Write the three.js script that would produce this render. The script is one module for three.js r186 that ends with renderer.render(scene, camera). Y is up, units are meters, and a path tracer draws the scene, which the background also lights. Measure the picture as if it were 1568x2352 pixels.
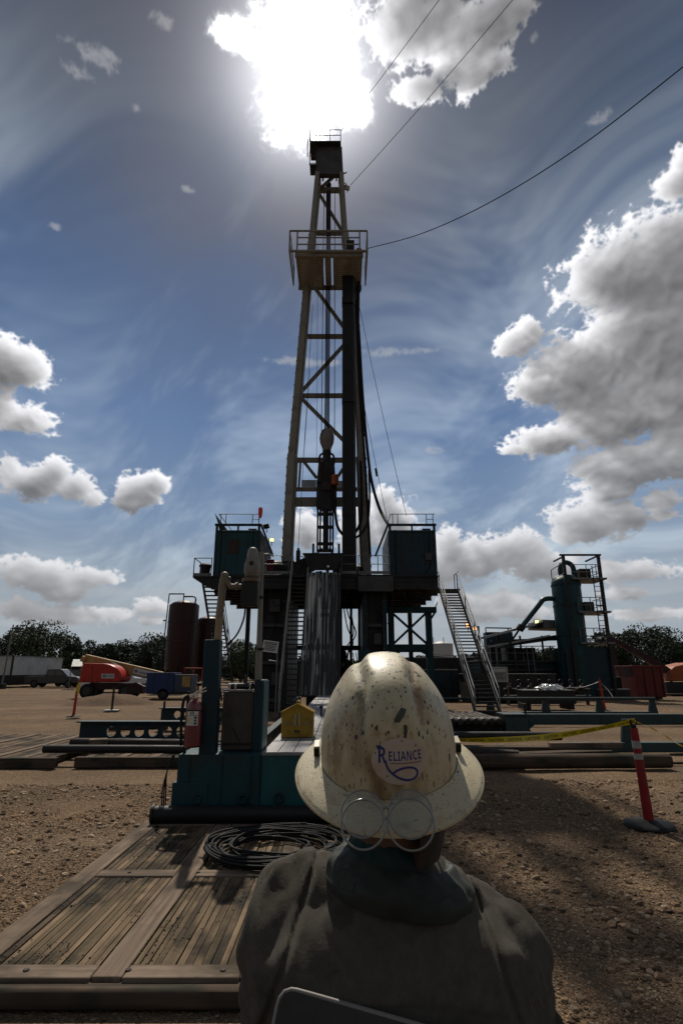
import * as THREE from 'three';
import { mergeGeometries, mergeVertices } from 'three/addons/utils/BufferGeometryUtils.js';
import { RoundedBoxGeometry } from 'three/addons/geometries/RoundedBoxGeometry.js';
import { MarchingCubes } from 'three/addons/objects/MarchingCubes.js';
import { ImprovedNoise } from 'three/addons/math/ImprovedNoise.js';

// ---------------------------------------------------------------- camera, light, exposure
const EYE = 1.7, PITCH = 16 * Math.PI / 180, FOCAL = 1276, EXPOSURE = 0.9;
const scene = new THREE.Scene();
const camera = new THREE.PerspectiveCamera(2 * Math.atan(1176 / FOCAL) * 180 / Math.PI, 682 / 1024, 0.05, 2500);
camera.position.set(0, EYE, 0);
camera.rotation.set(PITCH, 0, 0);
const renderer = new THREE.WebGLRenderer({ antialias: true });
renderer.toneMapping = THREE.LinearToneMapping;
renderer.toneMappingExposure = EXPOSURE;
renderer.shadowMap.enabled = true;
const SUN_AZ = -7, SUN_EL = 52;
const D2R = Math.PI / 180;
const skyDir = (az, el) => new THREE.Vector3(Math.sin(az * D2R) * Math.cos(el * D2R), Math.sin(el * D2R), -Math.cos(az * D2R) * Math.cos(el * D2R));
const sun = new THREE.DirectionalLight(new THREE.Color(1, 0.92, 0.80), 5);
sun.name = 'sun';
sun.position.copy(skyDir(SUN_AZ, SUN_EL).multiplyScalar(120)).add(new THREE.Vector3(0, 0, -20));
sun.target.position.set(0, 0, -20);
sun.castShadow = true;
sun.shadow.mapSize.set(4096, 4096);
Object.assign(sun.shadow.camera, { left: -60, right: 60, top: 60, bottom: -60, near: 1, far: 300 });
sun.shadow.radius = 1.3;
scene.add(sun, sun.target);

function rng(seed) { let s = seed | 0; return () => { s = (s + 0x6d2b79f5) | 0; let t = Math.imul(s ^ (s >>> 15), 1 | s); t = (t + Math.imul(t ^ (t >>> 7), 61 | t)) ^ t; return ((t ^ (t >>> 14)) >>> 0) / 4294967296; }; }
const clamp = (x, a = 0, b = 1) => Math.min(b, Math.max(a, x));
const sstep = (a, b, x) => { const t = clamp((x - a) / (b - a)); return t * t * (3 - 2 * t); };
const lerp = (a, b, t) => a + (b - a) * t;
const NOISE = new ImprovedNoise();
const n3 = (x, y, z) => NOISE.noise(x, y, z);

// ---------------------------------------------------------------- sky: air and clouds, by azimuth and elevation in degrees
// every cloud is a heap of puffs [azimuth, elevation, half width, half height]
const CLOUDS = {
  rightBig: [[30.5, 34.7, 4.3, 3.8], [35.2, 34.0, 4.6, 4.9], [27.7, 35.4, 2.1, 2.3], [31.8, 28.4, 5.4, 5.4], [25.6, 27.4, 4.7, 3.5], [21.2, 27.0, 2.5, 2.0], [34.0, 24.0, 4.6, 6.5], [27.8, 23.0, 4.5, 3.1], [22.0, 21.9, 3.4, 1.4], [18.7, 21.4, 1.6, 0.5], [41, 30, 6, 7]],
  rightBelow: [[29.1, 18.1, 4.4, 2.2], [25.7, 18.6, 2.0, 1.4], [33.1, 18.6, 3.2, 2.8], [26.9, 16.2, 2.0, 0.9], [38, 18, 4, 2.5]],
  rightSmall: [[36.7, 40.0, 1.4, 1.2], [37.9, 41.2, 0.9, 1.2], [19.9, 31.4, 1.9, 1.4], [18.7, 31.0, 1.4, 1.0], [21.2, 32.4, 1.0, 1.0], [30.9, 14.8, 1.7, 1.2], [30.9, 13.5, 1.3, 0.5]],
  rightMid: [[24.6, 13.4, 3.5, 2.1], [27.7, 13.7, 1.8, 1.4], [22.2, 12.7, 1.5, 1.3], [17.6, 11.5, 3.8, 1.9], [14.1, 10.8, 2.9, 2.2], [11.1, 12.0, 1.6, 2.0], [20.7, 9.8, 3.1, 1.5], [10.2, 10.1, 1.7, 2.0]],
  rightLow: [[28.5, 8.7, 3.0, 0.9], [26.0, 8.7, 1.4, 1.0], [16.7, 6.1, 3.2, 1.5], [13.8, 6.1, 2.9, 1.5], [18.7, 5.5, 2.0, 0.9], [11.3, 7.0, 1.7, 1.1], [28.7, 4.8, 2.7, 0.6], [26.4, 6.8, 1.8, 0.6]],
  behindRig: [[4.5, 17.6, 1.3, 1.0], [5.4, 14.9, 2.4, 2.7], [-3.9, 14.0, 2.2, 2.0], [1.7, 14.2, 2.2, 2.5]],
  left: [[-33.3, 26.4, 2.7, 1.8], [-31.6, 26.5, 1.3, 1.0], [-34.5, 27.2, 1.6, 1.4], [-32.1, 21.9, 2.6, 1.4], [-33.7, 22.5, 1.3, 1.5], [-38, 25, 4, 3]],
  leftMid: [[-30.6, 16.7, 3.0, 1.6], [-26.9, 16.6, 2.2, 1.5], [-32.5, 17.5, 1.3, 1.3], [-25.1, 16.0, 1.2, 0.9], [-28.6, 17.8, 1.4, 1.2], [-20.9, 16.9, 1.9, 1.8], [-22.0, 15.8, 1.4, 1.0], [-19.6, 18.0, 1.3, 1.0]],
  leftLow: [[-27.6, 8.1, 4.0, 1.4], [-29.8, 8.7, 2.4, 1.2], [-24.4, 8.5, 2.3, 0.9], [-26.4, 6.9, 2.2, 0.9], [-30.0, 5.2, 2.0, 1.0], [-26.1, 4.8, 3.7, 0.9], [-22.5, 5.2, 1.9, 0.7], [-18.6, 6.0, 1.8, 0.7], [-18.7, 4.7, 1.0, 0.5]],
  topRight: [[16.4, 54.5, 3.0, 2.8], [9.8, 52.7, 2.5, 1.0], [20.7, 55.7, 2.6, 1.7], [13.9, 57.2, 2.3, 1.2], [17.5, 52.7, 1.4, 1.0], [18, 60, 5, 3], [10, 62, 5, 3], [8.5, 56.5, 3, 2.6]],
};
const WISPS = [[-31.5, 51.0, 1.7, 0.9], [-32.3, 49.8, 1.1, 0.6], [-29.7, 51.6, 0.9, 0.4], [-26.0, 49.0, 0.35, 0.3], [-19.1, 44.5, 0.6, 0.3], [-32.2, 38.5, 0.5, 0.3], [25.2, 53.8, 0.6, 0.4], [-24, 55, 1, 0.5], [31, 47, 0.8, 0.5], [-4, 31.0, 3.6, 0.45], [5, 31.9, 4.6, 0.5], [9, 15.8, 2, 0.5], [10, 22, 1, 0.4]];
// the gap in the cloud that the sun burns through
const CORE = [[-3.9, 55.3, 3.8, 4.3], [-5.5, 51.2, 3.1, 2.3], [-8.9, 57.1, 2.0, 1.5], [0.9, 52.5, 2.0, 2.4], [-14.5, 55.8, 1.8, 1.1], [-11.2, 55.4, 1.5, 1.2], [-4, 60, 4, 3]];
function makeSky() {
  const W = 4096, H = 2048, DEG = 360 / W, data = new Float32Array(W * H * 4), R = H / 2, F = new Float32Array(W * R), G = new Float32Array(W * R), n2 = new Float32Array(W * R);
  const puffs = Object.values(CLOUDS).flat();
  const rnd = rng(77);
  // the rest of the sky carries clouds of the same kind
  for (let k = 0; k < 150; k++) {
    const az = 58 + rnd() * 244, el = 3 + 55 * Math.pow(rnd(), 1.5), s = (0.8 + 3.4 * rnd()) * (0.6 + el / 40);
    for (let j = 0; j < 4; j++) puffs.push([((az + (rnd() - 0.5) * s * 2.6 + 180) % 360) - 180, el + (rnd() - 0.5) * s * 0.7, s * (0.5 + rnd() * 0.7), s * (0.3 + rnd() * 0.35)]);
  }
  const field = new Float32Array(W * R).fill(-9);
  const splat = (list, out) => {
    for (const [a0, e0, rx, ry] of list) {
      const ce = Math.cos(e0 * D2R), ext = 1.7;
      const r0 = Math.max(0, Math.floor((e0 - ry * ext) / DEG)), r1 = Math.min(R - 1, Math.ceil((e0 + ry * ext) / DEG)), half = Math.ceil(rx * ext / ce / DEG), c0 = Math.round((a0 - 90 + 180) / DEG);
      for (let r = r0; r <= r1; r++) for (let c = c0 - half; c <= c0 + half; c++) {
        const dx = (c - c0) * DEG * ce / rx, dy = ((r + 0.5) * DEG - e0) / ry, i = r * W + ((c + 4 * W) % W), v = 1 - dx * dx - dy * dy * (dy < 0 ? 1.35 : 1);
        if (v > out[i]) out[i] = v;
      }
    }
  };
  splat(puffs, field);
  const wisp = new Float32Array(W * R).fill(-9); splat(WISPS, wisp);
  const core = new Float32Array(W * R).fill(-9);
  splat(CORE, core);
  const sd = skyDir(SUN_AZ, SUN_EL), gd = skyDir(-4.6, 54.2);
  const px = (r, c) => { const el = (r + 0.5) * DEG * D2R, u = ((c + 0.5) * DEG - 180) * D2R; return [Math.cos(el) * Math.cos(u), Math.sin(el), Math.cos(el) * Math.sin(u)]; };
  for (let r = 0; r < R; r++) for (let c = 0; c < W; c++) {
    const i = r * W + c;
    if (field[i] < -1.9 && core[i] < -1.9 && wisp[i] < -1.9) { F[i] = -9; continue; }
    const [x, y, z] = px(r, c), yy = y * 1.25;
    let n = 0, f = 9, tot = 0, low = 0; const amp = [0.7, 1, 0.95, 0.75, 0.5, 0.33];
    for (let o = 0; o < 6; o++) { const v = n3(x * f + 31.7 * o, yy * f + 7.1, z * f + 3.3 * o), a = amp[o]; n += a * (o < 5 ? 0.6 - 2.7 * Math.abs(v) : 1.4 * v); tot += a; if (o === 2) low = n / tot; f *= 2.05; }
    n2[i] = n / tot;
    const v = field[i];
    F[i] = (v > 0.35 ? 0.35 + (v - 0.35) * 0.8 : v * (v < 0 ? 0.7 : 1)) + 1.75 * n2[i] + 0.24;
    G[i] = Math.max(0, v * 0.9 + 0.75 * low + 0.06 * n2[i] + 0.16);
  }
  const at = (r, c) => G[clamp(Math.round(r), 0, R - 1) * W + ((Math.round(c) % W) + W) % W];
  const keys = [[0, 0.40, 0.44, 0.47], [6, 0.33, 0.385, 0.44], [14, 0.19, 0.275, 0.41], [24, 0.118, 0.198, 0.36], [36, 0.072, 0.128, 0.25], [48, 0.04, 0.07, 0.13], [60, 0.026, 0.038, 0.068], [90, 0.022, 0.032, 0.06]];
  const base = (el) => { for (let k = 1; k < keys.length; k++) if (el <= keys[k][0]) { const t = (el - keys[k - 1][0]) / (keys[k][0] - keys[k - 1][0]); return [1, 2, 3].map((j) => lerp(keys[k - 1][j], keys[k][j], t)); } return keys.at(-1).slice(1); };
  for (let r = 0; r < H; r++) {
    const el = (r + 0.5) * DEG - 90;
    if (el <= 0) { for (let c = 0; c < W; c++) { const o = (r * W + c) * 4; data[o] = 0.16 / EXPOSURE; data[o + 1] = 0.15 / EXPOSURE; data[o + 2] = 0.14 / EXPOSURE; data[o + 3] = 1; } continue; }
    const b0 = base(el), rr = r - R;
    for (let c = 0; c < W; c++) {
      const i = rr * W + c, o = (r * W + c) * 4, [x, y, z] = px(rr, c), cs = x * sd.x + y * sd.y + z * sd.z, ang = Math.acos(clamp(cs, -1, 1)) / D2R;
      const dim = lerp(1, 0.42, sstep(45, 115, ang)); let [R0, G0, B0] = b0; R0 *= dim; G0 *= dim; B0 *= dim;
      // thin high streaks
      const k = 1 / (y + 0.25), q = x * 0.8 + z * 0.6, s = -x * 0.6 + z * 0.8;
      const wq = q + 0.25 * n3(q * 3, s * 3, 8), wt = s + 0.25 * n3(q * 3, s * 3, 18);
      let ci = 0.52 + 0.75 * n3(wq * k * 1.5, wt * k * 2.6, 4.2) + 0.45 * n3(wq * k * 3.6, wt * k * 7, 9.1) + 0.2 * n3(wq * k * 9, wt * k * 22, 1.7) + 0.13 * n3(wq * k * 24, wt * k * 50, 2.7);
      ci = (sstep(0.2, 1.3, ci) + 0.45 * sstep(-0.25, 0.45, n3(wq * 1.3, wt * 1.9, 3.3) + 0.25 * n3(wq * 4, wt * 5, 7.3))) * sstep(2, 12, el) * (1 - sstep(38, 58, el));
      R0 += ci * 0.21; G0 += ci * 0.22; B0 += ci * 0.20;
      // grey veil and glow round the sun
      const a2 = Math.acos(clamp(x * gd.x + y * gd.y + z * gd.z, -1, 1)) / D2R, halo = 1.1 * Math.exp(-((a2 / 5.2) ** 2)) + 0.16 * Math.exp(-((a2 / 8.5) ** 2)) + 0.05 * Math.exp(-((ang / 14) ** 2)), veil = Math.exp(-((ang / 16) ** 2)) * (0.75 + 0.5 * n3(x * 9, y * 9, z * 9)), wide = Math.exp(-((ang / 30) ** 2));
      R0 = lerp(R0, 0.115, clamp(0.9 * veil)) + 0.022 * wide; G0 = lerp(G0, 0.11, clamp(0.9 * veil)) + 0.02 * wide; B0 = lerp(B0, 0.125, clamp(0.9 * veil)) + 0.022 * wide;
      R0 += halo; G0 += halo; B0 += halo * 1.05;
      // low layered haze cloud
      const lo = sstep(-0.1, 0.5, n3(Math.atan2(z, x) * 7, el * 0.75, 2) + 0.5 * n3(Math.atan2(z, x) * 19, el * 1.7, 5)) * (1 - sstep(5, 11, el));
      R0 = lerp(R0, 0.50, lo * 0.4); G0 = lerp(G0, 0.52, lo * 0.4); B0 = lerp(B0, 0.54, lo * 0.4);
      const f = F[i];
      if (f > -0.2) {
        // towards the sun on the sphere, a little and further
        const de = (SUN_EL - el), da = ((SUN_AZ - ((c + 0.5) * DEG - 180 + 90)) + 540) % 360 - 180, len = Math.hypot(de, da * Math.cos(el * D2R)) || 1, ux = da / len / DEG, uy = de / len / DEG;
        let dep = 0; for (const [st, wt] of [[0.25, 0.35], [0.6, 0.4], [1.2, 0.6], [2.2, 0.8], [3.6, 0.8]]) dep += wt * at(rr + uy * st, c + ux * st);
        const below = at(rr - 0.8 / DEG, c), above = at(rr + 0.7 / DEG, c), alpha = Math.max(sstep(-0.2, 0.5, f), sstep(0.22, 0.5, field[i]));
        const far = clamp(1 - el / 22), shine = 0.66 + 0.5 * Math.exp(-((ang / 30) ** 2));
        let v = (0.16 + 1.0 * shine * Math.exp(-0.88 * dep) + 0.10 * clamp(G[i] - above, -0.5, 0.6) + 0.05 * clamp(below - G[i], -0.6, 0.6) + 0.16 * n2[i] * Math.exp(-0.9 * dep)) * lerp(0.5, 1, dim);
        v = lerp(v, 0.42, far * 0.45);
        const al = alpha * lerp(1, 0.82, far);
        R0 = lerp(R0, v * 1.0, al); G0 = lerp(G0, v * 1.0, al); B0 = lerp(B0, v * 1.03, al);
      }
      if (wisp[i] > -1.9) { const h = 0.42 * sstep(-0.6, 1.4, wisp[i] + 2.6 * n2[i] - 0.15); R0 = lerp(R0, 0.52, h); G0 = lerp(G0, 0.52, h); B0 = lerp(B0, 0.53, h); }
      if (core[i] > -1.9) {
        const h = Math.max(core[i] + 2.1 * n2[i] + 0.3, core[i] > 0.5 ? 1.2 : -9), g = sstep(-1.2, 0.6, h), hot = sstep(-0.7, 1.5, h);
        const v = 0.25 * g * g + 3.6 * hot * hot * hot;
        R0 += v; G0 += v; B0 += v * 1.01;
      }
      data[o] = R0 / EXPOSURE; data[o + 1] = G0 / EXPOSURE; data[o + 2] = B0 / EXPOSURE; data[o + 3] = 1;
    }
  }
  const t = new THREE.DataTexture(data, W, H, THREE.RGBAFormat, THREE.FloatType);
  t.mapping = THREE.EquirectangularReflectionMapping; t.magFilter = t.minFilter = THREE.LinearFilter; t.needsUpdate = true; t.name = 'sky';
  return t;
}
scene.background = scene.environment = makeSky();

// ---------------------------------------------------------------- helpers
const V = (x, y, z) => new THREE.Vector3(x, y, z);
// the point at a given depth (metres ahead) seen at a place of the photograph (measured 1568 wide)
const CP = Math.cos(PITCH), SP = Math.sin(PITCH);
function at(x, y, depth) {
  const u = (x - 784) / FOCAL, v = (y - 1176) / FOCAL, k = depth / (CP + v * SP);
  return V(u * k, EYE + (SP - v * CP) * k, -depth);
}
const used = new Map();
function numbered(name) { const n = used.get(name) || 0; used.set(name, n + 1); return n ? name + '_' + String(n).padStart(3, '0') : name; }
const ORIGIN = new WeakMap();
function thing(name, label, category, [x, y, z], group) {
  const o = new THREE.Group(); o.name = numbered(name); o.position.set(x, y, z); o.userData = { label, category };
  if (group) o.userData.group = group;
  ORIGIN.set(o, V(x, y, z)); scene.add(o); return o;
}
function tag(o, label, category, group) { o.userData.label = label; o.userData.category = category; if (group) o.userData.group = group; return o; }
function copy(o, [x, y, z], label, turn = 0, group) {
  const c = o.clone(); c.name = numbered(o.name.replace(/_\d{3}$/, '')); c.userData = { ...o.userData, label };
  if (group) c.userData.group = group;
  c.position.set(x, y, z); c.rotation.y = turn; scene.add(c); return c;
}
const M4 = () => new THREE.Matrix4();
function boxUV(g, scale = 1) {
  const p = g.attributes.position.array, n = p.length / 9, uv = new Float32Array(n * 6);
  for (let t = 0; t < n; t++) {
    const o = t * 9, ax = p[o + 3] - p[o], ay = p[o + 4] - p[o + 1], az = p[o + 5] - p[o + 2], bx = p[o + 6] - p[o], by = p[o + 7] - p[o + 1], bz = p[o + 8] - p[o + 2];
    const nx = Math.abs(ay * bz - az * by), ny = Math.abs(az * bx - ax * bz), nz = Math.abs(ax * by - ay * bx);
    for (let k = 0; k < 3; k++) {
      const x = p[o + k * 3], y = p[o + k * 3 + 1], z = p[o + k * 3 + 2], i = t * 6 + k * 2;
      if (nx >= ny && nx >= nz) { uv[i] = z; uv[i + 1] = y; } else if (ny >= nz) { uv[i] = x; uv[i + 1] = z; } else { uv[i] = x; uv[i + 1] = y; }
      uv[i] *= scale; uv[i + 1] *= scale;
    }
  }
  g.setAttribute('uv', new THREE.BufferAttribute(uv, 2));
}
const BEVEL_UP = 0.05;
class MB {                                                          // collects shapes in world coordinates; build() merges them into one named mesh
  constructor() { this.g = []; }
  add(g, m) {
    let h = g.index ? g.toNonIndexed() : g.clone();
    for (const k of Object.keys(h.attributes)) if (!['position', 'normal', 'uv'].includes(k)) h.deleteAttribute(k);
    if (!h.attributes.normal) h.computeVertexNormals();
    if (m) h.applyMatrix4(m);
    if (!h.attributes.uv) boxUV(h);
    this.g.push(h); return this;
  }
  box(x, y, z, w, h, d, rx = 0, ry = 0, rz = 0) {                   // centre and size; edges chamfered when big enough
    const s = Math.min(w, h, d), g = s > BEVEL_UP ? new RoundedBoxGeometry(w, h, d, 1, Math.min(0.012, s * 0.12)) : new THREE.BoxGeometry(w, h, d);
    return this.add(g, M4().makeRotationFromEuler(new THREE.Euler(rx, ry, rz)).setPosition(x, y, z));
  }
  b2(x0, x1, y0, y1, z0, z1) { return this.box((x0 + x1) / 2, (y0 + y1) / 2, (z0 + z1) / 2, Math.abs(x1 - x0), Math.abs(y1 - y0), Math.abs(z1 - z0)); }
  bar(a, b, w, h = w, up = V(0, 1, 0)) {                            // rectangular bar from a to b, w wide and h high
    const d = b.clone().sub(a), L = d.length(), z = d.normalize(); let u = up;
    if (Math.abs(z.dot(u)) > 0.95) u = V(0, 0, 1);
    const x = u.clone().cross(z).normalize(), y = z.clone().cross(x);
    const m = M4().makeBasis(x, y, z).setPosition(a.clone().add(b).multiplyScalar(0.5));
    return this.add(Math.min(w, h) > BEVEL_UP ? new RoundedBoxGeometry(w, h, L, 1, Math.min(0.01, Math.min(w, h) * 0.12)) : new THREE.BoxGeometry(w, h, L), m);
  }
  ibeam(a, b, w, h, t = 0.03, up = V(0, 1, 0)) {
    const d = b.clone().sub(a).normalize(); let u = up; if (Math.abs(d.dot(u)) > 0.95) u = V(0, 0, 1);
    const x = u.clone().cross(d).normalize(), y = d.clone().cross(x);
    for (const s of [-1, 1]) { const o = y.clone().multiplyScalar(s * (h - t) / 2); this.bar(a.clone().add(o), b.clone().add(o), w, t, u); }
    return this.bar(a, b, t, h - 2 * t, u);
  }
  cyl(a, b, r, r2 = r, seg = 12, open = false) {
    const d = b.clone().sub(a), L = d.length(), q = new THREE.Quaternion().setFromUnitVectors(V(0, 1, 0), d.normalize());
    return this.add(new THREE.CylinderGeometry(r2, r, L, seg, 1, open), M4().makeRotationFromQuaternion(q).setPosition(a.clone().add(b).multiplyScalar(0.5)));
  }
  tube(pts, r, seg = 24, rad = 8) { return this.add(new THREE.TubeGeometry(new THREE.CatmullRomCurve3(pts, false, 'centripetal'), seg, r, rad)); }
  poly(pts, r, rad = 8) { for (let k = 1; k < pts.length; k++) this.cyl(pts[k - 1], pts[k], r, r, rad); return this; }
  sphere(c, r, w = 16, h = 10, sx = 1, sy = 1, sz = 1) { return this.add(new THREE.SphereGeometry(r, w, h), M4().makeScale(sx, sy, sz).setPosition(c)); }
  lathe(c, pts, seg = 24) { return this.add(new THREE.LatheGeometry(pts.map(([x, y]) => new THREE.Vector2(x, y)), seg), M4().makeTranslation(c.x, c.y, c.z)); }
  prism(pts, z0, z1, bevel = 0) {                                   // an outline in x and y, from depth z0 to z1
    const s = new THREE.Shape(pts.map(([x, y]) => new THREE.Vector2(x, y)));
    const d = Math.abs(z1 - z0) - 2 * bevel, g = new THREE.ExtrudeGeometry(s, { depth: d, bevelEnabled: bevel > 0, bevelSize: bevel, bevelThickness: bevel, bevelSegments: 1, bevelOffset: -bevel, curveSegments: 20 });
    return this.add(g, M4().makeTranslation(0, 0, Math.min(z0, z1) + bevel));
  }
  shape(s, m, depth, bevel = 0) {
    return this.add(new THREE.ExtrudeGeometry(s, { depth, bevelEnabled: bevel > 0, bevelSize: bevel, bevelThickness: bevel, bevelSegments: 2, bevelOffset: -bevel, curveSegments: 18 }), m);
  }
  build(name, mat, parent, { keepUV = false, label } = {}) {
    const g = this.g.length > 1 ? mergeGeometries(this.g) : this.g[0];
    if (!keepUV) boxUV(g);
    const root = parent || scene, o = ORIGIN.get(root);
    if (o) g.translate(-o.x, -o.y, -o.z);
    const m = new THREE.Mesh(g, mat); m.name = parent ? name : numbered(name); m.castShadow = m.receiveShadow = true;
    if (label) m.userData.label = label;
    if (o) ORIGIN.set(m, o);
    root.add(m); this.g = []; return m;
  }
}
const mb = () => new MB();
// a geometry shared between alike pieces, placed one by one as meshes of their own
function piece(name, geo, mat, parent, pos, rot) {
  const m = new THREE.Mesh(geo, mat), o = ORIGIN.get(parent) || V(0, 0, 0); m.name = name; m.castShadow = m.receiveShadow = true;
  m.position.copy(pos).sub(o); if (rot) m.rotation.set(...rot); parent.add(m); return m;
}
function structure(m) { m.userData.kind = 'structure'; return m; }
function stuff(m) { m.userData.kind = 'stuff'; return m; }

// ---------------------------------------------------------------- materials
// value noise that repeats after `per` cells
function tile(seed) {
  const T = new Float32Array(65536), r = rng(seed); for (let i = 0; i < 65536; i++) T[i] = r();
  return (x, y, per, pery = per) => {
    const xi = Math.floor(x), yi = Math.floor(y), fx = x - xi, fy = y - yi, u = fx * fx * (3 - 2 * fx), v = fy * fy * (3 - 2 * fy);
    const x0 = ((xi % per) + per) % per, x1 = (x0 + 1) % per, y0 = ((yi % pery) + pery) % pery, y1 = (y0 + 1) % pery, h = (a, b) => T[(a * 251 + b * 1009 + per * 7) & 65535];
    return lerp(lerp(h(x0, y0), h(x1, y0), u), lerp(h(x0, y1), h(x1, y1), u), v);
  };
}
function fbmT(nz, x, y, p, oct, py = p) { let s = 0, a = 0.5, t = 0; for (let o = 0; o < oct; o++) { s += a * nz(x * p, y * py, p, py); t += a; a *= 0.55; p *= 2; py *= 2; } return s / t; }
function dataTex(n, m, fn, srgb, metres, metresY = metres) {
  const d = new Uint8Array(n * m * 4), enc = (v) => { v = clamp(v); return Math.round(255 * (srgb ? (v <= 0.0031308 ? v * 12.92 : 1.055 * Math.pow(v, 1 / 2.4) - 0.055) : v)); };
  for (let y = 0; y < m; y++) for (let x = 0; x < n; x++) { const c = fn((x + 0.5) / n, (y + 0.5) / m), o = (y * n + x) * 4; d[o] = enc(c[0]); d[o + 1] = enc(c[1]); d[o + 2] = enc(c[2]); d[o + 3] = 255; }
  const t = new THREE.DataTexture(d, n, m, THREE.RGBAFormat, THREE.UnsignedByteType);
  t.wrapS = t.wrapT = THREE.RepeatWrapping; t.magFilter = THREE.LinearFilter; t.minFilter = THREE.LinearMipmapLinearFilter; t.generateMipmaps = true;
  if (srgb) t.colorSpace = THREE.SRGBColorSpace;
  t.repeat.set(1 / metres, 1 / metresY); t.needsUpdate = true; return t;
}
const RM = [3, 4].map((sd) => { const nz = tile(sd); return dataTex(256, 256, (x, y) => { const v = clamp(0.77 + 0.7 * (fbmT(nz, x, y, 7, 5) - 0.5), 0.2, 1); return [v, v, v]; }, false, 2); });
const BACKLIT_DARKEN = 0.74;                                                 // backlit shade put into every worn colour as one even darkening
// worn paint or metal: colour, grime and rust in patches, chips and runs
function worn(seed, col, { dirt = [0.05, 0.04, 0.03], rust = [0.10, 0.04, 0.018], dirtAmt = 0.5, rustAmt = 0.25, runs = 0.3, rough = 0.55, metal = 0, size = 2.4, px = 256, bump = 0.0012, tone = 0.15 } = {}) {
  col = col.map((c) => c * BACKLIT_DARKEN); dirt = dirt.map((c) => c * BACKLIT_DARKEN); rust = rust.map((c) => c * BACKLIT_DARKEN);
  const nz = tile(seed), A = new Float32Array(px * px), B = new Float32Array(px * px);
  const map = dataTex(px, px, (x, y) => {
    const a = fbmT(nz, x, y, 4, 5), b = fbmT(nz, x + 0.37, y + 0.11, 9, 4), run = fbmT(nz, x, y, 40, 3, 4), sp = fbmT(nz, x, y, 60, 2);
    const d = sstep(0.62 - 0.35 * dirtAmt, 0.95 - 0.3 * dirtAmt, a * 0.7 + b * 0.3) * 0.85 + runs * sstep(0.55, 0.8, run) * 0.7;
    const r = sstep(0.86 - 0.3 * rustAmt, 0.98 - 0.3 * rustAmt, b * 0.6 + sp * 0.4 + runs * 0.12 * run) * (rustAmt > 0 ? 1 : 0);
    const k = 1 + tone * (fbmT(nz, x + 0.5, y + 0.5, 6, 4) - 0.5) * 2;
    return [0, 1, 2].map((i) => lerp(lerp(col[i] * k, dirt[i], clamp(d)), rust[i], r));
  }, true, size);
  const rm = RM[seed % 2].clone(); rm.repeat.set(1 / size, 1 / size);
  const m = new THREE.MeshPhysicalMaterial({ specularIntensity: 0.5, map, roughnessMap: rm, roughness: Math.min(1, rough * 1.3), metalness: metal, bumpMap: rm, bumpScale: bump });
  return m;
}
const plain = (r, g, b, rough = 0.7, metal = 0) => new THREE.MeshStandardMaterial({ color: new THREE.Color().setRGB(r, g, b), roughness: rough, metalness: metal });
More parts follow.
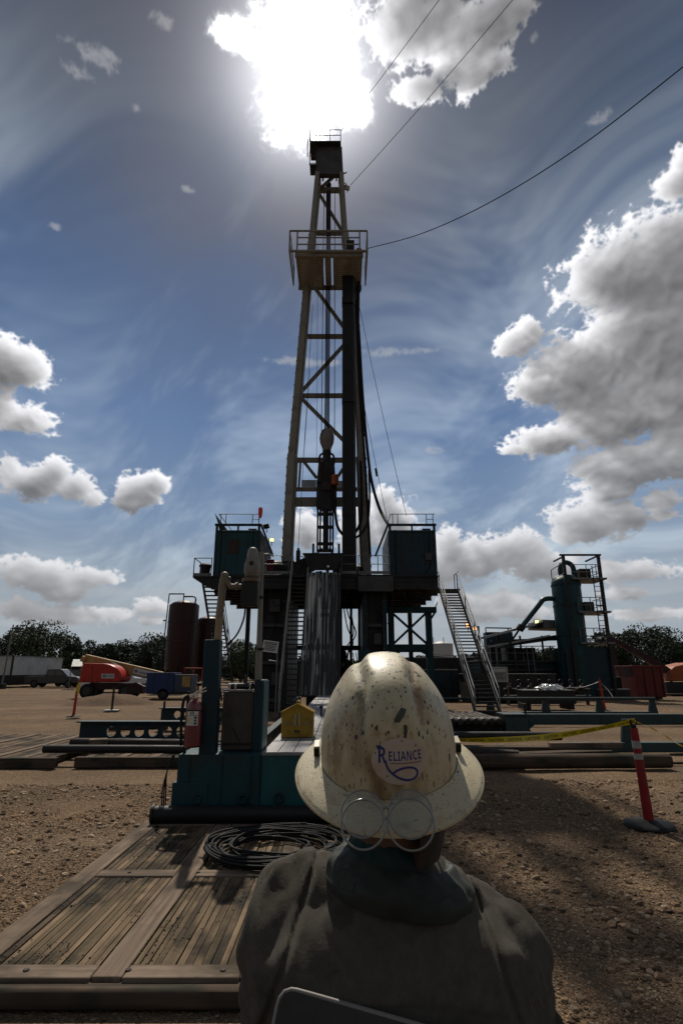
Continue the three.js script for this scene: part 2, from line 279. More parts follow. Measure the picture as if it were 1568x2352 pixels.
const MAT = {
  teal: worn(11, [0.007, 0.052, 0.062], { dirt: [0.022, 0.026, 0.022], dirtAmt: 0.5, rustAmt: 0.26, runs: 0.45, rough: 0.5, size: 1.7 }),
  tealLight: worn(12, [0.016, 0.10, 0.105], { dirt: [0.03, 0.055, 0.05], dirtAmt: 0.45, rustAmt: 0.22, runs: 0.5, rough: 0.4, size: 1.5 }),
  tealDark: worn(13, [0.005, 0.031, 0.043], { dirt: [0.02, 0.021, 0.018], dirtAmt: 0.55, rustAmt: 0.26, runs: 0.4, rough: 0.55, size: 1.7 }),
  tealGrey: worn(51, [0.026, 0.056, 0.056], { dirt: [0.03, 0.032, 0.03], dirtAmt: 0.6, rustAmt: 0.3, runs: 0.4, rough: 0.6 }),
  cream: worn(14, [0.24, 0.225, 0.185], { dirt: [0.13, 0.11, 0.085], dirtAmt: 0.5, rustAmt: 0.24, runs: 0.6, rough: 0.6 }),
  creamPipe: worn(15, [0.22, 0.18, 0.12], { dirt: [0.13, 0.10, 0.07], dirtAmt: 0.4, rustAmt: 0.15, runs: 0.4, rough: 0.5 }),
  steel: worn(16, [0.022, 0.021, 0.020], { dirt: [0.016, 0.014, 0.012], dirtAmt: 0.5, rustAmt: 0.35, rough: 0.6 }),
  steelMid: worn(17, [0.065, 0.063, 0.058], { dirt: [0.035, 0.03, 0.026], dirtAmt: 0.5, rustAmt: 0.25, rough: 0.55 }),
  black: worn(18, [0.014, 0.014, 0.014], { dirt: [0.025, 0.02, 0.016], dirtAmt: 0.3, rustAmt: 0, runs: 0, rough: 0.55 }),
  galv: worn(19, [0.30, 0.31, 0.315], { dirt: [0.14, 0.13, 0.12], dirtAmt: 0.35, rustAmt: 0.12, runs: 0.2, rough: 0.42, metal: 0.75 }),
  rail: worn(20, [0.17, 0.175, 0.175], { dirt: [0.09, 0.08, 0.07], dirtAmt: 0.4, rustAmt: 0.15, rough: 0.45, metal: 0.3 }),
  rust: worn(21, [0.042, 0.028, 0.021], { dirt: [0.022, 0.017, 0.014], dirtAmt: 0.5, rustAmt: 0.2, rough: 0.8 }),
  darkRed: worn(22, [0.038, 0.009, 0.009], { dirt: [0.03, 0.016, 0.013], dirtAmt: 0.45, rustAmt: 0.1, runs: 0.4, rough: 0.5, size: 5 }),
  red: worn(23, [0.46, 0.035, 0.02], { dirt: [0.12, 0.04, 0.028], dirtAmt: 0.3, rustAmt: 0.08, rough: 0.42 }),
  redBox: worn(24, [0.14, 0.014, 0.012], { dirt: [0.07, 0.025, 0.018], dirtAmt: 0.4, rustAmt: 0.12, rough: 0.55 }),
  orange: worn(25, [0.34, 0.075, 0.014], { dirt: [0.12, 0.05, 0.02], dirtAmt: 0.35, rustAmt: 0.1, rough: 0.5 }),
  yellow: worn(26, [0.42, 0.25, 0.025], { dirt: [0.18, 0.11, 0.03], dirtAmt: 0.35, rustAmt: 0.1, rough: 0.5, size: 0.8 }),
  tan: worn(27, [0.46, 0.29, 0.10], { dirt: [0.13, 0.09, 0.05], dirtAmt: 0.35, rustAmt: 0.08, rough: 0.55 }),
  blue: worn(28, [0.016, 0.04, 0.13], { dirt: [0.035, 0.04, 0.06], dirtAmt: 0.35, rustAmt: 0.05, rough: 0.45 }),
  white: worn(29, [0.5, 0.51, 0.49], { dirt: [0.3, 0.28, 0.23], dirtAmt: 0.35, rustAmt: 0.05, runs: 0.4, rough: 0.5, size: 4 }),
  rubber: new THREE.MeshPhysicalMaterial({ color: new THREE.Color().setRGB(0.012, 0.012, 0.012), roughness: 0.7, specularIntensity: 0.35 }),
  glass: new THREE.MeshPhysicalMaterial({ color: new THREE.Color().setRGB(0.03, 0.035, 0.04), roughness: 0.08, metalness: 0.1, clearcoat: 1, clearcoatRoughness: 0.05 }),
  carDark: new THREE.MeshPhysicalMaterial({ color: new THREE.Color().setRGB(0.006, 0.007, 0.009), roughness: 0.4, clearcoat: 0.4, clearcoatRoughness: 0.06 }),
  carSilver: new THREE.MeshPhysicalMaterial({ color: new THREE.Color().setRGB(0.42, 0.43, 0.44), roughness: 0.32, metalness: 0.55, clearcoat: 1, clearcoatRoughness: 0.06 }),
  chrome: plain(0.6, 0.6, 0.6, 0.18, 1),
  lampGlass: new THREE.MeshStandardMaterial({ color: new THREE.Color().setRGB(0.5, 0.5, 0.4), roughness: 0.3, emissive: new THREE.Color().setRGB(0.9, 1, 0.45), emissiveIntensity: 1.6 }),  // emissive stands in for sun shining through the lens, lamp itself unlit
  lampOrange: new THREE.MeshStandardMaterial({ color: new THREE.Color().setRGB(0.5, 0.4, 0.3), roughness: 0.3, emissive: new THREE.Color().setRGB(1, 0.5, 0.22), emissiveIntensity: 2.2 }),
};

// ---------------------------------------------------------------- ground
const groundH = (x, z) => {
  const d = Math.hypot(x, z), near = sstep(2.6, 4.2, Math.max(Math.abs(x + 0.9) - 0.2, 0)) * sstep(0, 3, -z) , far = sstep(14, 40, d);
  return near * 0.02 * (n3(x * 0.9, 3.3, z * 0.9) + 0.6 * n3(x * 2.3, 1.3, z * 2.3)) * (1 - far) - 0.012 + far * 0.05 * n3(x * 0.11, 8, z * 0.2) - 0.05 * sstep(15.5, 20, -z) * (1 - sstep(90, 130, -z)) * sstep(0.16, 0.03, Math.abs(n3(x * 0.035, 14, z * 0.42)));
};
{
  // gravel: stones of two sizes in a sandy bed
  const nz = tile(301), N = 1024;
  const cells = (seed, n) => { const r = rng(seed), P = []; for (let i = 0; i < n * n; i++) P.push([r(), r(), r(), r(), r()]); return { n, P }; };
  const big = cells(5, 74), small = cells(6, 150);
  const worley = ({ n, P }, x, y) => {
    const gx = x * n, gy = y * n, ix = Math.floor(gx), iy = Math.floor(gy); let f1 = 9, f2 = 9, id = null;
    for (let j = -1; j <= 1; j++) for (let i = -1; i <= 1; i++) {
      const p = P[((iy + j + n) % n) * n + ((ix + i + n) % n)], dx = ix + i + p[0] - gx, dy = iy + j + p[1] - gy, a = p[2] * 6.28, ca = Math.cos(a), sa = Math.sin(a), ex = (dx * ca + dy * sa), ey = (-dx * sa + dy * ca) * (1 + p[3]), d = ex * ex + ey * ey;
      if (d < f1) { f2 = f1; f1 = d; id = p; } else if (d < f2) f2 = d;
    }
    return [Math.sqrt(f1), Math.sqrt(f2), id];
  };
  const H = new Float32Array(N * N), pal = [[0.20, 0.15, 0.105], [0.15, 0.105, 0.07], [0.27, 0.215, 0.16], [0.115, 0.085, 0.062], [0.19, 0.125, 0.078], [0.24, 0.17, 0.11]];
  const map = dataTex(N, N, (x, y) => {
    const [a1, a2, pa] = worley(big, x, y), [b1, b2, pb] = worley(small, x, y), bed = fbmT(nz, x, y, 6, 5), isBig = pa[4] < 0.32 + 0.3 * (bed - 0.5);
    const ha = isBig ? sstep(0.0, 0.5, a2 - a1) : 0, hb = sstep(0.0, 0.5, b2 - b1) * (pb[4] < 0.8 ? 1 : 0.2);
    const useA = ha > 0.15, h = useA ? 0.45 + 0.55 * ha : 0.42 * hb, p = useA ? pa : pb, c = pal[Math.floor(p[2] * 5.99)], k = 0.7 + 0.6 * p[3];
    H[Math.floor(y * N) * N + Math.floor(x * N)] = h;
    const t = clamp(h * 2.2), s = [0.125, 0.088, 0.058];
    return [0, 1, 2].map((i) => lerp(s[i] * (0.7 + 0.6 * bed), c[i] * k, t));
  }, true, 2.1);
  const bump = dataTex(N, N, (x, y) => { const v = H[Math.floor(y * N) * N + Math.floor(x * N)]; return [v, v, v]; }, false, 2.1);
  const gm = new THREE.MeshPhysicalMaterial({ specularIntensity: 0.15, map, bumpMap: bump, bumpScale: 0.010, roughness: 0.95, vertexColors: true });
  const line = (lo, hi, step, out, grow) => { const a = []; for (let v = lo; v <= hi + 1e-6; v += step) a.push(v); let s = step, v = hi; while (v < out) { s *= grow; v += s; a.push(v); } s = step; v = lo; while (v > -out) { s *= grow; v -= s; a.unshift(v); } return a; };
  const xs = line(-13, 13, 0.16, 600, 1.07), zs = line(-15, 1, 0.16, 700, 1.025), nx = xs.length, nzz = zs.length;
  const pos = new Float32Array(nx * nzz * 3), uv = new Float32Array(nx * nzz * 2), col = new Float32Array(nx * nzz * 3), idx = [];
  for (let j = 0; j < nzz; j++) for (let i = 0; i < nx; i++) {
    const k = j * nx + i, x = xs[i], z = zs[j], y = groundH(x, z);
    pos.set([x, y, z], k * 3); uv.set([x, z], k * 2);
    // dusty and reddish patches, wheel tracks running across
    const tr = n3(x * 0.05, 2, z * 0.55) + 0.6 * n3(x * 0.12, 5, z * 1.6), pa = n3(x * 0.35, 9, z * 0.35) + 0.5 * n3(x * 1.3, 4, z * 1.3);
    const b = 0.74 + 0.16 * pa + 0.2 * tr, red = 0.055 + 0.06 * n3(x * 0.5, 21, z * 0.6);
    col.set([b * (1 + red), b, b * (1 - 1.3 * red)], k * 3);
    if (i && j) idx.push(k - nx - 1, k - 1, k, k - nx - 1, k, k - nx);
  }
  const g = new THREE.BufferGeometry(); g.setAttribute('position', new THREE.BufferAttribute(pos, 3)); g.setAttribute('uv', new THREE.BufferAttribute(uv, 2)); g.setAttribute('color', new THREE.BufferAttribute(col, 3)); g.setIndex(idx); g.computeVertexNormals();
  const ground = structure(new THREE.Mesh(g, gm)); ground.name = 'ground'; ground.receiveShadow = true; scene.add(ground);

  // loose stones lying on it near the camera
  const r = rng(9), shapes = [0, 1, 2].map((k) => {
    const q = mergeVertices(new THREE.IcosahedronGeometry(1, k === 2 ? 1 : 0).deleteAttribute('uv').deleteAttribute('normal')), p = q.attributes.position;
    for (let i = 0; i < p.count; i++) { const s = 0.7 + 0.55 * r(); p.setXYZ(i, p.getX(i) * s, p.getY(i) * s * 0.62, p.getZ(i) * s * (0.75 + 0.1 * k)); }
    const f = q.toNonIndexed(); f.computeVertexNormals(); return f;
  });
  const sm = new THREE.MeshPhysicalMaterial({ specularIntensity: 0.3, roughness: 0.92 }), NN = 30000, m = new THREE.Matrix4(), e = new THREE.Euler(), qt = new THREE.Quaternion(), c = new THREE.Color();
  const onMat = (x, z) => (x > -2.2 && x < 0.45 && z < -3.4) || (x < -1.9 && z < -9.6) || (x > 0.9 && z < -10);
  const stones = [0, 1, 2].map((k) => {
    const im = new THREE.InstancedMesh(shapes[k], sm, NN); im.name = 'loose_gravel' + (k ? '_00' + k : ''); im.castShadow = im.receiveShadow = true;
    let n = 0, guard = 0;
    while (n < NN && guard++ < NN * 6) {
      const right = r() < 0.68, z = -(right ? 1.9 + 10 * Math.pow(r(), 1.5) : 3.4 + 7.5 * Math.pow(r(), 1.3)), x = right ? -0.3 + (1.2 - z * 0.85) * r() : -2.25 - (0.6 - z * 0.55) * r();
      if (onMat(x, z)) continue;
      if (n3(x * 0.8, 5, z * 0.8) + 0.5 * n3(x * 2.5, 1, z * 2.5) < -0.32 + 0.25 * r() - 0.1) continue;
      const s = (r() < 0.03 ? 0.016 + 0.016 * r() : 0.0035 + 0.0075 * Math.pow(r(), 1.7)) * (0.85 + 0.05 * -z);
      m.compose(V(x, groundH(x, z) + s * 0.22, z), qt.setFromEuler(e.set((r() - 0.5) * 0.9, r() * 6.28, (r() - 0.5) * 0.9)), V(s * (0.8 + 0.7 * r()), s, s * (0.8 + 0.5 * r())));
      im.setMatrixAt(n, m); const p = pal[Math.floor(r() * 5.99)], b = 0.52 + 0.68 * r(); im.setColorAt(n, c.setRGB(p[0] * b * 1.05, p[1] * b, p[2] * b * 0.92)); n++;
    }
    im.count = n; return im;
  });
  for (const im of stones) { stuff(im); im.userData.label = 'loose tan gravel scattered over the yard'; im.userData.category = 'gravel'; scene.add(im); }
  const peb = mb(); const pg = new THREE.IcosahedronGeometry(0.034, 1); peb.add(pg, M4().makeScale(1.2, 0.6, 0.9).setPosition(at(1282, 2078, 3.1).setY(0.012)));
  tag(peb.build('ochre_stone', plain(0.30, 0.20, 0.075, 0.9)), 'small ochre yellow stone lying on the gravel right of the shoulder', 'stone');

  // the heap of gravel by the red lift
  const hp = at(258, 1609, 32), hg = new THREE.PlaneGeometry(5.4, 3.4, 60, 36).rotateX(-Math.PI / 2), hpz = hg.attributes.position;
  for (let i = 0; i < hpz.count; i++) { const x = hpz.getX(i), z = hpz.getZ(i), d = Math.hypot(x / 2.3, z / 1.5), h = 0.52 * Math.max(0, 1 - d * d * 0.9) + 0.1 * n3(x * 1.4, 2, z * 1.4) * Math.max(0, 1 - d); hpz.setY(i, d > 1.12 ? -0.06 : h); }
  hg.computeVertexNormals(); const hu = hg.attributes.uv; for (let i = 0; i < hu.count; i++) hu.setXY(i, hpz.getX(i), hpz.getZ(i));
  const hm = new THREE.MeshPhysicalMaterial({ specularIntensity: 0.15, map, bumpMap: bump, bumpScale: 0.02, roughness: 1, color: new THREE.Color().setRGB(0.95, 0.92, 0.95) });
  const heap = new THREE.Mesh(hg, hm); heap.name = 'gravel_heap'; heap.castShadow = heap.receiveShadow = true; heap.position.set(hp.x, 0, -32);
  scene.add(tag(heap, 'low grey gravel heap in front of the red boom lift', 'gravel heap'));
}

// ---------------------------------------------------------------- timber mats
const woodTex = (seed, col, dark, amt, alongY) => {
  const nz = tile(seed), mud = tile(499), N = 512;
  const f = (x, y) => [fbmT(nz, x, y, 120, 3, 5), fbmT(nz, x + 0.3, y, 14, 4, 9), fbmT(nz, x, y + 0.4, 56, 3, 18)];
  const tone = (x, y) => { const [g, b, k] = f(x, y), m = alongY ? fbmT(mud, x, y, 5, 5) : fbmT(mud, y, x, 5, 5), d = clamp(sstep(0.64 - 0.3 * amt, 0.92 - 0.3 * amt, 0.5 * b + 0.25 * k + 0.25 * m) * 0.7 + amt * 0.75 * sstep(0.5, 0.68, m)); return [0, 1, 2].map((i) => lerp(col[i] * (0.5 + 1.0 * g), dark[i] * (0.6 + 0.8 * k), d)); };
  const map = dataTex(N, N, (x, y) => (alongY ? tone(x, y) : tone(y, x)), true, 2.7, 2.7);
  const bm = dataTex(256, 256, (x, y) => { const v = alongY ? f(x, y)[0] : f(y, x)[0]; return [v, v, v]; }, false, 2.7, 2.7);
  return new THREE.MeshPhysicalMaterial({ specularIntensity: 0.2, map, bumpMap: bm, bumpScale: 0.005, roughness: 0.9 });
};
const WOOD = {
  plank: [woodTex(401, [0.118, 0.084, 0.053], [0.026, 0.02, 0.014], 0.8, true), woodTex(402, [0.092, 0.066, 0.043], [0.022, 0.018, 0.013], 0.9, true), woodTex(403, [0.155, 0.110, 0.07], [0.03, 0.023, 0.015], 0.65, true), woodTex(407, [0.105, 0.077, 0.046], [0.024, 0.02, 0.013], 0.85, true)],
  frameLong: woodTex(404, [0.138, 0.103, 0.075], [0.05, 0.038, 0.028], 0.62, true),
  frameCross: woodTex(405, [0.138, 0.104, 0.077], [0.05, 0.039, 0.03], 0.62, false),
  old: woodTex(406, [0.07, 0.05, 0.036], [0.02, 0.024, 0.018], 0.6, false),
};
function timberMat(name, label, x0, x1, z0, z1, top, rows, cols, seed, group) {   // z0 nearest, z1 farthest (both negative)
  const r = rng(seed), t = thing(name, label, 'timber mat', [(x0 + x1) / 2, 0, z0], group), th = top - 0.01, lw = 0.165, cw = 0.15;
  const xs = Array.from({ length: cols + 1 }, (_, i) => lerp(x0, x1 - lw, i / cols)), zz = Array.from({ length: rows + 1 }, (_, i) => lerp(z0, z1 + cw, i / rows));
  xs.forEach((x) => { const q = mb(); q.box(x + lw / 2, top - th / 2, (z0 + z1) / 2, lw, th, Math.abs(z1 - z0) - 0.02); q.build('frame_beam', WOOD.frameLong, t); });
  zz.forEach((z, j) => { for (let i = 0; i < cols; i++) { const q = mb(), a = xs[i] + lw + 0.003, b = xs[i + 1] - 0.003; q.box((a + b) / 2, top - th / 2 - 0.004 * r(), z - cw / 2, b - a, th, cw); q.build('cross_beam', WOOD.frameCross, t); } });
  for (let j = 0; j < rows; j++) for (let i = 0; i < cols; i++) {
    let x = xs[i] + lw + 0.006; const end = xs[i + 1] - 0.006;
    while (x < end - 0.02) {
      const w = Math.min(0.036 + 0.018 * r(), end - x), za = zz[j] - cw - 0.004 - 0.01 * r(), zb = zz[j + 1] + 0.004 + 0.01 * r(), q = mb(), h = top - 0.01 - 0.016 * r() * r();
      q.box(x + w / 2, h / 2, (za + zb) / 2, w - 0.004 - 0.006 * r() * r(), h, za - zb, (r() - 0.5) * 0.008, (r() - 0.5) * 0.006, (r() - 0.5) * 0.1); q.build('plank', WOOD.plank[Math.floor(r() * 4)], t); x += w;
    }
  }
  for (const x of [x0 + 0.42, x0 + 0.98, x0 + 1.5, x0 + 2.1]) for (const z of zz) { const q = mb(); q.cyl(V(x, top - 0.012, z - cw / 2), V(x, top + 0.006, z - cw / 2), 0.019, 0.016, 10); q.build('bolt', MAT.rust, t); }
  return t;
}
{
  timberMat('timber_mat', 'weathered timber mat of narrow planks lying behind the man under the coiled cable', -2.15, 0.42, -3.555, -8.35, 0.12, 3, 3, 51);
  // the front sleeper beneath its near edge
  const s = mb(); s.add(new RoundedBoxGeometry(2.6, 0.098, 0.11, 4, 0.035), M4().makeTranslation(-0.85, 0.047, -3.535)); tag(s.build('timber_sleeper', WOOD.old), 'dark timber edge beam below the near end of the front mat', 'timber');
  // mats left, behind the perforated beams: seen from far off, wider planks
  const left = (x0, x1, z0, z1, label, seed) => {
    const r = rng(seed), t = thing('timber_mat', label, 'timber mat', [(x0 + x1) / 2, 0, z0]);
    for (let x = x0; x < x1 - 0.3; x += 0.62) { const q = mb(); q.box(x + 0.08, 0.07, (z0 + z1) / 2, 0.15, 0.14, z0 - z1); q.build('frame_beam', WOOD.frameLong, t);
      const p = mb(); for (let k = 0; k < 4; k++) { p.box(x + 0.215 + k * 0.118, 0.055 + 0.012 * r(), (z0 + z1) / 2, 0.108, 0.13, z0 - z1 - 0.1 - 0.2 * r()); p.build('plank', WOOD.plank[Math.floor(r() * 2)], t); } }
    const f = mb(); f.box((x0 + x1) / 2, 0.09, z0 + 0.07, x1 - x0, 0.18, 0.14); f.build('edge_beam', WOOD.old, t, { label: 'dark edge beam along the near side' });
  };
  left(-9.2, -5.2, -11.1, -15.5, 'dirty timber mat at the left edge of the yard', 61);
  left(-4.9, -2.5, -11.2, -15.6, 'dirty timber mat under the perforated beam beside the skid', 62);
}

// ---------------------------------------------------------------- catwalk skid behind the man, with the crane post and its neighbours
function canvasTex(w, h, draw) {
  const c = document.createElement('canvas'); c.width = w; c.height = h; const g = c.getContext('2d'); draw(g, w, h);
  const t = new THREE.CanvasTexture(c); t.colorSpace = THREE.SRGBColorSpace; t.needsUpdate = true; return t;
}
function panel(name, label, w, h, tex, parent, pos, rot = [0, 0, 0], rough = 0.6) {   // a thin printed plate
  const g = new THREE.PlaneGeometry(w, h), m = new THREE.Mesh(g, new THREE.MeshStandardMaterial({ map: tex, roughness: rough })); m.name = name; if (label) m.userData.label = label;
  const o = ORIGIN.get(parent) || V(0, 0, 0); m.position.copy(pos).sub(o); m.rotation.set(...rot); m.castShadow = m.receiveShadow = true; parent.add(m); return m;
}
const DECK = 0.8;
const deckSteel = worn(31, [0.40, 0.385, 0.39], { dirt: [0.11, 0.115, 0.11], dirtAmt: 0.5, rustAmt: 0.3, runs: 0.2, rough: 0.5, size: 1.6 });
{
  const t = thing('pipe_catwalk', 'long teal steel catwalk with a worn plank deck leading to the rig ramp', 'catwalk', [-0.85, 0.12, -6.9]);
  let q = mb();
  q.b2(-0.915, 0.16, 0.215, 0.775, -6.93, -6.90); q.build('front_plate', MAT.tealLight, t, { label: 'lighter teal front plate right of the dark box' });
  q.b2(-1.86, -0.92, 0.215, 0.79, -7.5, -6.86); q.b2(-1.9, -1.5, 0.215, 0.5, -7.35, -6.84); q.build('end_box', MAT.teal, t, { label: 'dark blue box at the left end' });
  for (const x of [-1.72, -1.35, -1.02]) { q.b2(x - 0.006, x + 0.006, 0.24, 0.77, -6.858, -6.850); q.build('weld_seam', MAT.tealDark, t); }
  for (const x of [-1.6, -1.1, -0.7, -0.2]) { q.add(new THREE.TorusGeometry(0.045, 0.014, 8, 16), M4().makeTranslation(x, 0.33, x < -0.95 ? -6.84 : -6.885)); q.build('pad_eye', MAT.tealDark, t); }
  for (let k = 0; k < 9; k++) { q.cyl(V(-0.85 + k * 0.115, 0.74, -6.90), V(-0.85 + k * 0.115, 0.74, -6.888), 0.012, 0.012, 8); q.build('bolt', MAT.steelMid, t); }
  q.cyl(V(-2.03, 0.205, -6.72), V(0.3, 0.205, -6.72), 0.085, 0.085, 20); q.cyl(V(-2.06, 0.205, -6.72), V(-2.03, 0.205, -6.72), 0.1, 0.1, 20); q.build('runner_pipe', MAT.black, t);
  for (const x of [-1.75, 0.02]) { q.b2(x - 0.1, x + 0.1, 0.12, 0.34, -22.8, -6.95); q.build('skid_beam', MAT.tealDark, t); }
  for (const x of [-0.93, 0.14]) { q.b2(x - 0.02, x + 0.02, 0.34, DECK - 0.03, -22.8, -6.94); q.build('side_plate', MAT.teal, t); }
  q.box(-0.38, DECK - 0.008, -6.905, 1.06, 0.035, 0.05); q.build('edge_trim', MAT.galv, t);
  const r = rng(8);
  for (let k = 0; k < 6; k++) for (let j = 0; j < 4; j++) {
    const x0 = -0.915 + k * 0.178, z0 = -6.95 - j * 3.95; q.box(x0 + 0.089, DECK - 0.012 + 0.004 * r(), z0 - 1.97, 0.166, 0.03, 3.92, 0, 0, (r() - 0.5) * 0.01); q.build('deck_plank', deckSteel, t);
  }
  q.b2(-0.92, 0.15, DECK - 0.06, DECK - 0.035, -22.8, -6.95); q.build('deck_bed', MAT.black, t);
  for (let k = 0; k < 5; k++) { q.cyl(V(-0.3, DECK, -11.5 - k * 2.3), V(-0.3, DECK + 0.14, -11.5 - k * 2.3), 0.018); q.build('pipe_stop', MAT.steel, t); }

  // yellow guide shoe standing on the deck
  const y = thing('guide_shoe', 'yellow gabled steel box with an arrow of slots standing on the catwalk deck', 'pipe guide', [-0.62, DECK, -8.3]);
  const cx = -0.62, zf = -8.3, hw = 0.222, D = DECK + 0.012;
  q.prism([[cx - hw, D], [cx + hw, D], [cx + hw, D + 0.33], [cx, D + 0.435], [cx - hw, D + 0.33]], zf - 0.34, zf, 0.006); q.build('housing', MAT.yellow, y);
  for (const s of [-1, 1]) { q.bar(V(cx + s * (hw + 0.01), D + 0.326, zf - 0.17), V(cx, D + 0.442, zf - 0.17), 0.38, 0.022, V(0, 1, 0)); q.build('roof_plate', MAT.yellow, y); }
  for (const s of [-1, 1]) {
    q.box(cx + s * 0.028, D + 0.235, zf + 0.014, 0.012, 0.16, 0.03); q.build('slot_bar', MAT.white, y);
    q.prism([[cx + s * 0.036, D + 0.155], [cx + s * 0.1, D + 0.255], [cx + s * 0.036, D + 0.235]], zf - 0.002, zf + 0.026); q.build('gusset', MAT.yellow, y);
    q.cyl(V(cx + s * 0.02, D + 0.085, zf - 0.01), V(cx + s * 0.02, D + 0.085, zf + 0.03), 0.018); q.build('bolt', MAT.steelMid, y);
  }
  q.box(cx - 0.1, D + 0.185, zf + 0.006, 0.14, 0.012, 0.016); q.box(cx + 0.12, D + 0.185, zf + 0.006, 0.1, 0.01, 0.014); q.build('weld_strip', MAT.galv, y);
  q.cyl(V(cx, D + 0.45, zf - 0.1), V(cx, D + 0.46, zf - 0.28), 0.03); q.build('lifting_bar', MAT.yellow, y);
  // a small tool left on the deck
  const tp = thing('deck_pin', 'small black lifting pin standing on the deck behind the yellow box', 'pin', [-0.42, DECK, -12.2]);
  q.cyl(V(-0.42, DECK, -12.2), V(-0.42, DECK + 0.16, -12.2), 0.02); q.build('shank', MAT.black, tp); q.sphere(V(-0.42, DECK + 0.19, -12.2), 0.04); q.build('eye', MAT.black, tp);
}
{ // control cabinet left of the deck
  const t = thing('winch_cabinet', 'grey brown panelled winch cabinet framed by teal plates on the left of the catwalk', 'cabinet', [-1.2, DECK, -7.2]);
  const q = mb(), z = -7.1;
  q.b2(-1.44, -1.06, DECK, 1.46, z - 0.42, z - 0.02); q.build('panel', worn(32, [0.085, 0.072, 0.055], { dirt: [0.04, 0.035, 0.028], dirtAmt: 0.5, rustAmt: 0.2, runs: 0.4, size: 1.2 }), t);
  q.b2(-1.055, -0.955, DECK - 0.02, 1.60, z - 0.5, z + 0.04); q.build('side_frame', MAT.tealDark, t);
  q.b2(-0.952, -0.94, DECK, 1.585, z - 0.46, z + 0.0); q.build('side_sheet', worn(33, [0.055, 0.13, 0.125], { dirt: [0.16, 0.17, 0.165], dirtAmt: 0.35, rustAmt: 0.1, size: 1.1 }), t, { label: 'scuffed teal side sheet with bare patches' });
  q.box(-1.25, 1.475, z - 0.03, 0.4, 0.02, 0.05); q.build('top_trim', MAT.galv, t);
  q.box(-1.25, 1.52, z - 0.25, 0.3, 0.07, 0.2); q.cyl(V(-1.4, 1.53, z - 0.12), V(-1.1, 1.53, z - 0.12), 0.03); q.cyl(V(-1.2, 1.55, z - 0.2), V(-1.2, 1.66, z - 0.2), 0.022); q.box(-1.13, 1.54, z - 0.08, 0.08, 0.05, 0.06); q.build('valve_block', MAT.steelMid, t);
  for (const x of [-1.37, -1.3, -1.12]) { q.cyl(V(x, 1.485, z - 0.05), V(x, 1.53, z - 0.05), 0.012); q.sphere(V(x, 1.54, z - 0.05), 0.018, 8, 6); q.build('control_knob', MAT.chrome, t); }
  q.b2(-1.42, -1.08, 0.86, 0.88, z - 0.018, z); q.bar(V(-1.3, 1.05, z), V(-1.2, 0.86, z), 0.008); q.build('seam', MAT.black, t);
}
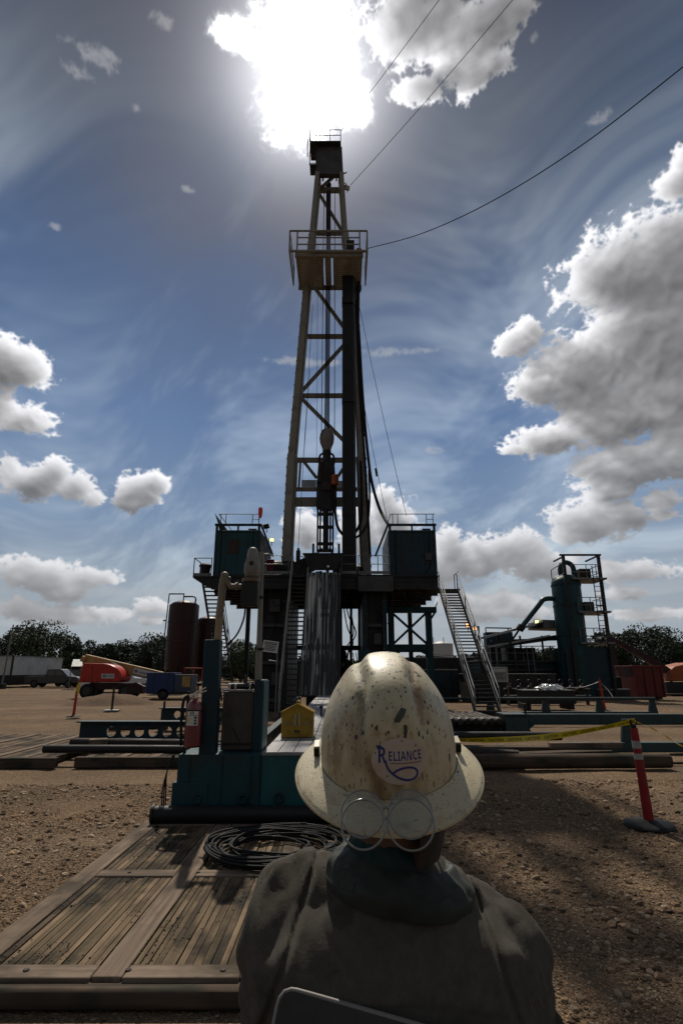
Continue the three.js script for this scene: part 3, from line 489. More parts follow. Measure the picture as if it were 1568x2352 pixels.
{ // crane: teal post, cream boom with an elbow, motor on top
  const Z = 7.0, t = thing('pipe_crane', 'teal crane post with a cream elbow boom and bulbous white motor on its end', 'crane', [-1.58, 0.5, -Z]);
  let q = mb(); const A = (x, y, d = Z) => at(x, y, d);
  q.bar(A(477, 1772, 6.98).setY(0.5), A(491, 1470), 0.175, 0.19, V(1, 0, 0)); q.build('post', MAT.tealDark, t);
  q.cyl(A(500, 1474), A(505, 1418), 0.046, 0.046, 16); q.build('boom_sleeve', worn(34, [0.34, 0.25, 0.15], { dirt: [0.16, 0.115, 0.07], dirtAmt: 0.3, rustAmt: 0.1 }), t, { label: 'bare yellowish lower sleeve' });
  q.tube([A(503, 1420), A(508, 1380), A(512, 1340), A(515, 1326)], 0.047, 16, 14); q.sphere(A(516, 1322), 0.05); q.build('boom', MAT.creamPipe, t);
  q.bar(A(516, 1326), A(531, 1349), 0.07, 0.05); q.cyl(A(528, 1347), A(562, 1347), 0.034, 0.034, 12); q.cyl(A(541, 1347), A(545, 1347), 0.05); q.build('elbow', MAT.creamPipe, t);
  q.cyl(A(527, 1330), A(527, 1345), 0.012); q.sphere(A(527, 1328), 0.022, 8, 6); q.cyl(A(547, 1334), A(547, 1346), 0.01); q.build('fitting', MAT.rail, t);
  const c = A(577, 1333), k = 5.5 / 1000;
  q.cyl(c.clone().add(V(0, -0.022, 0)), c.clone().add(V(0, 0.022, 0)), 0.112, 0.112, 22); q.build('flange', worn(35, [0.2, 0.13, 0.08], { rustAmt: 0.5, dirtAmt: 0.4 }), t, { label: 'rusty beige flange' });
  const b = c.clone().add(V(0.004, 0.022, 0));
  q.lathe(b, [[0.001, 0], [0.088, 0], [0.088, 0.06], [0.096, 0.065], [0.104, 0.10], [0.1, 0.18], [0.078, 0.25], [0.07, 0.31], [0.06, 0.37], [0.034, 0.4], [0.001, 0.405]], 26);
  q.build('motor_housing', worn(36, [0.22, 0.205, 0.175], { dirt: [0.1, 0.085, 0.065], dirtAmt: 0.4, rustAmt: 0.15, runs: 0.3, size: 0.7 }), t);
  for (const s of [-1, 1]) { q.bar(b.clone().add(V(s * 0.088, 0.1, 0.03)), b.clone().add(V(s * 0.062, 0.27, 0.03)), 0.022, 0.03); q.build('rib', MAT.rail, t); }
  q.box(b.x + 0.005, b.y + 0.18, b.z + 0.088, 0.05, 0.05, 0.03); q.build('vent', MAT.steel, t);
  q.b2(c.x - 0.105, c.x + 0.1, A(577, 1393).y, c.y - 0.022, -Z - 0.1, -Z + 0.1); q.build('gear_box', MAT.steel, t);
  const h = tag((() => { const m = mb(); m.tube([A(564, 1393), A(560, 1420), A(545, 1456), A(524, 1480), A(514, 1490)], 0.011, 30, 8); m.cyl(A(533, 1471), A(523, 1481), 0.018); return m.build('hydraulic_hose', MAT.rubber); })(), 'thin black hose hanging from the crane gearbox to the teal post', 'hose');

  // slim cream pole right of the crane
  const p = thing('standpipe', 'slim grey cream pole with dark bands standing on the cabinet', 'pole', [A(594, 1700, 7.3).x, 1.6, -7.3]);
  q.cyl(A(594, 1570, 7.3), A(601, 1268, 7.3), 0.033, 0.033, 16); q.build('pole', MAT.cream, p);
  q.cyl(A(593, 1572, 7.3), A(595, 1497, 7.3), 0.044, 0.044, 16); q.build('lower_sleeve', MAT.cream, p);
  for (const y of [1373, 1491]) { q.cyl(A(598, y + 3, 7.3), A(598.2, y - 3, 7.3), 0.045); q.build('band', MAT.black, p); }
}
{ // fire extinguisher on its bracket
  const t = thing('fire_extinguisher', 'red fire extinguisher with a white label strapped to the left of the teal post', 'fire extinguisher', [-1.83, 0.87, -6.85]);
  const q = mb(), c = V(-1.70, 0.87, -6.82), R = 0.093;
  q.lathe(c, [[0.001, 0], [R * 0.9, 0], [R, 0.02], [R, 0.40], [R * 0.93, 0.445], [R * 0.7, 0.485], [R * 0.36, 0.505], [0.03, 0.51], [0.03, 0.53], [0.001, 0.53]], 28); q.build('cylinder', new THREE.MeshPhysicalMaterial({ color: new THREE.Color().setRGB(0.11, 0.004, 0.008), roughness: 0.4, clearcoat: 0.45, clearcoatRoughness: 0.2 }), t);
  q.cyl(c.clone().add(V(0, 0.53, 0)), c.clone().add(V(0, 0.58, 0)), 0.026); q.bar(c.clone().add(V(-0.02, 0.565, 0)), c.clone().add(V(0.13, 0.615, 0)), 0.03, 0.012); q.bar(c.clone().add(V(-0.02, 0.585, 0)), c.clone().add(V(0.12, 0.65, 0)), 0.03, 0.012); q.build('valve', MAT.chrome, t);
  q.tube([c.clone().add(V(-0.02, 0.56, 0)), c.clone().add(V(-0.11, 0.54, 0.02)), c.clone().add(V(-0.135, 0.4, 0.03)), c.clone().add(V(-0.125, 0.1, 0.03)), c.clone().add(V(-0.12, 0.02, 0.02))], 0.017, 30, 8); q.build('hose', MAT.rubber, t);
  q.cyl(c.clone().add(V(-0.04, 0.56, 0.02)), c.clone().add(V(-0.04, 0.56, 0.045)), 0.022); q.build('gauge', MAT.chrome, t);
  const lab = new THREE.CylinderGeometry(R + 0.002, R + 0.002, 0.155, 20, 1, true, -0.75, 1.5), tex = canvasTex(128, 128, (g, w, h) => {
    g.fillStyle = '#b9b6ab'; g.fillRect(0, 0, w, h); g.fillStyle = '#1d1d1c'; g.fillRect(0, 36, w, 5); g.beginPath(); g.ellipse(64, 18, 20, 12, 0, 0, 7); g.fill(); g.fillStyle = '#c8c4ba'; g.fillRect(60, 8, 8, 20);
    g.fillStyle = '#8c8a84'; for (let k = 0; k < 6; k++) g.fillRect(40, 52 + k * 11, 38, 3); g.fillStyle = '#3a3b3a'; g.fillRect(86, 48, 30, 22); g.fillRect(86, 76, 30, 16); g.fillRect(86, 98, 30, 22); g.fillStyle = '#a9a25a'; g.fillRect(4, 50, 28, 60);
  });
  const lm = new THREE.Mesh(lab, new THREE.MeshStandardMaterial({ map: tex, roughness: 0.5 })); lm.name = 'label'; lm.position.set(c.x + 1.83, 0.315, c.z + 6.85); lm.castShadow = lm.receiveShadow = true; t.add(lm);
  q.cyl(c.clone().add(V(0, 0.39, 0)), c.clone().add(V(0, 0.405, 0)), R + 0.004, R + 0.004, 24, true); q.b2(c.x - 0.13, c.x - 0.10, 0.36, 1.47, -6.97, -6.93); q.build('bracket', MAT.black, t);
  const k = mb(); for (let j = 0; j < 3; j++) k.tube([V(-1.90 - j * 0.012, 0.78, -6.86), V(-1.955, 0.62, -6.8), V(-1.945 - j * 0.02, 0.42, -6.78), V(-1.94 - 0.015 * j, 0.16, -6.8)], 0.008, 20, 6); tag(k.build('drain_hose', MAT.rubber), 'bundle of thin black hoses drooping off the left corner of the catwalk', 'hose');
}
{ // coil of cable on the mat
  const t = thing('cable_coil', 'loose coil of black cable lying on the timber mat by the man', 'cable', [-0.56, 0.12, -5.75]), r = rng(33);
  const loop = (cx, cz, a, b, y, turns, wob, rad) => {
    const pts = [], n = Math.round(turns * 26), ph = r() * 6.28, w1 = r() * 6, w2 = r() * 6;
    for (let k = 0; k <= n; k++) { const th = ph + (k / 26) * 6.2832, s = 1 + wob * Math.sin(th * 1 + w1) + wob * 0.6 * Math.sin(th * 2.3 + w2) + 0.03 * (k / n); pts.push(V(cx + a * s * Math.cos(th), y + 0.012 * Math.sin(th * 3 + w1) + 0.01 * (k / n), cz + b * s * Math.sin(th))); }
    return mb().tube(pts, rad, n * 2, 6);
  };
  for (let k = 0; k < 11; k++) loop(-0.56 + 0.05 * (r() - 0.5), -5.72 + 0.06 * (r() - 0.5), 0.60 + 0.055 * (r() - 0.3), 0.50 + 0.05 * (r() - 0.3), 0.136 + 0.007 * k, 1.1, 0.03, 0.0095).build('cable_turn', MAT.rubber, t);
  for (let k = 0; k < 6; k++) loop(-0.60 + 0.09 * (r() - 0.5), -5.72 + 0.08 * (r() - 0.5), 0.46 + 0.06 * r(), 0.37 + 0.06 * r(), 0.145 + 0.01 * k, 1.1, 0.06, 0.009).build('cable_turn', MAT.rubber, t);
  for (let k = 0; k < 5; k++) loop(-0.66, -5.72, 0.34 + 0.02 * r(), 0.27 + 0.02 * r(), 0.14 + 0.008 * k, 1.05, 0.04, 0.0085).build('cable_turn', MAT.rubber, t);
  let q = mb(); q.tube([V(-0.25, 0.16, -5.55), V(-0.18, 0.17, -5.45), V(-0.1, 0.165, -5.5), V(-0.05, 0.16, -5.62), V(-0.12, 0.16, -5.72)], 0.01, 24, 8); q.build('loose_end', MAT.rubber, t);
  q.cyl(V(-0.1, 0.172, -5.56), V(-0.03, 0.172, -5.64), 0.014); q.build('connector', MAT.chrome, t);
  // rag-flat board and bits lying in front of the coil
  const bd = mb(); bd.box(-0.44, 0.129, -4.65, 0.26, 0.012, 0.75, 0, 0.25); tag(bd.build('loose_board', WOOD.frameLong), 'pale loose board lying on the mat beside the left shoulder', 'board');
  const st = mb(); st.box(-0.36, 0.145, -4.98, 0.17, 0.012, 0.014, 0, 0.1); tag(st.build('wood_splinter', plain(0.06, 0.022, 0.016, 0.8)), 'dark reddish splinter lying on the mat in front of the coil', 'splinter');
}
{ // crumbs of soil on the mats
  const r = rng(71), g = new THREE.IcosahedronGeometry(1, 0), im = new THREE.InstancedMesh(g, new THREE.MeshStandardMaterial({ roughness: 1 }), 2600), m = new THREE.Matrix4(), c = new THREE.Color(), qt = new THREE.Quaternion(), e = new THREE.Euler(); let n = 0;
  while (n < 2600) {
    const x = -2.1 + 2.4 * r(), z = -3.62 - 4.1 * r(); if (n3(x * 2.2, 7, z * 2.2) + 0.5 * n3(x * 6, 2, z * 6) < 0.12) continue;
    const s = 0.0025 + 0.0075 * r() * r(); m.compose(V(x, 0.108 + s * 0.3, z), qt.setFromEuler(e.set(r() * 3, r() * 3, r() * 3)), V(s, s * 0.7, s)); im.setMatrixAt(n, m); const b = 0.5 + r(); im.setColorAt(n, c.setRGB(0.075 * b, 0.06 * b, 0.042 * b)); n++;
  }
  im.name = 'soil_crumbs'; im.castShadow = im.receiveShadow = true; tag(stuff(im), 'crumbs of dark soil and moss scattered over the timber mat', 'soil'); scene.add(im);
}

// ---------------------------------------------------------------- drilling rig
const FLOOR = 6.1, XL = -6.1, XR = 4.55;
{ // substructure: drill floor on two box legs
  const t = thing('rig_substructure', 'dark steel substructure carrying the drill floor of the rig', 'rig substructure', [-0.8, 0, -26]), q = mb();
  q.b2(XL + 0.1, XR - 0.1, 5.75, FLOOR, -34.4, -26.05); q.build('floor_deck', MAT.steel, t);
  q.ibeam(V(XL, 5.72, -26.1), V(XR, 5.72, -26.1), 0.3, 0.62, 0.05); q.build('front_girder', MAT.steel, t);
  for (let k = 0; k < 8; k++) { const z = -27.2 - k * 1.02, e = 0.12 + 0.2 * (k % 2); q.ibeam(V(XL - e, 5.56, z), V(XR + e, 5.56, z), 0.18, 0.36, 0.03); q.build('floor_joist', MAT.rust, t); }
  for (const [x0, x1] of [[-3.95, -2.5], [1.0, 2.14]]) {
    const w = x1 - x0;
    q.b2(x0 + 0.08, x1 - 0.08, 0.2, 5.4, -33.8, -26.75); q.build('leg_box', MAT.steel, t);
    for (const x of [x0 + 0.11, x1 - 0.11]) { q.b2(x - 0.11, x + 0.11, 0, 5.42, -26.78, -26.5); q.build('leg_post', x < 0 ? MAT.steel : MAT.tealDark, t); }
    for (const y of [0.35, 2.0, 3.7]) { q.b2(x0 + 0.22, x1 - 0.22, y, y + 0.16, -26.74, -26.6); q.build('cross_tie', MAT.steelMid, t); }
    q.b2(x0 - 0.15, x1 + 0.15, 0.02, 0.3, -34.2, -26.3); q.build('base_skid', MAT.steel, t);
  }
  q.b2(0.75, 1.28, 0.3, 2.62, -26.3, -25.7); q.build('teal_cabinet', MAT.teal, t, { label: 'teal block at the foot of the right leg' });
  q.b2(0.78, 2.42, 5.28, 5.98, -25.98, -25.86); q.build('grey_panel', MAT.steelMid, t, { label: 'grey panel hung below the front rail' });
  // side frame with the cross brace, right
  const A = (x, y) => at(x, y, 30);
  for (const x of [2.62, 4.62]) { q.b2(x - 0.16, x + 0.16, 0, 4.86, -30.16, -29.84); q.build('frame_post', MAT.teal, t); }
  q.b2(2.4, 5.05, 4.7, 5.0, -30.2, -29.8); q.build('frame_beam', MAT.teal, t);
  q.b2(2.4, 4.8, 2.72, 3.06, -30.14, -29.86); q.build('frame_beam', MAT.teal, t);
  q.bar(V(2.72, 3.08, -30), V(4.52, 4.7, -30), 0.13, 0.12); q.build('cross_brace', MAT.teal, t); q.bar(V(2.72, 4.7, -30.13), V(4.52, 3.08, -30.13), 0.13, 0.12); q.build('cross_brace', MAT.teal, t);
  q.bar(V(4.7, 4.3, -30), V(5.0, 4.75, -30), 0.1); q.bar(V(4.95, 4.9, -30), V(5.15, 5.25, -30), 0.05); q.build('corner_brace', MAT.teal, t);
  q.prism([[2.8, 2.72], [4.46, 2.72], [4.46, 2.35], [4.38, 2.55], [4.15, 2.66], [3.1, 2.66], [2.88, 2.55], [2.8, 2.35]], -30.1, -29.9); q.build('gusset', MAT.teal, t);
  q.b2(2.8, 4.46, 0.9, 1.1, -30.1, -29.9); q.build('frame_beam', MAT.tealDark, t);
  // rear posts under the floor
  for (const x of [-5.6, 4.1]) { q.b2(x - 0.12, x + 0.12, 0, 5.4, -34, -33.76); q.build('rear_post', MAT.steel, t); }
  q.b2(-3.9, 2.1, 2.9, 3.15, -33.5, -33.3); q.build('rear_tie', MAT.steel, t);

  for (const [x, l] of [[-3.3, 0.8], [-2.75, 1.3], [-0.4, 0.5], [1.3, 0.9], [1.75, 1.6], [2.9, 0.7], [3.6, 0.5]]) { q.tube([V(x, 5.45, -26.0), V(x + 0.1, 5.3 - l * 0.6, -25.95), V(x + 0.35, 5.4 - l, -25.95), V(x + 0.6, 5.35 - l * 0.5, -26.0), V(x + 0.66, 5.5, -26.05)], 0.022, 20, 5); q.build('draped_hose', MAT.rubber, t); }
  for (const x of [-3.75, -2.72, 1.16, 1.98]) for (const y of [0.9, 1.5, 2.7, 3.3, 4.3, 4.9]) { q.box(x, y, -26.49, 0.09, 0.09, 0.03); q.build('bolt_plate', MAT.steelMid, t); }
  for (const [x, y, w, h] of [[-3.4, 4.4, 0.5, 0.6], [-3.2, 1.1, 0.4, 0.55], [1.5, 2.9, 0.35, 0.5]]) { q.b2(x, x + w, y, y + h, -26.72, -26.5); q.build('junction_box', MAT.steelMid, t); q.tube([V(x + w / 2, y, -26.6), V(x + w / 2 + 0.05, y - 0.6, -26.55), V(x + w / 2 - 0.08, y - 1.0, -26.6)], 0.02, 10, 5); q.build('conduit', MAT.rubber, t); }
  // handrails along the front of the floor
  const rails = (name, label, x0, x1, z, posts) => {
    const g = thing(name, label, 'railing', [x0, FLOOR, z]);
    for (const x of posts) { q.cyl(V(x, FLOOR, z), V(x, FLOOR + 0.92, z), 0.02); q.build('rail_post', MAT.rail, g); }
    for (const h of [0.48, 0.9]) { q.cyl(V(x0, FLOOR + h, z), V(x1, FLOOR + h, z), 0.018); q.build('rail_bar', MAT.rail, g); }
    q.b2(x0, x1, FLOOR + 0.01, FLOOR + 0.15, z - 0.012, z + 0.012); q.build('kick_plate', MAT.rail, g);
  };
  rails('floor_railing', 'grey railing on the drill floor left of the stairs', -3.8, -2.32, -25.98, [-3.75, -2.5]);
  rails('floor_railing', 'narrow grey railing right beside the ramp hopper', -0.02, 0.72, -25.95, [0.0, 0.7]);
  rails('floor_railing', 'wide grey railing between the ramp and the right teal box', 0.8, 2.3, -25.98, [0.8, 1.72, 2.28]);
  // drilling gear standing on the floor
  const dw = thing('drawworks', 'dark winch and machinery on the drill floor behind the left railing', 'winch', [-3, FLOOR, -28]);
  q.cyl(V(-3.7, FLOOR + 0.55, -27.6), V(-2.3, FLOOR + 0.55, -27.6), 0.4, 0.4, 20); q.build('drum', MAT.steel, dw); q.b2(-3.7, -3.35, FLOOR, FLOOR + 0.95, -27.9, -27.2); q.build('end_plate', MAT.redBox, dw); q.b2(-2.6, -2.3, FLOOR, FLOOR + 0.8, -27.9, -27.2); q.build('end_plate', MAT.steel, dw);
  const rt = thing('rotary_table', 'dark humped machinery on the drill floor right of the pipe stand', 'machinery', [0.9, FLOOR, -28.4]);
  q.cyl(V(0.9, FLOOR, -28.4), V(0.9, FLOOR + 0.35, -28.4), 0.7, 0.6, 22); q.build('table', MAT.black, rt); q.sphere(V(0.75, FLOOR + 0.55, -28.4), 0.42, 16, 10, 1.3, 0.8, 1); q.build('cover', MAT.black, rt);
  q.tube([V(0.2, FLOOR + 0.5, -27.2), V(0.32, FLOOR + 0.95, -27.2), V(0.5, FLOOR + 0.7, -27.2)], 0.04, 14, 6); q.build('hose', MAT.rubber, rt);
  const wp = thing('winch_post', 'short black winch post with a hanging loop beside the top of the stairs', 'winch', [-2.08, FLOOR, -26.3]);
  q.b2(-2.18, -1.98, FLOOR, FLOOR + 1.2, -26.4, -26.2); q.build('post', MAT.black, wp); q.cyl(V(-2.08, FLOOR + 1.2, -26.3), V(-2.08, FLOOR + 1.32, -26.3), 0.06); q.build('head', MAT.black, wp); q.tube([V(-1.95, FLOOR + 0.9, -26.2), V(-1.84, FLOOR + 0.88, -26.2), V(-1.82, FLOOR + 0.5, -26.2), V(-1.93, FLOOR + 0.42, -26.2)], 0.02, 16, 6); q.build('loop', MAT.rubber, wp);
  // preventer stack and lines beneath the floor
  const bp = thing('blowout_preventer', 'dark valve stack with pipes and hoses beneath the drill floor', 'valve stack', [-0.15, 0, -30]);
  q.lathe(V(-0.25, 0, -30), [[0.01, 0.2], [0.34, 0.2], [0.34, 0.5], [0.2, 0.5], [0.2, 1.3], [0.46, 1.3], [0.46, 1.9], [0.25, 1.95], [0.25, 2.1], [0.5, 2.15], [0.5, 2.7], [0.3, 2.9], [0.28, 5.3], [0.01, 5.3]], 20); q.build('stack', MAT.steel, bp);
  for (const [x, r] of [[0.48, 0.07], [0.9, 0.06]]) { q.cyl(V(x, 0.3, -29.6), V(x + 0.03, 5.5, -29.6), r); q.build('pipe', MAT.steel, bp); }
  for (const [a, b, s] of [[0.15, 0.75, 0], [0.05, 0.6, 0.5], [0.35, 0.1, 0.9]]) { q.tube([V(a, 5.4, -29.4), V(a + 0.25, 4.4 - s, -29.3), V(b, 3.6 - s, -29.35), V(b - 0.35, 2.9 - s, -29.4), V(b - 0.5, 1.6 - s, -29.4)], 0.035, 24, 6); q.build('hose', MAT.rubber, bp); }
  for (let k = 0; k < 5; k++) { q.tube([V(0.1 + k * 0.16, 2.6, -29.2), V(0.2 + k * 0.16, 1.9, -29.2), V(0.42 + k * 0.15, 1.0, -29.1)], 0.022, 14, 5); q.build('hose', MAT.rubber, bp); }
  q.b2(-0.6, 1.0, 2.75, 2.95, -29.9, -29.6); q.build('pipe_support', MAT.steel, bp);
}
{ // ramp of upright planks with the hopper above
  const zb = -22.9, zt = -25.75, yb = 0.78, yt = 6.25, x0 = -1.53, x1 = -0.1, t = thing('v_door_ramp', 'steep weathered plank ramp rising from the catwalk to the drill floor', 'ramp', [-0.8, yb, zb]), q = mb(), r = rng(44), n = 9;
  const up = V(0, (zb - zt), (yt - yb)).normalize();
  const streaky = (seed, lo, hi) => { const nz = tile(seed), map = dataTex(256, 256, (x, y) => { const a = fbmT(nz, x, y, 48, 3, 2), b = fbmT(nz, x, y, 14, 3, 3), c = fbmT(nz, x + 0.3, y, 5, 4, 6), k = clamp(sstep(0.42, 0.68, 0.6 * a + 0.4 * b) - 0.8 * sstep(0.48, 0.7, c)); return [0, 1, 2].map((i) => lerp(lo[i], hi[i], k)); }, true, 2.2, 5.5); return new THREE.MeshStandardMaterial({ map, roughness: 0.6, bumpMap: map, bumpScale: 0.004 }); };
  const planks = [streaky(371, [0.016, 0.017, 0.014], [0.42, 0.41, 0.365]), streaky(372, [0.014, 0.016, 0.013], [0.31, 0.305, 0.27]), streaky(373, [0.011, 0.012, 0.010], [0.19, 0.19, 0.165])];
  for (let k = 0; k < n; k++) { const w = (x1 - x0) / n, x = x0 + (k + 0.5) * w, o = (r() - 0.5) * 0.016; q.bar(V(x, yb, zb + o), V(x, yt - 0.15 * r(), zt + o), w - 0.005, 0.07, up); q.build('ramp_plank', planks[[0, 0, 1, 0, 2, 1, 0, 1, 2][k]], t); }
  for (const x of [x0 - 0.03, x1 + 0.03]) { q.bar(V(x, yb, zb + 0.06), V(x, yt + 0.1, zt + 0.06), 0.05, 0.16, up); q.build('side_rail', x < -1 ? MAT.cream : MAT.steelMid, t); }
  for (let k = 0; k < 4; k++) { const f = (k + 0.5) / 4; q.box(-0.82, lerp(yb, yt, f) - 0.1, lerp(zb, zt, f) - 0.2, 1.4, 0.15, 0.15); q.build('cross_beam', MAT.steel, t); }
  q.b2(-1.4, -0.25, 0.1, 0.75, -23.4, -23.2); q.build('foot', MAT.steel, t);
  const h = thing('pipe_hopper', 'black funnel shaped trough at the top of the ramp', 'trough', [-0.84, FLOOR, -25.6]);
  q.prism([[-1.8, 6.98], [0.1, 6.98], [-0.24, 6.22], [-1.45, 6.22]], -25.62, -25.56); q.build('front_plate', MAT.black, h);
  q.bar(V(-1.79, 6.95, -26.3), V(-1.45, 6.24, -26.3), 0.06, 1.3); q.build('side_plate', MAT.black, h); q.bar(V(0.09, 6.95, -26.3), V(-0.24, 6.24, -26.3), 0.06, 1.3); q.build('side_plate', MAT.black, h);
  q.box(-0.84, 7.0, -25.62, 1.96, 0.06, 0.16); q.build('rim', MAT.steel, h);
  for (const x of [-1.34, -0.12]) { q.cyl(V(x, 6.9, -25.9), V(x, 7.55, -25.9), 0.055); q.build('post', MAT.black, h); }
  q.cyl(V(-0.62, 6.38, -25.56), V(-0.62, 6.38, -25.48), 0.05); q.build('hook', MAT.chrome, h);
}
function stairs(name, label, x0, x1, zt, yt, zb, yb, n, stringer, tread, rail, { left = true, right = true, mid = true, rr = 0.022 } = {}) {
  const t = thing(name, label, 'staircase', [(x0 + x1) / 2, yb, zb]), q = mb(), dir = V(0, yt - yb, zt - zb), up = V(0, Math.abs(zt - zb), (yt - yb) * Math.sign(zb - zt) ).normalize();
  for (const x of [x0, x1]) { q.bar(V(x, yb, zb), V(x, yt, zt), 0.05, 0.24, up); q.build('stringer', stringer, t); }
  const g = new THREE.BoxGeometry(x1 - x0 - 0.06, 0.05, 0.2); { const b = g.toNonIndexed(); boxUV(b); for (let k = 0; k < n; k++) { const f = (k + 0.5) / n; piece('tread', b, tread, t, V((x0 + x1) / 2, lerp(yb, yt, f), lerp(zb, zt, f))); } }
  for (const [on, x] of [[left, x0], [right, x1]]) if (on) {
    for (const h of mid ? [0.5, 0.95] : [0.95]) { q.cyl(V(x, yb + h, zb), V(x, yt + h, zt), rr); q.build('handrail', rail, t); }
    for (let k = 0; k <= 4; k++) { const f = k / 4; q.cyl(V(x, lerp(yb, yt, f), lerp(zb, zt, f)), V(x, lerp(yb, yt, f) + 0.95, lerp(zb, zt, f)), rr); q.build('rail_post', rail, t); }
  }
  return t;
}
stairs('steel_staircase', 'dark steep staircase between the left substructure leg and the plank ramp', -2.32, -1.62, -26.0, 6.05, -21.9, 0.1, 30, MAT.steelMid, MAT.steel, MAT.cream, { right: false, mid: false, rr: 0.045 });
stairs('steel_staircase', 'narrow dark staircase going down from the left landing behind the crane post', -6.85, -6.1, -27.3, 6.0, -33.6, 0.1, 32, MAT.steel, MAT.steel, MAT.steel, { left: false });
stairs('steel_staircase', 'long galvanised staircase with bright handrails right of the rig', 5.32, 6.30, -30.2, 6.0, -23.4, 0.1, 37, MAT.steel, MAT.steel, MAT.galv, { rr: 0.03 });
{ // landings
  const q = mb(), t = thing('stair_landing', 'small railed landing at the left end of the drill floor', 'landing', [-6.6, 5.9, -26.6]);
  q.b2(-7.0, -6.12, 5.94, 6.02, -27.3, -26); q.build('deck', MAT.steel, t); q.prism([[-7.0, 5.94], [-6.1, 5.94], [-6.1, 5.55], [-6.5, 5.62]], -27.2, -26.05); q.build('bracket', MAT.steel, t);
  for (const [x, z] of [[-6.98, -26.03], [-6.15, -26.03], [-6.98, -27.2]]) { q.cyl(V(x, 6, z), V(x, 6.9, z), 0.025); q.build('rail_post', MAT.rail, t); }
  for (const h of [6.88]) { q.cyl(V(-6.98, h, -26.03), V(-6.15, h, -26.03), 0.022); q.cyl(V(-6.98, h, -26.03), V(-6.98, h, -27.2), 0.022); q.build('rail_bar', MAT.rail, t); }
  q.b2(-6.98, -6.15, 6.02, 6.16, -26.04, -26.02); q.build('kick_plate', MAT.rail, t);
  const b = thing('waste_bin', 'black round bin standing on the left landing', 'bin', [-6.55, 6.02, -26.5]);
  q.lathe(V(-6.55, 6.02, -26.5), [[0.01, 0], [0.2, 0], [0.25, 0.5], [0.3, 0.52], [0.3, 0.6], [0.25, 0.62]], 20); q.build('tub', MAT.black, b); q.lathe(V(-6.55, 6.6, -26.5), [[0.28, 0], [0.2, 0.1], [0.01, 0.12]], 20); q.build('lid', MAT.rubber, b);
  const s = thing('stair_landing', 'landing at the head of the galvanised staircase on the right', 'landing', [5.4, 5.9, -30.8]);
  q.b2(4.6, 6.42, 5.92, 6.0, -31.4, -30.1); q.build('deck', MAT.steel, s); for (const x of [5.32, 6.38]) { q.cyl(V(x, 6, -31.3), V(x, 6.95, -31.3), 0.028); q.cyl(V(x, 6.95, -31.3), V(x, 6.95, -30.2), 0.028); q.build('rail_bar', MAT.galv, s); }
}
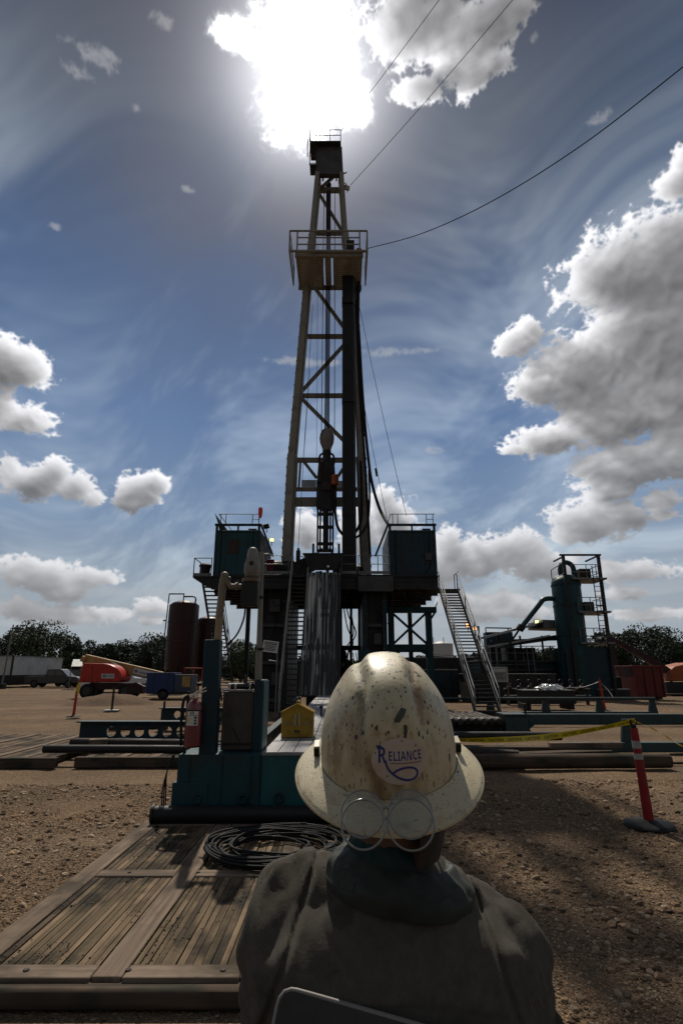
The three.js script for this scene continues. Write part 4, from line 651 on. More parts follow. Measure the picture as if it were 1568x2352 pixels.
function doghouse(name, label, x0, x1, mat, window) {
  const y0 = 5.9, y1 = 8.3, z0 = -26.2, z1 = -30.4, t = thing(name, label, 'rig cabin', [(x0 + x1) / 2, y0, z0]), q = mb(), cx = (x0 + x1) / 2, s = x0 < 0 ? 1 : -1, inn = s > 0 ? x1 : x0;
  q.b2(x0, x1, y0, y1, z1, z0); q.build('cabin', mat, t);
  for (const x of [x0 + 0.05, x1 - 0.05]) { q.b2(x - 0.06, x + 0.06, y0, y1 + 0.33, z0 - 0.06, z0 + 0.03); q.build('corner_post', MAT.tealDark, t); }
  q.b2(x0 - 0.06, x1 + 0.06, y1 + 0.22, y1 + 0.32, z0 - 0.12, z0 + 0.04); q.b2(cx - 0.04, cx + 0.04, y1, y1 + 0.22, z0 - 0.1, z0); q.build('roof_beam', MAT.tealDark, t);
  for (const k of [0.25, 0.5, 0.75]) { const x = lerp(x0, x1, k); q.b2(x - 0.012, x + 0.012, y0 + 0.1, y1 - 0.1, z0, z0 + 0.012); q.build('panel_seam', MAT.tealDark, t); }
  for (const y of [y0 + 0.08, y1 - 0.08]) { q.b2(x0 + 0.12, x1 - 0.12, y - 0.04, y + 0.04, z0, z0 + 0.03); q.build('frame_rib', MAT.tealDark, t); }
  q.cyl(V(x0 + 0.3, y0, z0 + 0.03), V(x0 + 0.3, y1, z0 + 0.03), 0.025); q.build('conduit', MAT.rubber, t); q.tube([V(x1 - 0.3, y1, z0 + 0.04), V(x1 - 0.34, y0 + 1.4, z0 + 0.04), V(x1 - 0.3, y0 + 0.7, z0 + 0.04), V(x1 - 0.6, y0 + 0.2, z0 + 0.04)], 0.02, 16, 5); q.build('conduit', MAT.rubber, t); q.b2(x1 - 0.55, x1 - 0.25, y0 + 0.9, y0 + 1.25, z0, z0 + 0.09); q.build('junction_box', MAT.steelMid, t);
  for (const x of [x0 + 0.2, x0 + 0.45, x1 - 0.4, x1 - 0.08]) { q.cyl(V(x, y1 + 0.3, z0 - 0.05), V(x, y1 + 0.82, z0 - 0.05), 0.02); q.build('rail_post', MAT.rail, t); }
  q.cyl(V(x0 + 0.1, y1 + 0.82, z0 - 0.05), V(x1 + 0.02, y1 + 0.82, z0 - 0.05), 0.02); q.cyl(V(x1 - 0.4, y1 + 0.55, z0 - 0.05), V(x1 - 0.05, y1 + 0.55, z0 - 0.05), 0.016); q.cyl(V(x0 + 0.1, y1 + 0.82, z0 - 0.05), V(x0 + 0.1, y1 + 0.82, z1), 0.02); q.build('rail_bar', MAT.rail, t);
  q.bar(V(inn + s * 0.05, y1 + 0.25, z0 + 0.0), V(inn + s * 0.68, FLOOR + 0.9, z0), 0.11, 0.1); q.build('brace', MAT.tealDark, t);
  q.b2(inn + s * 0.002, inn + s * 0.03, y0, y1, z1, z0 - 0.12); q.build('side_sheet', s > 0 ? MAT.rust : MAT.tealDark, t, { label: s > 0 ? 'rusty side wall facing the mast' : 'dark side wall facing the mast' });
  q.box(x1 - 0.4, y1 + 0.06, z0 - 0.3, 0.4, 0.12, 0.3); q.build('roof_box', MAT.steel, t);
  if (window) { q.b2(cx - 0.42, cx + 0.1, y0 + 1.2, y0 + 1.92, z0 - 0.01, z0 + 0.018); q.build('window_cover', MAT.rust, t, { label: 'brown plate covering a window' }); q.prism([[x0 - 0.18, y1 + 0.95], [x0 + 0.08, y1 + 0.6], [x0 + 0.55, y1 + 0.02], [x0 + 0.12, y1 + 0.02], [x0 + 0.02, y1 + 0.4]], z0 - 0.4, z0 - 0.3); q.build('roof_flap', MAT.steelMid, t); }
  return t;
}
doghouse('doghouse', 'teal rig cabin with a brown window plate on the left of the drill floor', XL, -3.95, MAT.teal, true);
doghouse('doghouse', 'windowless dark teal rig box on the right of the drill floor', 2.3, XR, MAT.tealDark, false);
{
  const q = mb(), c = at(598, 1178, 26.1), t = thing('wind_sock', 'red wind sock hanging limp on the corner of the left rig cabin', 'wind sock', [c.x, 8.6, -26.1]);
  q.cyl(V(c.x - 0.06, 8.5, -26.12), V(c.x - 0.06, 9.4, -26.12), 0.018); q.build('pole', MAT.steel, t);
  q.lathe(V(c.x, c.y - 0.27, -26.1), [[0.03, 0], [0.075, 0.05], [0.1, 0.25], [0.105, 0.42], [0.09, 0.53], [0.02, 0.55]], 14); q.build('sock', plain(0.55, 0.03, 0.015, 0.7), t);
}
function floodLamp(label, c, aim, glow, size = 0.26) {
  const t = thing('flood_lamp', label, 'flood lamp', [c.x, c.y, c.z]), q = mb(), d = aim.clone().normalize();
  q.bar(c.clone().addScaledVector(d, -size * 0.35), c, size, size * 0.8); q.build('housing', MAT.black, t);
  q.bar(c.clone().addScaledVector(d, 0.002), c.clone().addScaledVector(d, 0.025), size * 0.8, size * 0.62); q.build('lamp_glass', glow, t);
  q.cyl(c.clone().add(V(0, -size * 0.4, 0)), c.clone().add(V(0, -size * 1.1, -0.02)), 0.02); q.build('bracket', MAT.black, t);
}
floodLamp('dark flood lamp tilted up on the corner of the left rig cabin', at(613, 1208, 26.2), V(0.5, 0.5, -0.7), MAT.glass, 0.3);
floodLamp('small yellow flood lamp with sun glow painted in its lens between the left rig cabin and the mast', at(624, 1240, 26.2), V(0.35, -0.2, 1), MAT.lampGlass, 0.26);
floodLamp('yellow green flood lamp with sun glow painted in its lens on the shaker roof left of the teal tower', at(1233, 1429, 39.5), V(-0.1, -0.1, 1), MAT.lampGlass, 0.42);
floodLamp('orange lit lamp on the right rail of the galvanised staircase', at(1074, 1436, 31), V(-0.1, -0.1, 1), MAT.lampOrange, 0.3);
floodLamp('second orange lit lamp just right of the staircase', at(1090, 1443, 32), V(-0.1, -0.1, 1), MAT.lampOrange, 0.3);
floodLamp('round lamp on the right mast leg below the crown', at(797, 431, 28), V(0.3, -0.5, 0.8), MAT.white, 0.34);
{ const q = mb(), c = at(612, 1273, 26.0), t = thing('tube_light', 'white bar shaped light on the floor railing beside the left rig cabin', 'light', [c.x, c.y, c.z]); q.cyl(c.clone().add(V(-0.2, 0, 0)), c.clone().add(V(0.2, 0, 0)), 0.05); q.build('tube', MAT.white, t); q.b2(c.x - 0.05, c.x + 0.05, FLOOR + 0.9, c.y - 0.03, -26.02, -25.98); q.build('bracket', MAT.steel, t); }
{ const c = at(621, 1485, 21.6), t = thing('safety_sign', 'tilted white safety sign with a dark heading on the left stair rail', 'sign', [c.x, 0, -21.6]), q = mb();
  const tex = canvasTex(160, 128, (g, w, h) => { g.fillStyle = '#9a9a94'; g.fillRect(0, 0, w, h); g.strokeStyle = '#cfcfc8'; g.lineWidth = 8; g.strokeRect(3, 3, w - 6, h - 6); g.fillStyle = '#2a2a28'; g.fillRect(16, 14, w - 32, 26); g.fillStyle = '#b5b5ae'; for (let k = 0; k < 7; k++) g.fillRect(26 + k * 16, 22, 11, 9); g.fillStyle = '#33332f'; for (let k = 0; k < 4; k++) { g.fillRect(20 + (k % 2) * 8, 52 + k * 17, 120 - 26 * (k % 2), 8); } });
  q.box(c.x, c.y, c.z - 0.015, 0.58, 0.42, 0.02, 0, 0, -0.13); q.build('board', MAT.white, t); panel('face', null, 0.57, 0.41, tex, t, V(c.x, c.y, c.z), [0, 0, -0.13]);
  q.cyl(V(c.x + 0.26, 0.05, c.z - 0.05), V(c.x + 0.26, c.y, c.z - 0.05), 0.025); q.cyl(V(c.x + 0.26, c.y - 0.55, c.z - 0.03), V(c.x - 0.06, c.y - 0.5, c.z - 0.03), 0.018); q.build('stand', MAT.rail, t); }

// ---------------------------------------------------------------- mast
{
  const ZF = 28, t = thing('drilling_mast', 'tall cream and rusty lattice drilling mast with a crown block on top', 'drilling mast', [-0.8, FLOOR, -28.6]), q = mb(), A = (x, y, d = ZF) => at(x, y, d);
  const L = [[655, 1282], [669, 1045], [703, 662], [716, 538], [729, 400]], R = [[843, 1282], [831, 1045], [815, 662], [793, 538], [784, 400]], W = [0.66, 0.52, 0.5, 0.42, 0.34];
  for (const P of [L, R]) for (let k = 0; k < 4; k++) {
    const a = A(...P[k]), b = A(...P[k + 1]); if (!k) a.y = FLOOR; const w = k ? W[k] : 0.64;
    q.bar(a, b, w * 0.62, 0.42); q.build('leg_front', MAT.cream, t);
    const s = P === L ? 1 : -1; q.bar(a.clone().add(V(s * w * 0.28, 0, -0.5)), b.clone().add(V(s * w * 0.28, 0, -0.5)), w * 0.42, 0.62); q.build('leg_rear', MAT.cream, t);
    if (k < 3) { const n = 14; for (let j = 0; j < n; j++) { const p = a.clone().lerp(b, (j + 0.5) / n); q.box(p.x - s * w * 0.32, p.y, p.z + 0.05, 0.05, 0.09, 0.16); } q.build('leg_cleats', MAT.rust, t); }
  }
  const G = (x0, x1, y, h, d = 28.9, m = MAT.cream) => { q.bar(A(x0, y, d), A(x1, y, d), 0.2, h); q.build('girt', m, t); };
  G(735, 790, 437, 0.34); G(722, 800, 535, 0.3); G(705, 815, 773, 0.24, 28.9, MAT.cream); G(694, 826, 909, 0.24, 28.9, MAT.cream); G(680, 838, 1057, 0.26); G(672, 840, 1124, 0.2); G(668, 845, 1153, 0.5, 28.8);
  const B = (x0, y0, x1, y1, w = 0.2, d = 28.9, m = MAT.cream) => { q.bar(A(x0, y0, d), A(x1, y1, d), w * 0.8, w); q.build('diagonal_brace', m, t); };
  B(733, 435, 766, 406, 0.18); B(732, 444, 786, 532, 0.18); B(716, 652, 792, 756, 0.2); B(792, 790, 692, 900, 0.2); B(694, 917, 795, 1018, 0.2); B(699, 1062, 727, 1098, 0.16); B(789, 1075, 772, 1100, 0.16); B(690, 1062, 686, 1122, 0.14);
  q.bar(A(754, 430, 29.1), A(754, 540, 29.1), 0.3, 0.2); q.build('inner_column', MAT.rust, t); q.sphere(A(754, 425, 29.1), 0.2, 12, 8); q.build('sheave_guard', MAT.steel, t);
  // crown
  const c0 = A(724, 404), c1 = A(788, 404), top = A(755, 341).y;
  q.prism([[c0.x, c0.y], [c1.x, c1.y], [A(785, 341).x, top], [A(728, 341).x, top]], -28.2, -27.85, 0.02); for (const k of [0.25, 0.5, 0.75]) { const px = lerp(c0.x, c1.x, k); q.cyl(V(px - 0.05, top - 1.2, -28.7), V(px + 0.05, top - 1.2, -28.7), 0.5, 0.5, 20); }; q.build('crown_block', MAT.steelMid, t);
  const cr0 = A(711, 340, 27.6).x, cr1 = A(782, 340, 27.6).x;
  q.b2(cr0, cr1, top, top + 0.06, -28.9, -27.5); q.build('crown_deck', MAT.steel, t);
  for (const x of [cr0, lerp(cr0, cr1, 0.33), lerp(cr0, cr1, 0.66), cr1]) { q.cyl(V(x, top, -27.5), V(x, top + 0.95, -27.5), 0.025); q.build('crown_rail_post', MAT.steel, t); }
  for (const h of [0.5, 0.95]) { q.cyl(V(cr0, top + h, -27.5), V(cr1, top + h, -27.5), 0.025); q.cyl(V(cr0, top + h, -27.5), V(cr0, top + h, -29.3), 0.025); q.cyl(V(cr1, top + h, -27.5), V(cr1, top + h, -29.3), 0.025); q.build('crown_rail', MAT.steel, t); }
  const lx = A(712, 365).x, ly0 = A(712, 388).y; q.b2(lx, lx + 0.42, ly0, ly0 + 0.08, -28.5, -27.7); q.build('ladder_platform', MAT.steel, t);
  for (const x of [lx, lx + 0.4]) { q.cyl(V(x, ly0, -27.72), V(x, top + 1.2, -27.72), 0.028); q.build('ladder_rail', MAT.steel, t); }
  for (let k = 0; k < 5; k++) { const y = lerp(ly0 + 0.15, top + 0.8, k / 4); q.cyl(V(lx, y, -27.72), V(lx + 0.4, y, -27.72), 0.022); q.build('ladder_rung', k < 2 ? MAT.redBox : MAT.steel, t); }
  q.cyl(A(706, 360, 28), V(A(707, 306, 28).x, top + 2.2, -28), 0.03); q.build('antenna', MAT.steel, t);
  q.bar(A(786, 400), A(796, 396), 0.06); q.bar(A(792, 420), A(797, 428), 0.05); q.build('lamp_bracket', MAT.steel, t);
  q.b2(A(692, 1118, 29.3).x, A(726, 1118, 29.3).x, A(0, 1121, 29.3).y, A(0, 1102, 29.3).y, -29.36, -29.3); q.build('wind_panel', plain(0.2, 0.24, 0.3, 0.5), t, { label: 'pale blue grey panel between the legs' });
  q.b2(A(773, 1118, 29.3).x, A(790, 1118, 29.3).x, A(0, 1121, 29.3).y, A(0, 1104, 29.3).y, -29.36, -29.3); q.build('wind_panel', plain(0.2, 0.24, 0.3, 0.5), t);
}
{ // racking platform
  const Y = 23.7, x0 = -2.52, x1 = 1.15, t = thing('racking_board', 'railed racking platform with a slatted floor halfway up the mast', 'platform', [-0.7, Y, -26.8]), q = mb();
  for (const [a, b] of [[x0, -1.08], [-0.42, x1]]) {
    const g = new THREE.BoxGeometry(b - a, 0.09, 0.11).toNonIndexed(); boxUV(g);
    for (let k = 0; k < 14; k++) piece('floor_slat', g, MAT.cream, t, V((a + b) / 2, Y, -25.75 - k * 0.175));
  }
  for (const x of [x0 + 0.06, -1.1, -0.4, x1 - 0.06]) { q.bar(V(x, Y + 0.13, -25.55), V(x, Y + 0.13, -28.3), 0.14, 0.16); q.build('floor_beam', MAT.cream, t); }
  q.bar(V(-0.76, Y + 0.1, -25.55), V(-0.76, Y + 0.1, -28.3), 0.34, 0.14); q.build('diving_board', MAT.cream, t);
  for (const z of [-25.6, -28.3]) { q.bar(V(x0 - 0.05, Y + 0.1, z), V(x1 + 0.05, Y + 0.1, z), 0.16, 0.26); q.build('edge_beam', MAT.cream, t); }
  const r0 = -2.86, r1 = 1.42, zr = -25.4, ry = Y + 0.2;
  q.bar(V(r0, ry, zr), V(r1, ry, zr), 0.1, 0.12); q.build('rail_base', MAT.cream, t);
  for (const x of [r0, r0 + 0.42, r1 - 0.42, r1]) { q.bar(V(x, ry, zr), V(x, ry + 1.35, zr), 0.08, 0.08); q.build('rail_post', MAT.cream, t); }
  q.bar(V(r0, ry + 1.35, zr), V(r1, ry + 1.35, zr), 0.07, 0.09); q.build('rail_bar', MAT.cream, t);
  for (const h of [0.45, 0.9]) { q.bar(V(r0 + 0.42, ry + h, zr), V(r1 - 0.42, ry + h, zr), 0.05, 0.06); q.build('rail_bar', MAT.cream, t); }
  for (const x of [r0, r1]) { for (const h of [0.7, 1.35]) q.bar(V(x, ry + h, zr), V(x, ry + h, -28.2), 0.05, 0.06); q.bar(V(x, ry, zr), V(x, ry, -28.2), 0.08, 0.1); q.bar(V(x, ry, -28.2), V(x, ry + 1.35, -28.2), 0.07); q.build('side_rail', MAT.cream, t); }
  q.b2(-1.55, -1.15, ry + 0.1, ry + 1.15, -27.2, -27.1); q.build('wind_panel', MAT.teal, t); q.b2(0.28, 0.72, ry, ry + 1.2, -26.4, -25.9); q.build('pipe_finger', MAT.black, t);
  q.cyl(V(0.98, ry + 0.25, -26), V(0.98, ry + 0.62, -26), 0.17); q.build('winch', MAT.orange, t); q.cyl(V(-2.35, ry + 0.3, -26), V(-2.05, ry + 0.4, -26), 0.05); q.build('tool', MAT.chrome, t);
  for (const [x, y, h] of [[x0 + 0.25, Y - 0.6, 1.1], [x1 - 0.2, Y - 0.5, 1.0]]) { q.bar(V(x, Y, -28), V(x + (x < 0 ? 0.2 : -0.2), Y - 1.1, -28.2), 0.2, 0.16); q.build('knee_brace', MAT.cream, t); }
  const h = thing('hose_bundle', 'black bundle of straps hanging from the right end of the racking platform', 'hose bundle', [0.95, Y, -27.9]);
  q.tube([V(1.0, Y + 0.1, -27.6), V(0.98, Y - 0.8, -27.6), V(0.96, Y - 1.9, -27.7), V(0.94, Y - 3.4, -27.8)], 0.09, 16, 8); q.build('strap', MAT.rubber, h); q.sphere(V(1.0, Y - 0.5, -27.6), 0.16, 10, 8, 1, 2.2, 1); q.build('knot', MAT.rubber, h);
}
{ // drill pipe racked upright
  const t = thing('drill_pipe_stand', 'bundle of dark drill pipes racked upright against the right of the mast', 'pipe stand', [0.36, FLOOR, -27.3]), q = mb();
  for (let k = 0; k < 15; k++) { const x = 0.10 + (k % 5) * 0.128 + 0.06 * (Math.floor(k / 5) % 2), z = -27.05 - Math.floor(k / 5) * 0.17; q.cyl(V(x, FLOOR, z), V(x + 0.015, 24.9 + 0.2 * (k % 3), z - 0.1), 0.075, 0.075, 10); for (const y of [9.3, 15.6, 21.8]) q.cyl(V(x, y, z), V(x, y + 0.35, z), 0.083, 0.083, 10); q.build('drill_pipe', MAT.black, t); }
}
{ // travelling block, lines and top drive
  const A = (x, y, d = 28.2) => at(x, y, d), q = mb(), t = thing('travelling_block', 'pear shaped pulley block hanging on a bundle of steel lines in the mast', 'pulley block', [-0.8, A(750, 1010).y, -28.2]);
  const x0 = -0.8, yb = A(750, 1040).y, yt = A(750, 985).y, hh = yt - yb;
  q.add(new THREE.LatheGeometry([[0.01, 0], [0.2, 0], [0.24, 0.16], [0.37, 0.4], [0.405, 0.6], [0.37, 0.78], [0.26, 0.95], [0.16, 1], [0.01, 1]].map(([r, y]) => new THREE.Vector2(r, y * hh)), 28), M4().makeScale(1, 1, 0.62).setPosition(x0, yb, -28.2)); q.build('block', worn(39, [0.22, 0.19, 0.17], { dirt: [0.07, 0.06, 0.05], dirtAmt: 0.5, rustAmt: 0.2, size: 1.5 }), t);
  for (let k = 0; k < 8; k++) { const x = x0 - 0.105 + (k % 4) * 0.07, z = -28.1 - Math.floor(k / 4) * 0.09; q.cyl(V(x, yt - 0.1, z), V(x, A(754, 440).y, z), 0.033, 0.033, 6); q.build('drill_line', MAT.steel, t); }
  const d = thing('top_drive', 'dark top drive with orange motors and a long gripper frame hanging below the block', 'top drive', [x0, A(750, 1160).y, -28.2]), Y = (y) => A(750, y).y, X = (x, y = 1120) => A(x, y).x;
  q.cyl(V(x0, Y(1062), -28.2), V(x0, Y(1036), -28.2), 0.2, 0.24, 16); q.build('hook', MAT.steel, d);
  for (const s of [-1, 1]) { q.tube([V(x0 + s * 0.14, Y(1042), -28.1), V(x0 + s * 0.33, Y(1046), -28.1), V(x0 + s * 0.4, Y(1056), -28.1), V(x0 + s * 0.36, Y(1072), -28.1), V(x0 + s * 0.24, Y(1080), -28.1)], 0.06, 16, 8); q.build('bail', MAT.steel, d); }
  q.b2(x0 - 0.28, x0 + 0.3, Y(1172), Y(1062), -28.5, -27.95); q.build('gearbox', MAT.black, d); q.b2(X(727), X(773), Y(1168), Y(1105), -28.45, -28.0); q.build('body', MAT.steel, d);
  q.cyl(V(X(734), Y(1112), -27.95), V(X(736), Y(1066), -27.95), 0.15, 0.12, 14); q.build('motor', MAT.rust, d); q.cyl(V(X(769), Y(1118), -27.9), V(X(769), Y(1096), -27.9), 0.2, 0.2, 16); q.build('motor', MAT.orange, d, { label: 'orange motor on the right' });
  q.cyl(V(X(764), Y(1092), -27.9), V(X(763), Y(1060), -27.9), 0.13, 0.1, 12); q.build('motor', MAT.steel, d); q.b2(X(738), X(760), Y(1130), Y(1112), -27.94, -27.86); q.build('red_cover', MAT.darkRed, d);
  for (const x of [729.5, 735.5, 758.5, 764.5]) { q.b2(X(x, 1220) - 0.045, X(x, 1220) + 0.045, Y(1268), Y(1168), -28.2, -28.0); q.build('gripper_rail', MAT.black, d); }
  q.cyl(V(X(748, 1220), Y(1262), -28.1), V(X(748, 1220), Y(1170), -28.1), 0.15, 0.15, 14); q.build('quill', MAT.black, d);
  for (const y of [1182, 1212, 1250, 1266]) { q.b2(X(728, 1220), X(766, 1220), Y(y + 3), Y(y - 3), -28.22, -27.98); q.build('gripper_tie', MAT.black, d); }
  for (const s of [-1, 1]) { q.tube([V(X(748 + s * 8, 1230), Y(1262), -27.9), V(X(748 + s * 15, 1230), Y(1270), -27.9), V(X(748 + s * 18, 1230), Y(1276), -27.9)], 0.04, 10, 6); q.build('elevator_link', MAT.steel, d); }
}
function line(name, label, category, pts, r, mat = MAT.rubber, seg = 40) { const q = mb(); q.tube(pts, r, seg, 6); return tag(q.build(name, mat), label, category); }
{
  const A = (x, y, d = 27.8) => at(x, y, d);
  line('mud_hose', 'thick black hose running down the right side of the mast to the right rig box', 'hose', [A(819, 690), A(825, 780), A(832, 900), A(843, 1030), A(853, 1105), A(870, 1165), A(893, 1208, 26.6)], 0.085, MAT.rubber, 60);
  line('service_hose', 'black hose hanging in a deep loop from the top drive behind the pipe stand', 'hose', [A(769, 1130), A(770, 1180), A(778, 1216), A(797, 1233), A(816, 1222), A(828, 1196), A(830, 1130), A(828, 1060)], 0.08, MAT.rubber, 60);
  line('service_hose', 'second black hose loop crossing the right mast leg below the top drive', 'hose', [A(847, 1080, 27.5), A(848, 1160, 27.5), A(842, 1205, 27.5), A(822, 1232, 27.5), A(800, 1240, 27.5)], 0.06, MAT.rubber, 50);
  line('dark_cable', 'dark cable lying along the right mast leg', 'cable', [A(818, 700), A(826, 900), A(838, 1060), A(850, 1278)], 0.07, MAT.rubber, 40);
  const C = (label, x0, y0, x1, y1, r = 0.016) => line('hoist_line', label, 'cable', [A(x0, y0, 28), A((x0 + x1) / 2, (y0 + y1) / 2, 28), A(x1, y1, 28)], r, MAT.steel, 2);
  C('thin vertical line just left of the steel line bundle in the mast', 744, 440, 738, 1000, 0.022); C('thin vertical line just right of the steel line bundle in the mast', 769, 440, 768, 1000, 0.022);
  C('faint thin line beside the left mast leg, upper one', 730, 560, 727, 1055, 0.011); C('thin cable hanging near the left mast leg down to the winch post', 718, 700, 684, 1270, 0.014); C('second thin cable hanging near the left mast leg', 712, 850, 697, 1056, 0.011);
  const wl = (label, a, b, sag, r) => { const m = a.clone().lerp(b, 0.5); m.y -= sag; const q1 = a.clone().lerp(b, 0.25), q3 = a.clone().lerp(b, 0.75); q1.y -= sag * 0.75; q3.y -= sag * 0.75; line('guy_wire', label, 'guy wire', [a, q1, m, q3, b], r, MAT.steel, 60); };
  wl('sagging guy wire from the racking platform to the upper right edge', A(843, 571, 25.6), A(1620, 112, 13), 1.35, 0.021);
  wl('guy wire from the upper mast to the top edge, lower of two', A(805, 425, 28), A(1200, -28, 19), 0.15, 0.016);
  wl('guy wire from the crown to the top edge, upper of two', A(783, 300, 28.5), A(1030, -30, 19.5), 0.05, 0.016);
  wl('thin slack wire from the right mast leg down to the right rig box', A(824, 700, 28), A(933, 1185, 27), 0.3, 0.014);
  wl('thin wire with a turnbuckle right of the mast', A(826, 880, 28), A(888, 1190, 27), 0.1, 0.014);
  const q = mb(); q.cyl(A(862, 1076, 27.3), A(865, 1094, 27.3), 0.05, 0.05, 8); tag(q.build('turnbuckle', MAT.black), 'small black turnbuckle on a thin wire right of the mast', 'turnbuckle');
}

// ---------------------------------------------------------------- yard on the left
{
  const q = mb();
  const perforated = (label, x0, x1, y0, y1, z, r, pitch, first) => {
    const t = thing('perforated_beam', label, 'steel beam', [x0, 0, z]), s = new THREE.Shape([[x0, y0], [x1, y0], [x1, y1], [x0, y1]].map(([a, b]) => new THREE.Vector2(a, b)));
    for (let x = first; x < x1 - r - 0.05; x += pitch) { const h = new THREE.Path(); h.absellipse(x, (y0 + y1) / 2 - 0.01, r, r, 0, Math.PI * 2, true); s.holes.push(h); }
    q.shape(s, M4().makeTranslation(0, 0, z - 0.03), 0.03); q.build('web', MAT.tealDark, t);
    q.b2(x0 - 0.05, x1, y1, y1 + 0.03, z - 0.2, z + 0.1); q.build('top_flange', MAT.tealDark, t); q.b2(x0, x1, y0 - 0.03, y0, z - 0.16, z + 0.07); q.build('bottom_flange', MAT.tealDark, t);
    q.b2(x0 + 0.02, x0 + 0.22, 0.0, y0 - 0.03, z - 0.12, z + 0.02); q.build('leg', MAT.tealDark, t); q.b2(x1 - 0.3, x1 - 0.1, 0.0, y0 - 0.03, z - 0.12, z + 0.02); q.build('leg', MAT.tealDark, t);
    return t;
  };
  perforated('teal beam with a row of large round holes left of the fire extinguisher', -5.72, -3.0, 0.27, 0.62, -13, 0.105, 0.305, -5.03);
  const f = perforated('smaller perforated teal beam further back, left of the fire extinguisher', -5.5, -3.6, 0.28, 0.60, -18, 0.105, 0.31, -5.0); q.cyl(V(-5.42, 0.6, -18), V(-5.42, 0.82, -18), 0.035); q.build('stub', MAT.black, f);
  const lay = (name, label, cat, a, b, r, m) => { q.cyl(a, b, r, r, 14); tag(q.build(name, m), label, cat); };
  lay('steel_pipe', 'dark rusty pipe lying in front of the perforated beam', 'pipe', V(-5.55, 0.29, -12.3), V(-2.2, 0.29, -12.0), 0.09, MAT.rust);
  lay('steel_pipe', 'second dark pipe lying nearest on the left mats', 'pipe', V(-5.7, 0.27, -11.5), V(-2.1, 0.27, -11.4), 0.075, MAT.steel);
  lay('steel_pipe', 'thin pale pipe resting slantwise across the left mats', 'pipe', V(-4.8, 0.3, -12.9), V(-2.2, 0.31, -11.75), 0.03, MAT.rail);
  lay('timber_pole', 'pale timber pole lying slantwise under the perforated beam', 'timber', V(-5.2, 0.22, -12.4), V(-3.4, 0.24, -14.8), 0.06, WOOD.frameLong);
  lay('steel_pipe', 'dark pipe lying on the ground beside the smaller perforated beam', 'pipe', V(-6.9, 0.07, -17.6), V(-5.6, 0.07, -18.2), 0.07, MAT.rust);
  q.box(-4.9, 0.31, -12.05, 0.34, 0.16, 0.3, 0, 0.4); tag(q.build('timber_block', WOOD.frameLong), 'short timber block between the dark pipes on the left', 'timber block');
}
function delineator(label, x, z, h, lean, banded) {                                   // slim safety post on a weighted foot
  const t = thing('delineator_post', label, 'safety post', [x, 0, z]), q = mb(), r0 = 0.056, r1 = 0.042;
  q.lathe(V(x, 0, z), [[0.01, 0.065], [0.09, 0.065], [0.13, 0.05], [0.27, 0.035], [0.285, 0.0]], 8); q.build('foot', MAT.rubber, t);
  const top = V(x + lean, h, z), P = (f) => V(x, 0.05, z).lerp(top, f), R = (f) => lerp(r0, r1, f), pm = banded ? worn(41, [0.26, 0.012, 0.014], { dirt: [0.14, 0.03, 0.025], dirtAmt: 0.3, rustAmt: 0, rough: 0.6, size: 0.7 }) : MAT.red;
  q.cyl(P(0), P(1), R(0), R(1), 18); q.build('post', pm, t);
  if (banded) { for (const [a, b] of [[0.655, 0.72], [0.775, 0.86]]) { q.cyl(P(a), P(b), R(a) + 0.003, R(b) + 0.003, 18, true); q.build('reflective_band', worn(42, [0.34, 0.33, 0.31], { dirt: [0.25, 0.22, 0.2], dirtAmt: 0.4, rustAmt: 0, size: 0.4 }), t); } }
  q.cyl(top, top.clone().add(V(0, 0.03, 0)), 0.03); const ring = new THREE.TorusGeometry(0.034, 0.011, 8, 18); q.add(ring, M4().makeTranslation(top.x, top.y + 0.065, top.z)); q.build('handle', MAT.rubber, t);
  return t;
}
{
  const b = at(1490, 1890, 7.1); delineator('red safety post with two white bands standing on the gravel at right', b.x, -7.1, 1.05, -0.03, true);
  const hid = at(962, 1700, 10); delineator('red safety post holding the tape behind the hard hat', hid.x, -10, 1.0, 0, true);
  const l = at(169, 1646, 22.9); delineator('red safety post with yellow tape scraps on the left near the red lift', l.x, -22.9, 1.22, 0.02, false);
  const r2 = at(1388, 1626, 26); delineator('dark red safety post behind the right pipe rack', r2.x, -26, 1.35, -0.1, false);
  const q = mb(); q.bar(V(l.x + 0.09, 1.28, -22.86), V(l.x + 0.1, 0.85, -22.84), 0.07, 0.012); q.bar(V(l.x + 0.06, 1.2, -22.84), V(l.x + 0.02, 0.95, -22.82), 0.05, 0.012); tag(q.build('tape_scrap', plain(0.5, 0.4, 0.03, 0.6)), 'yellow tape scrap tied to the left safety post', 'tape');
  const s = at(257, 1632, 26.3), t = thing('stand_post', 'thin rusty post on a pale square foot before the gravel heap', 'post', [s.x, 0, -26.3]); q.b2(s.x - 0.32, s.x + 0.32, 0.0, 0.05, -26.5, -26.1); q.build('foot', MAT.white, t); q.cyl(V(s.x, 0.03, -26.3), V(s.x, 0.98, -26.3), 0.05); q.build('post', MAT.rust, t);
}
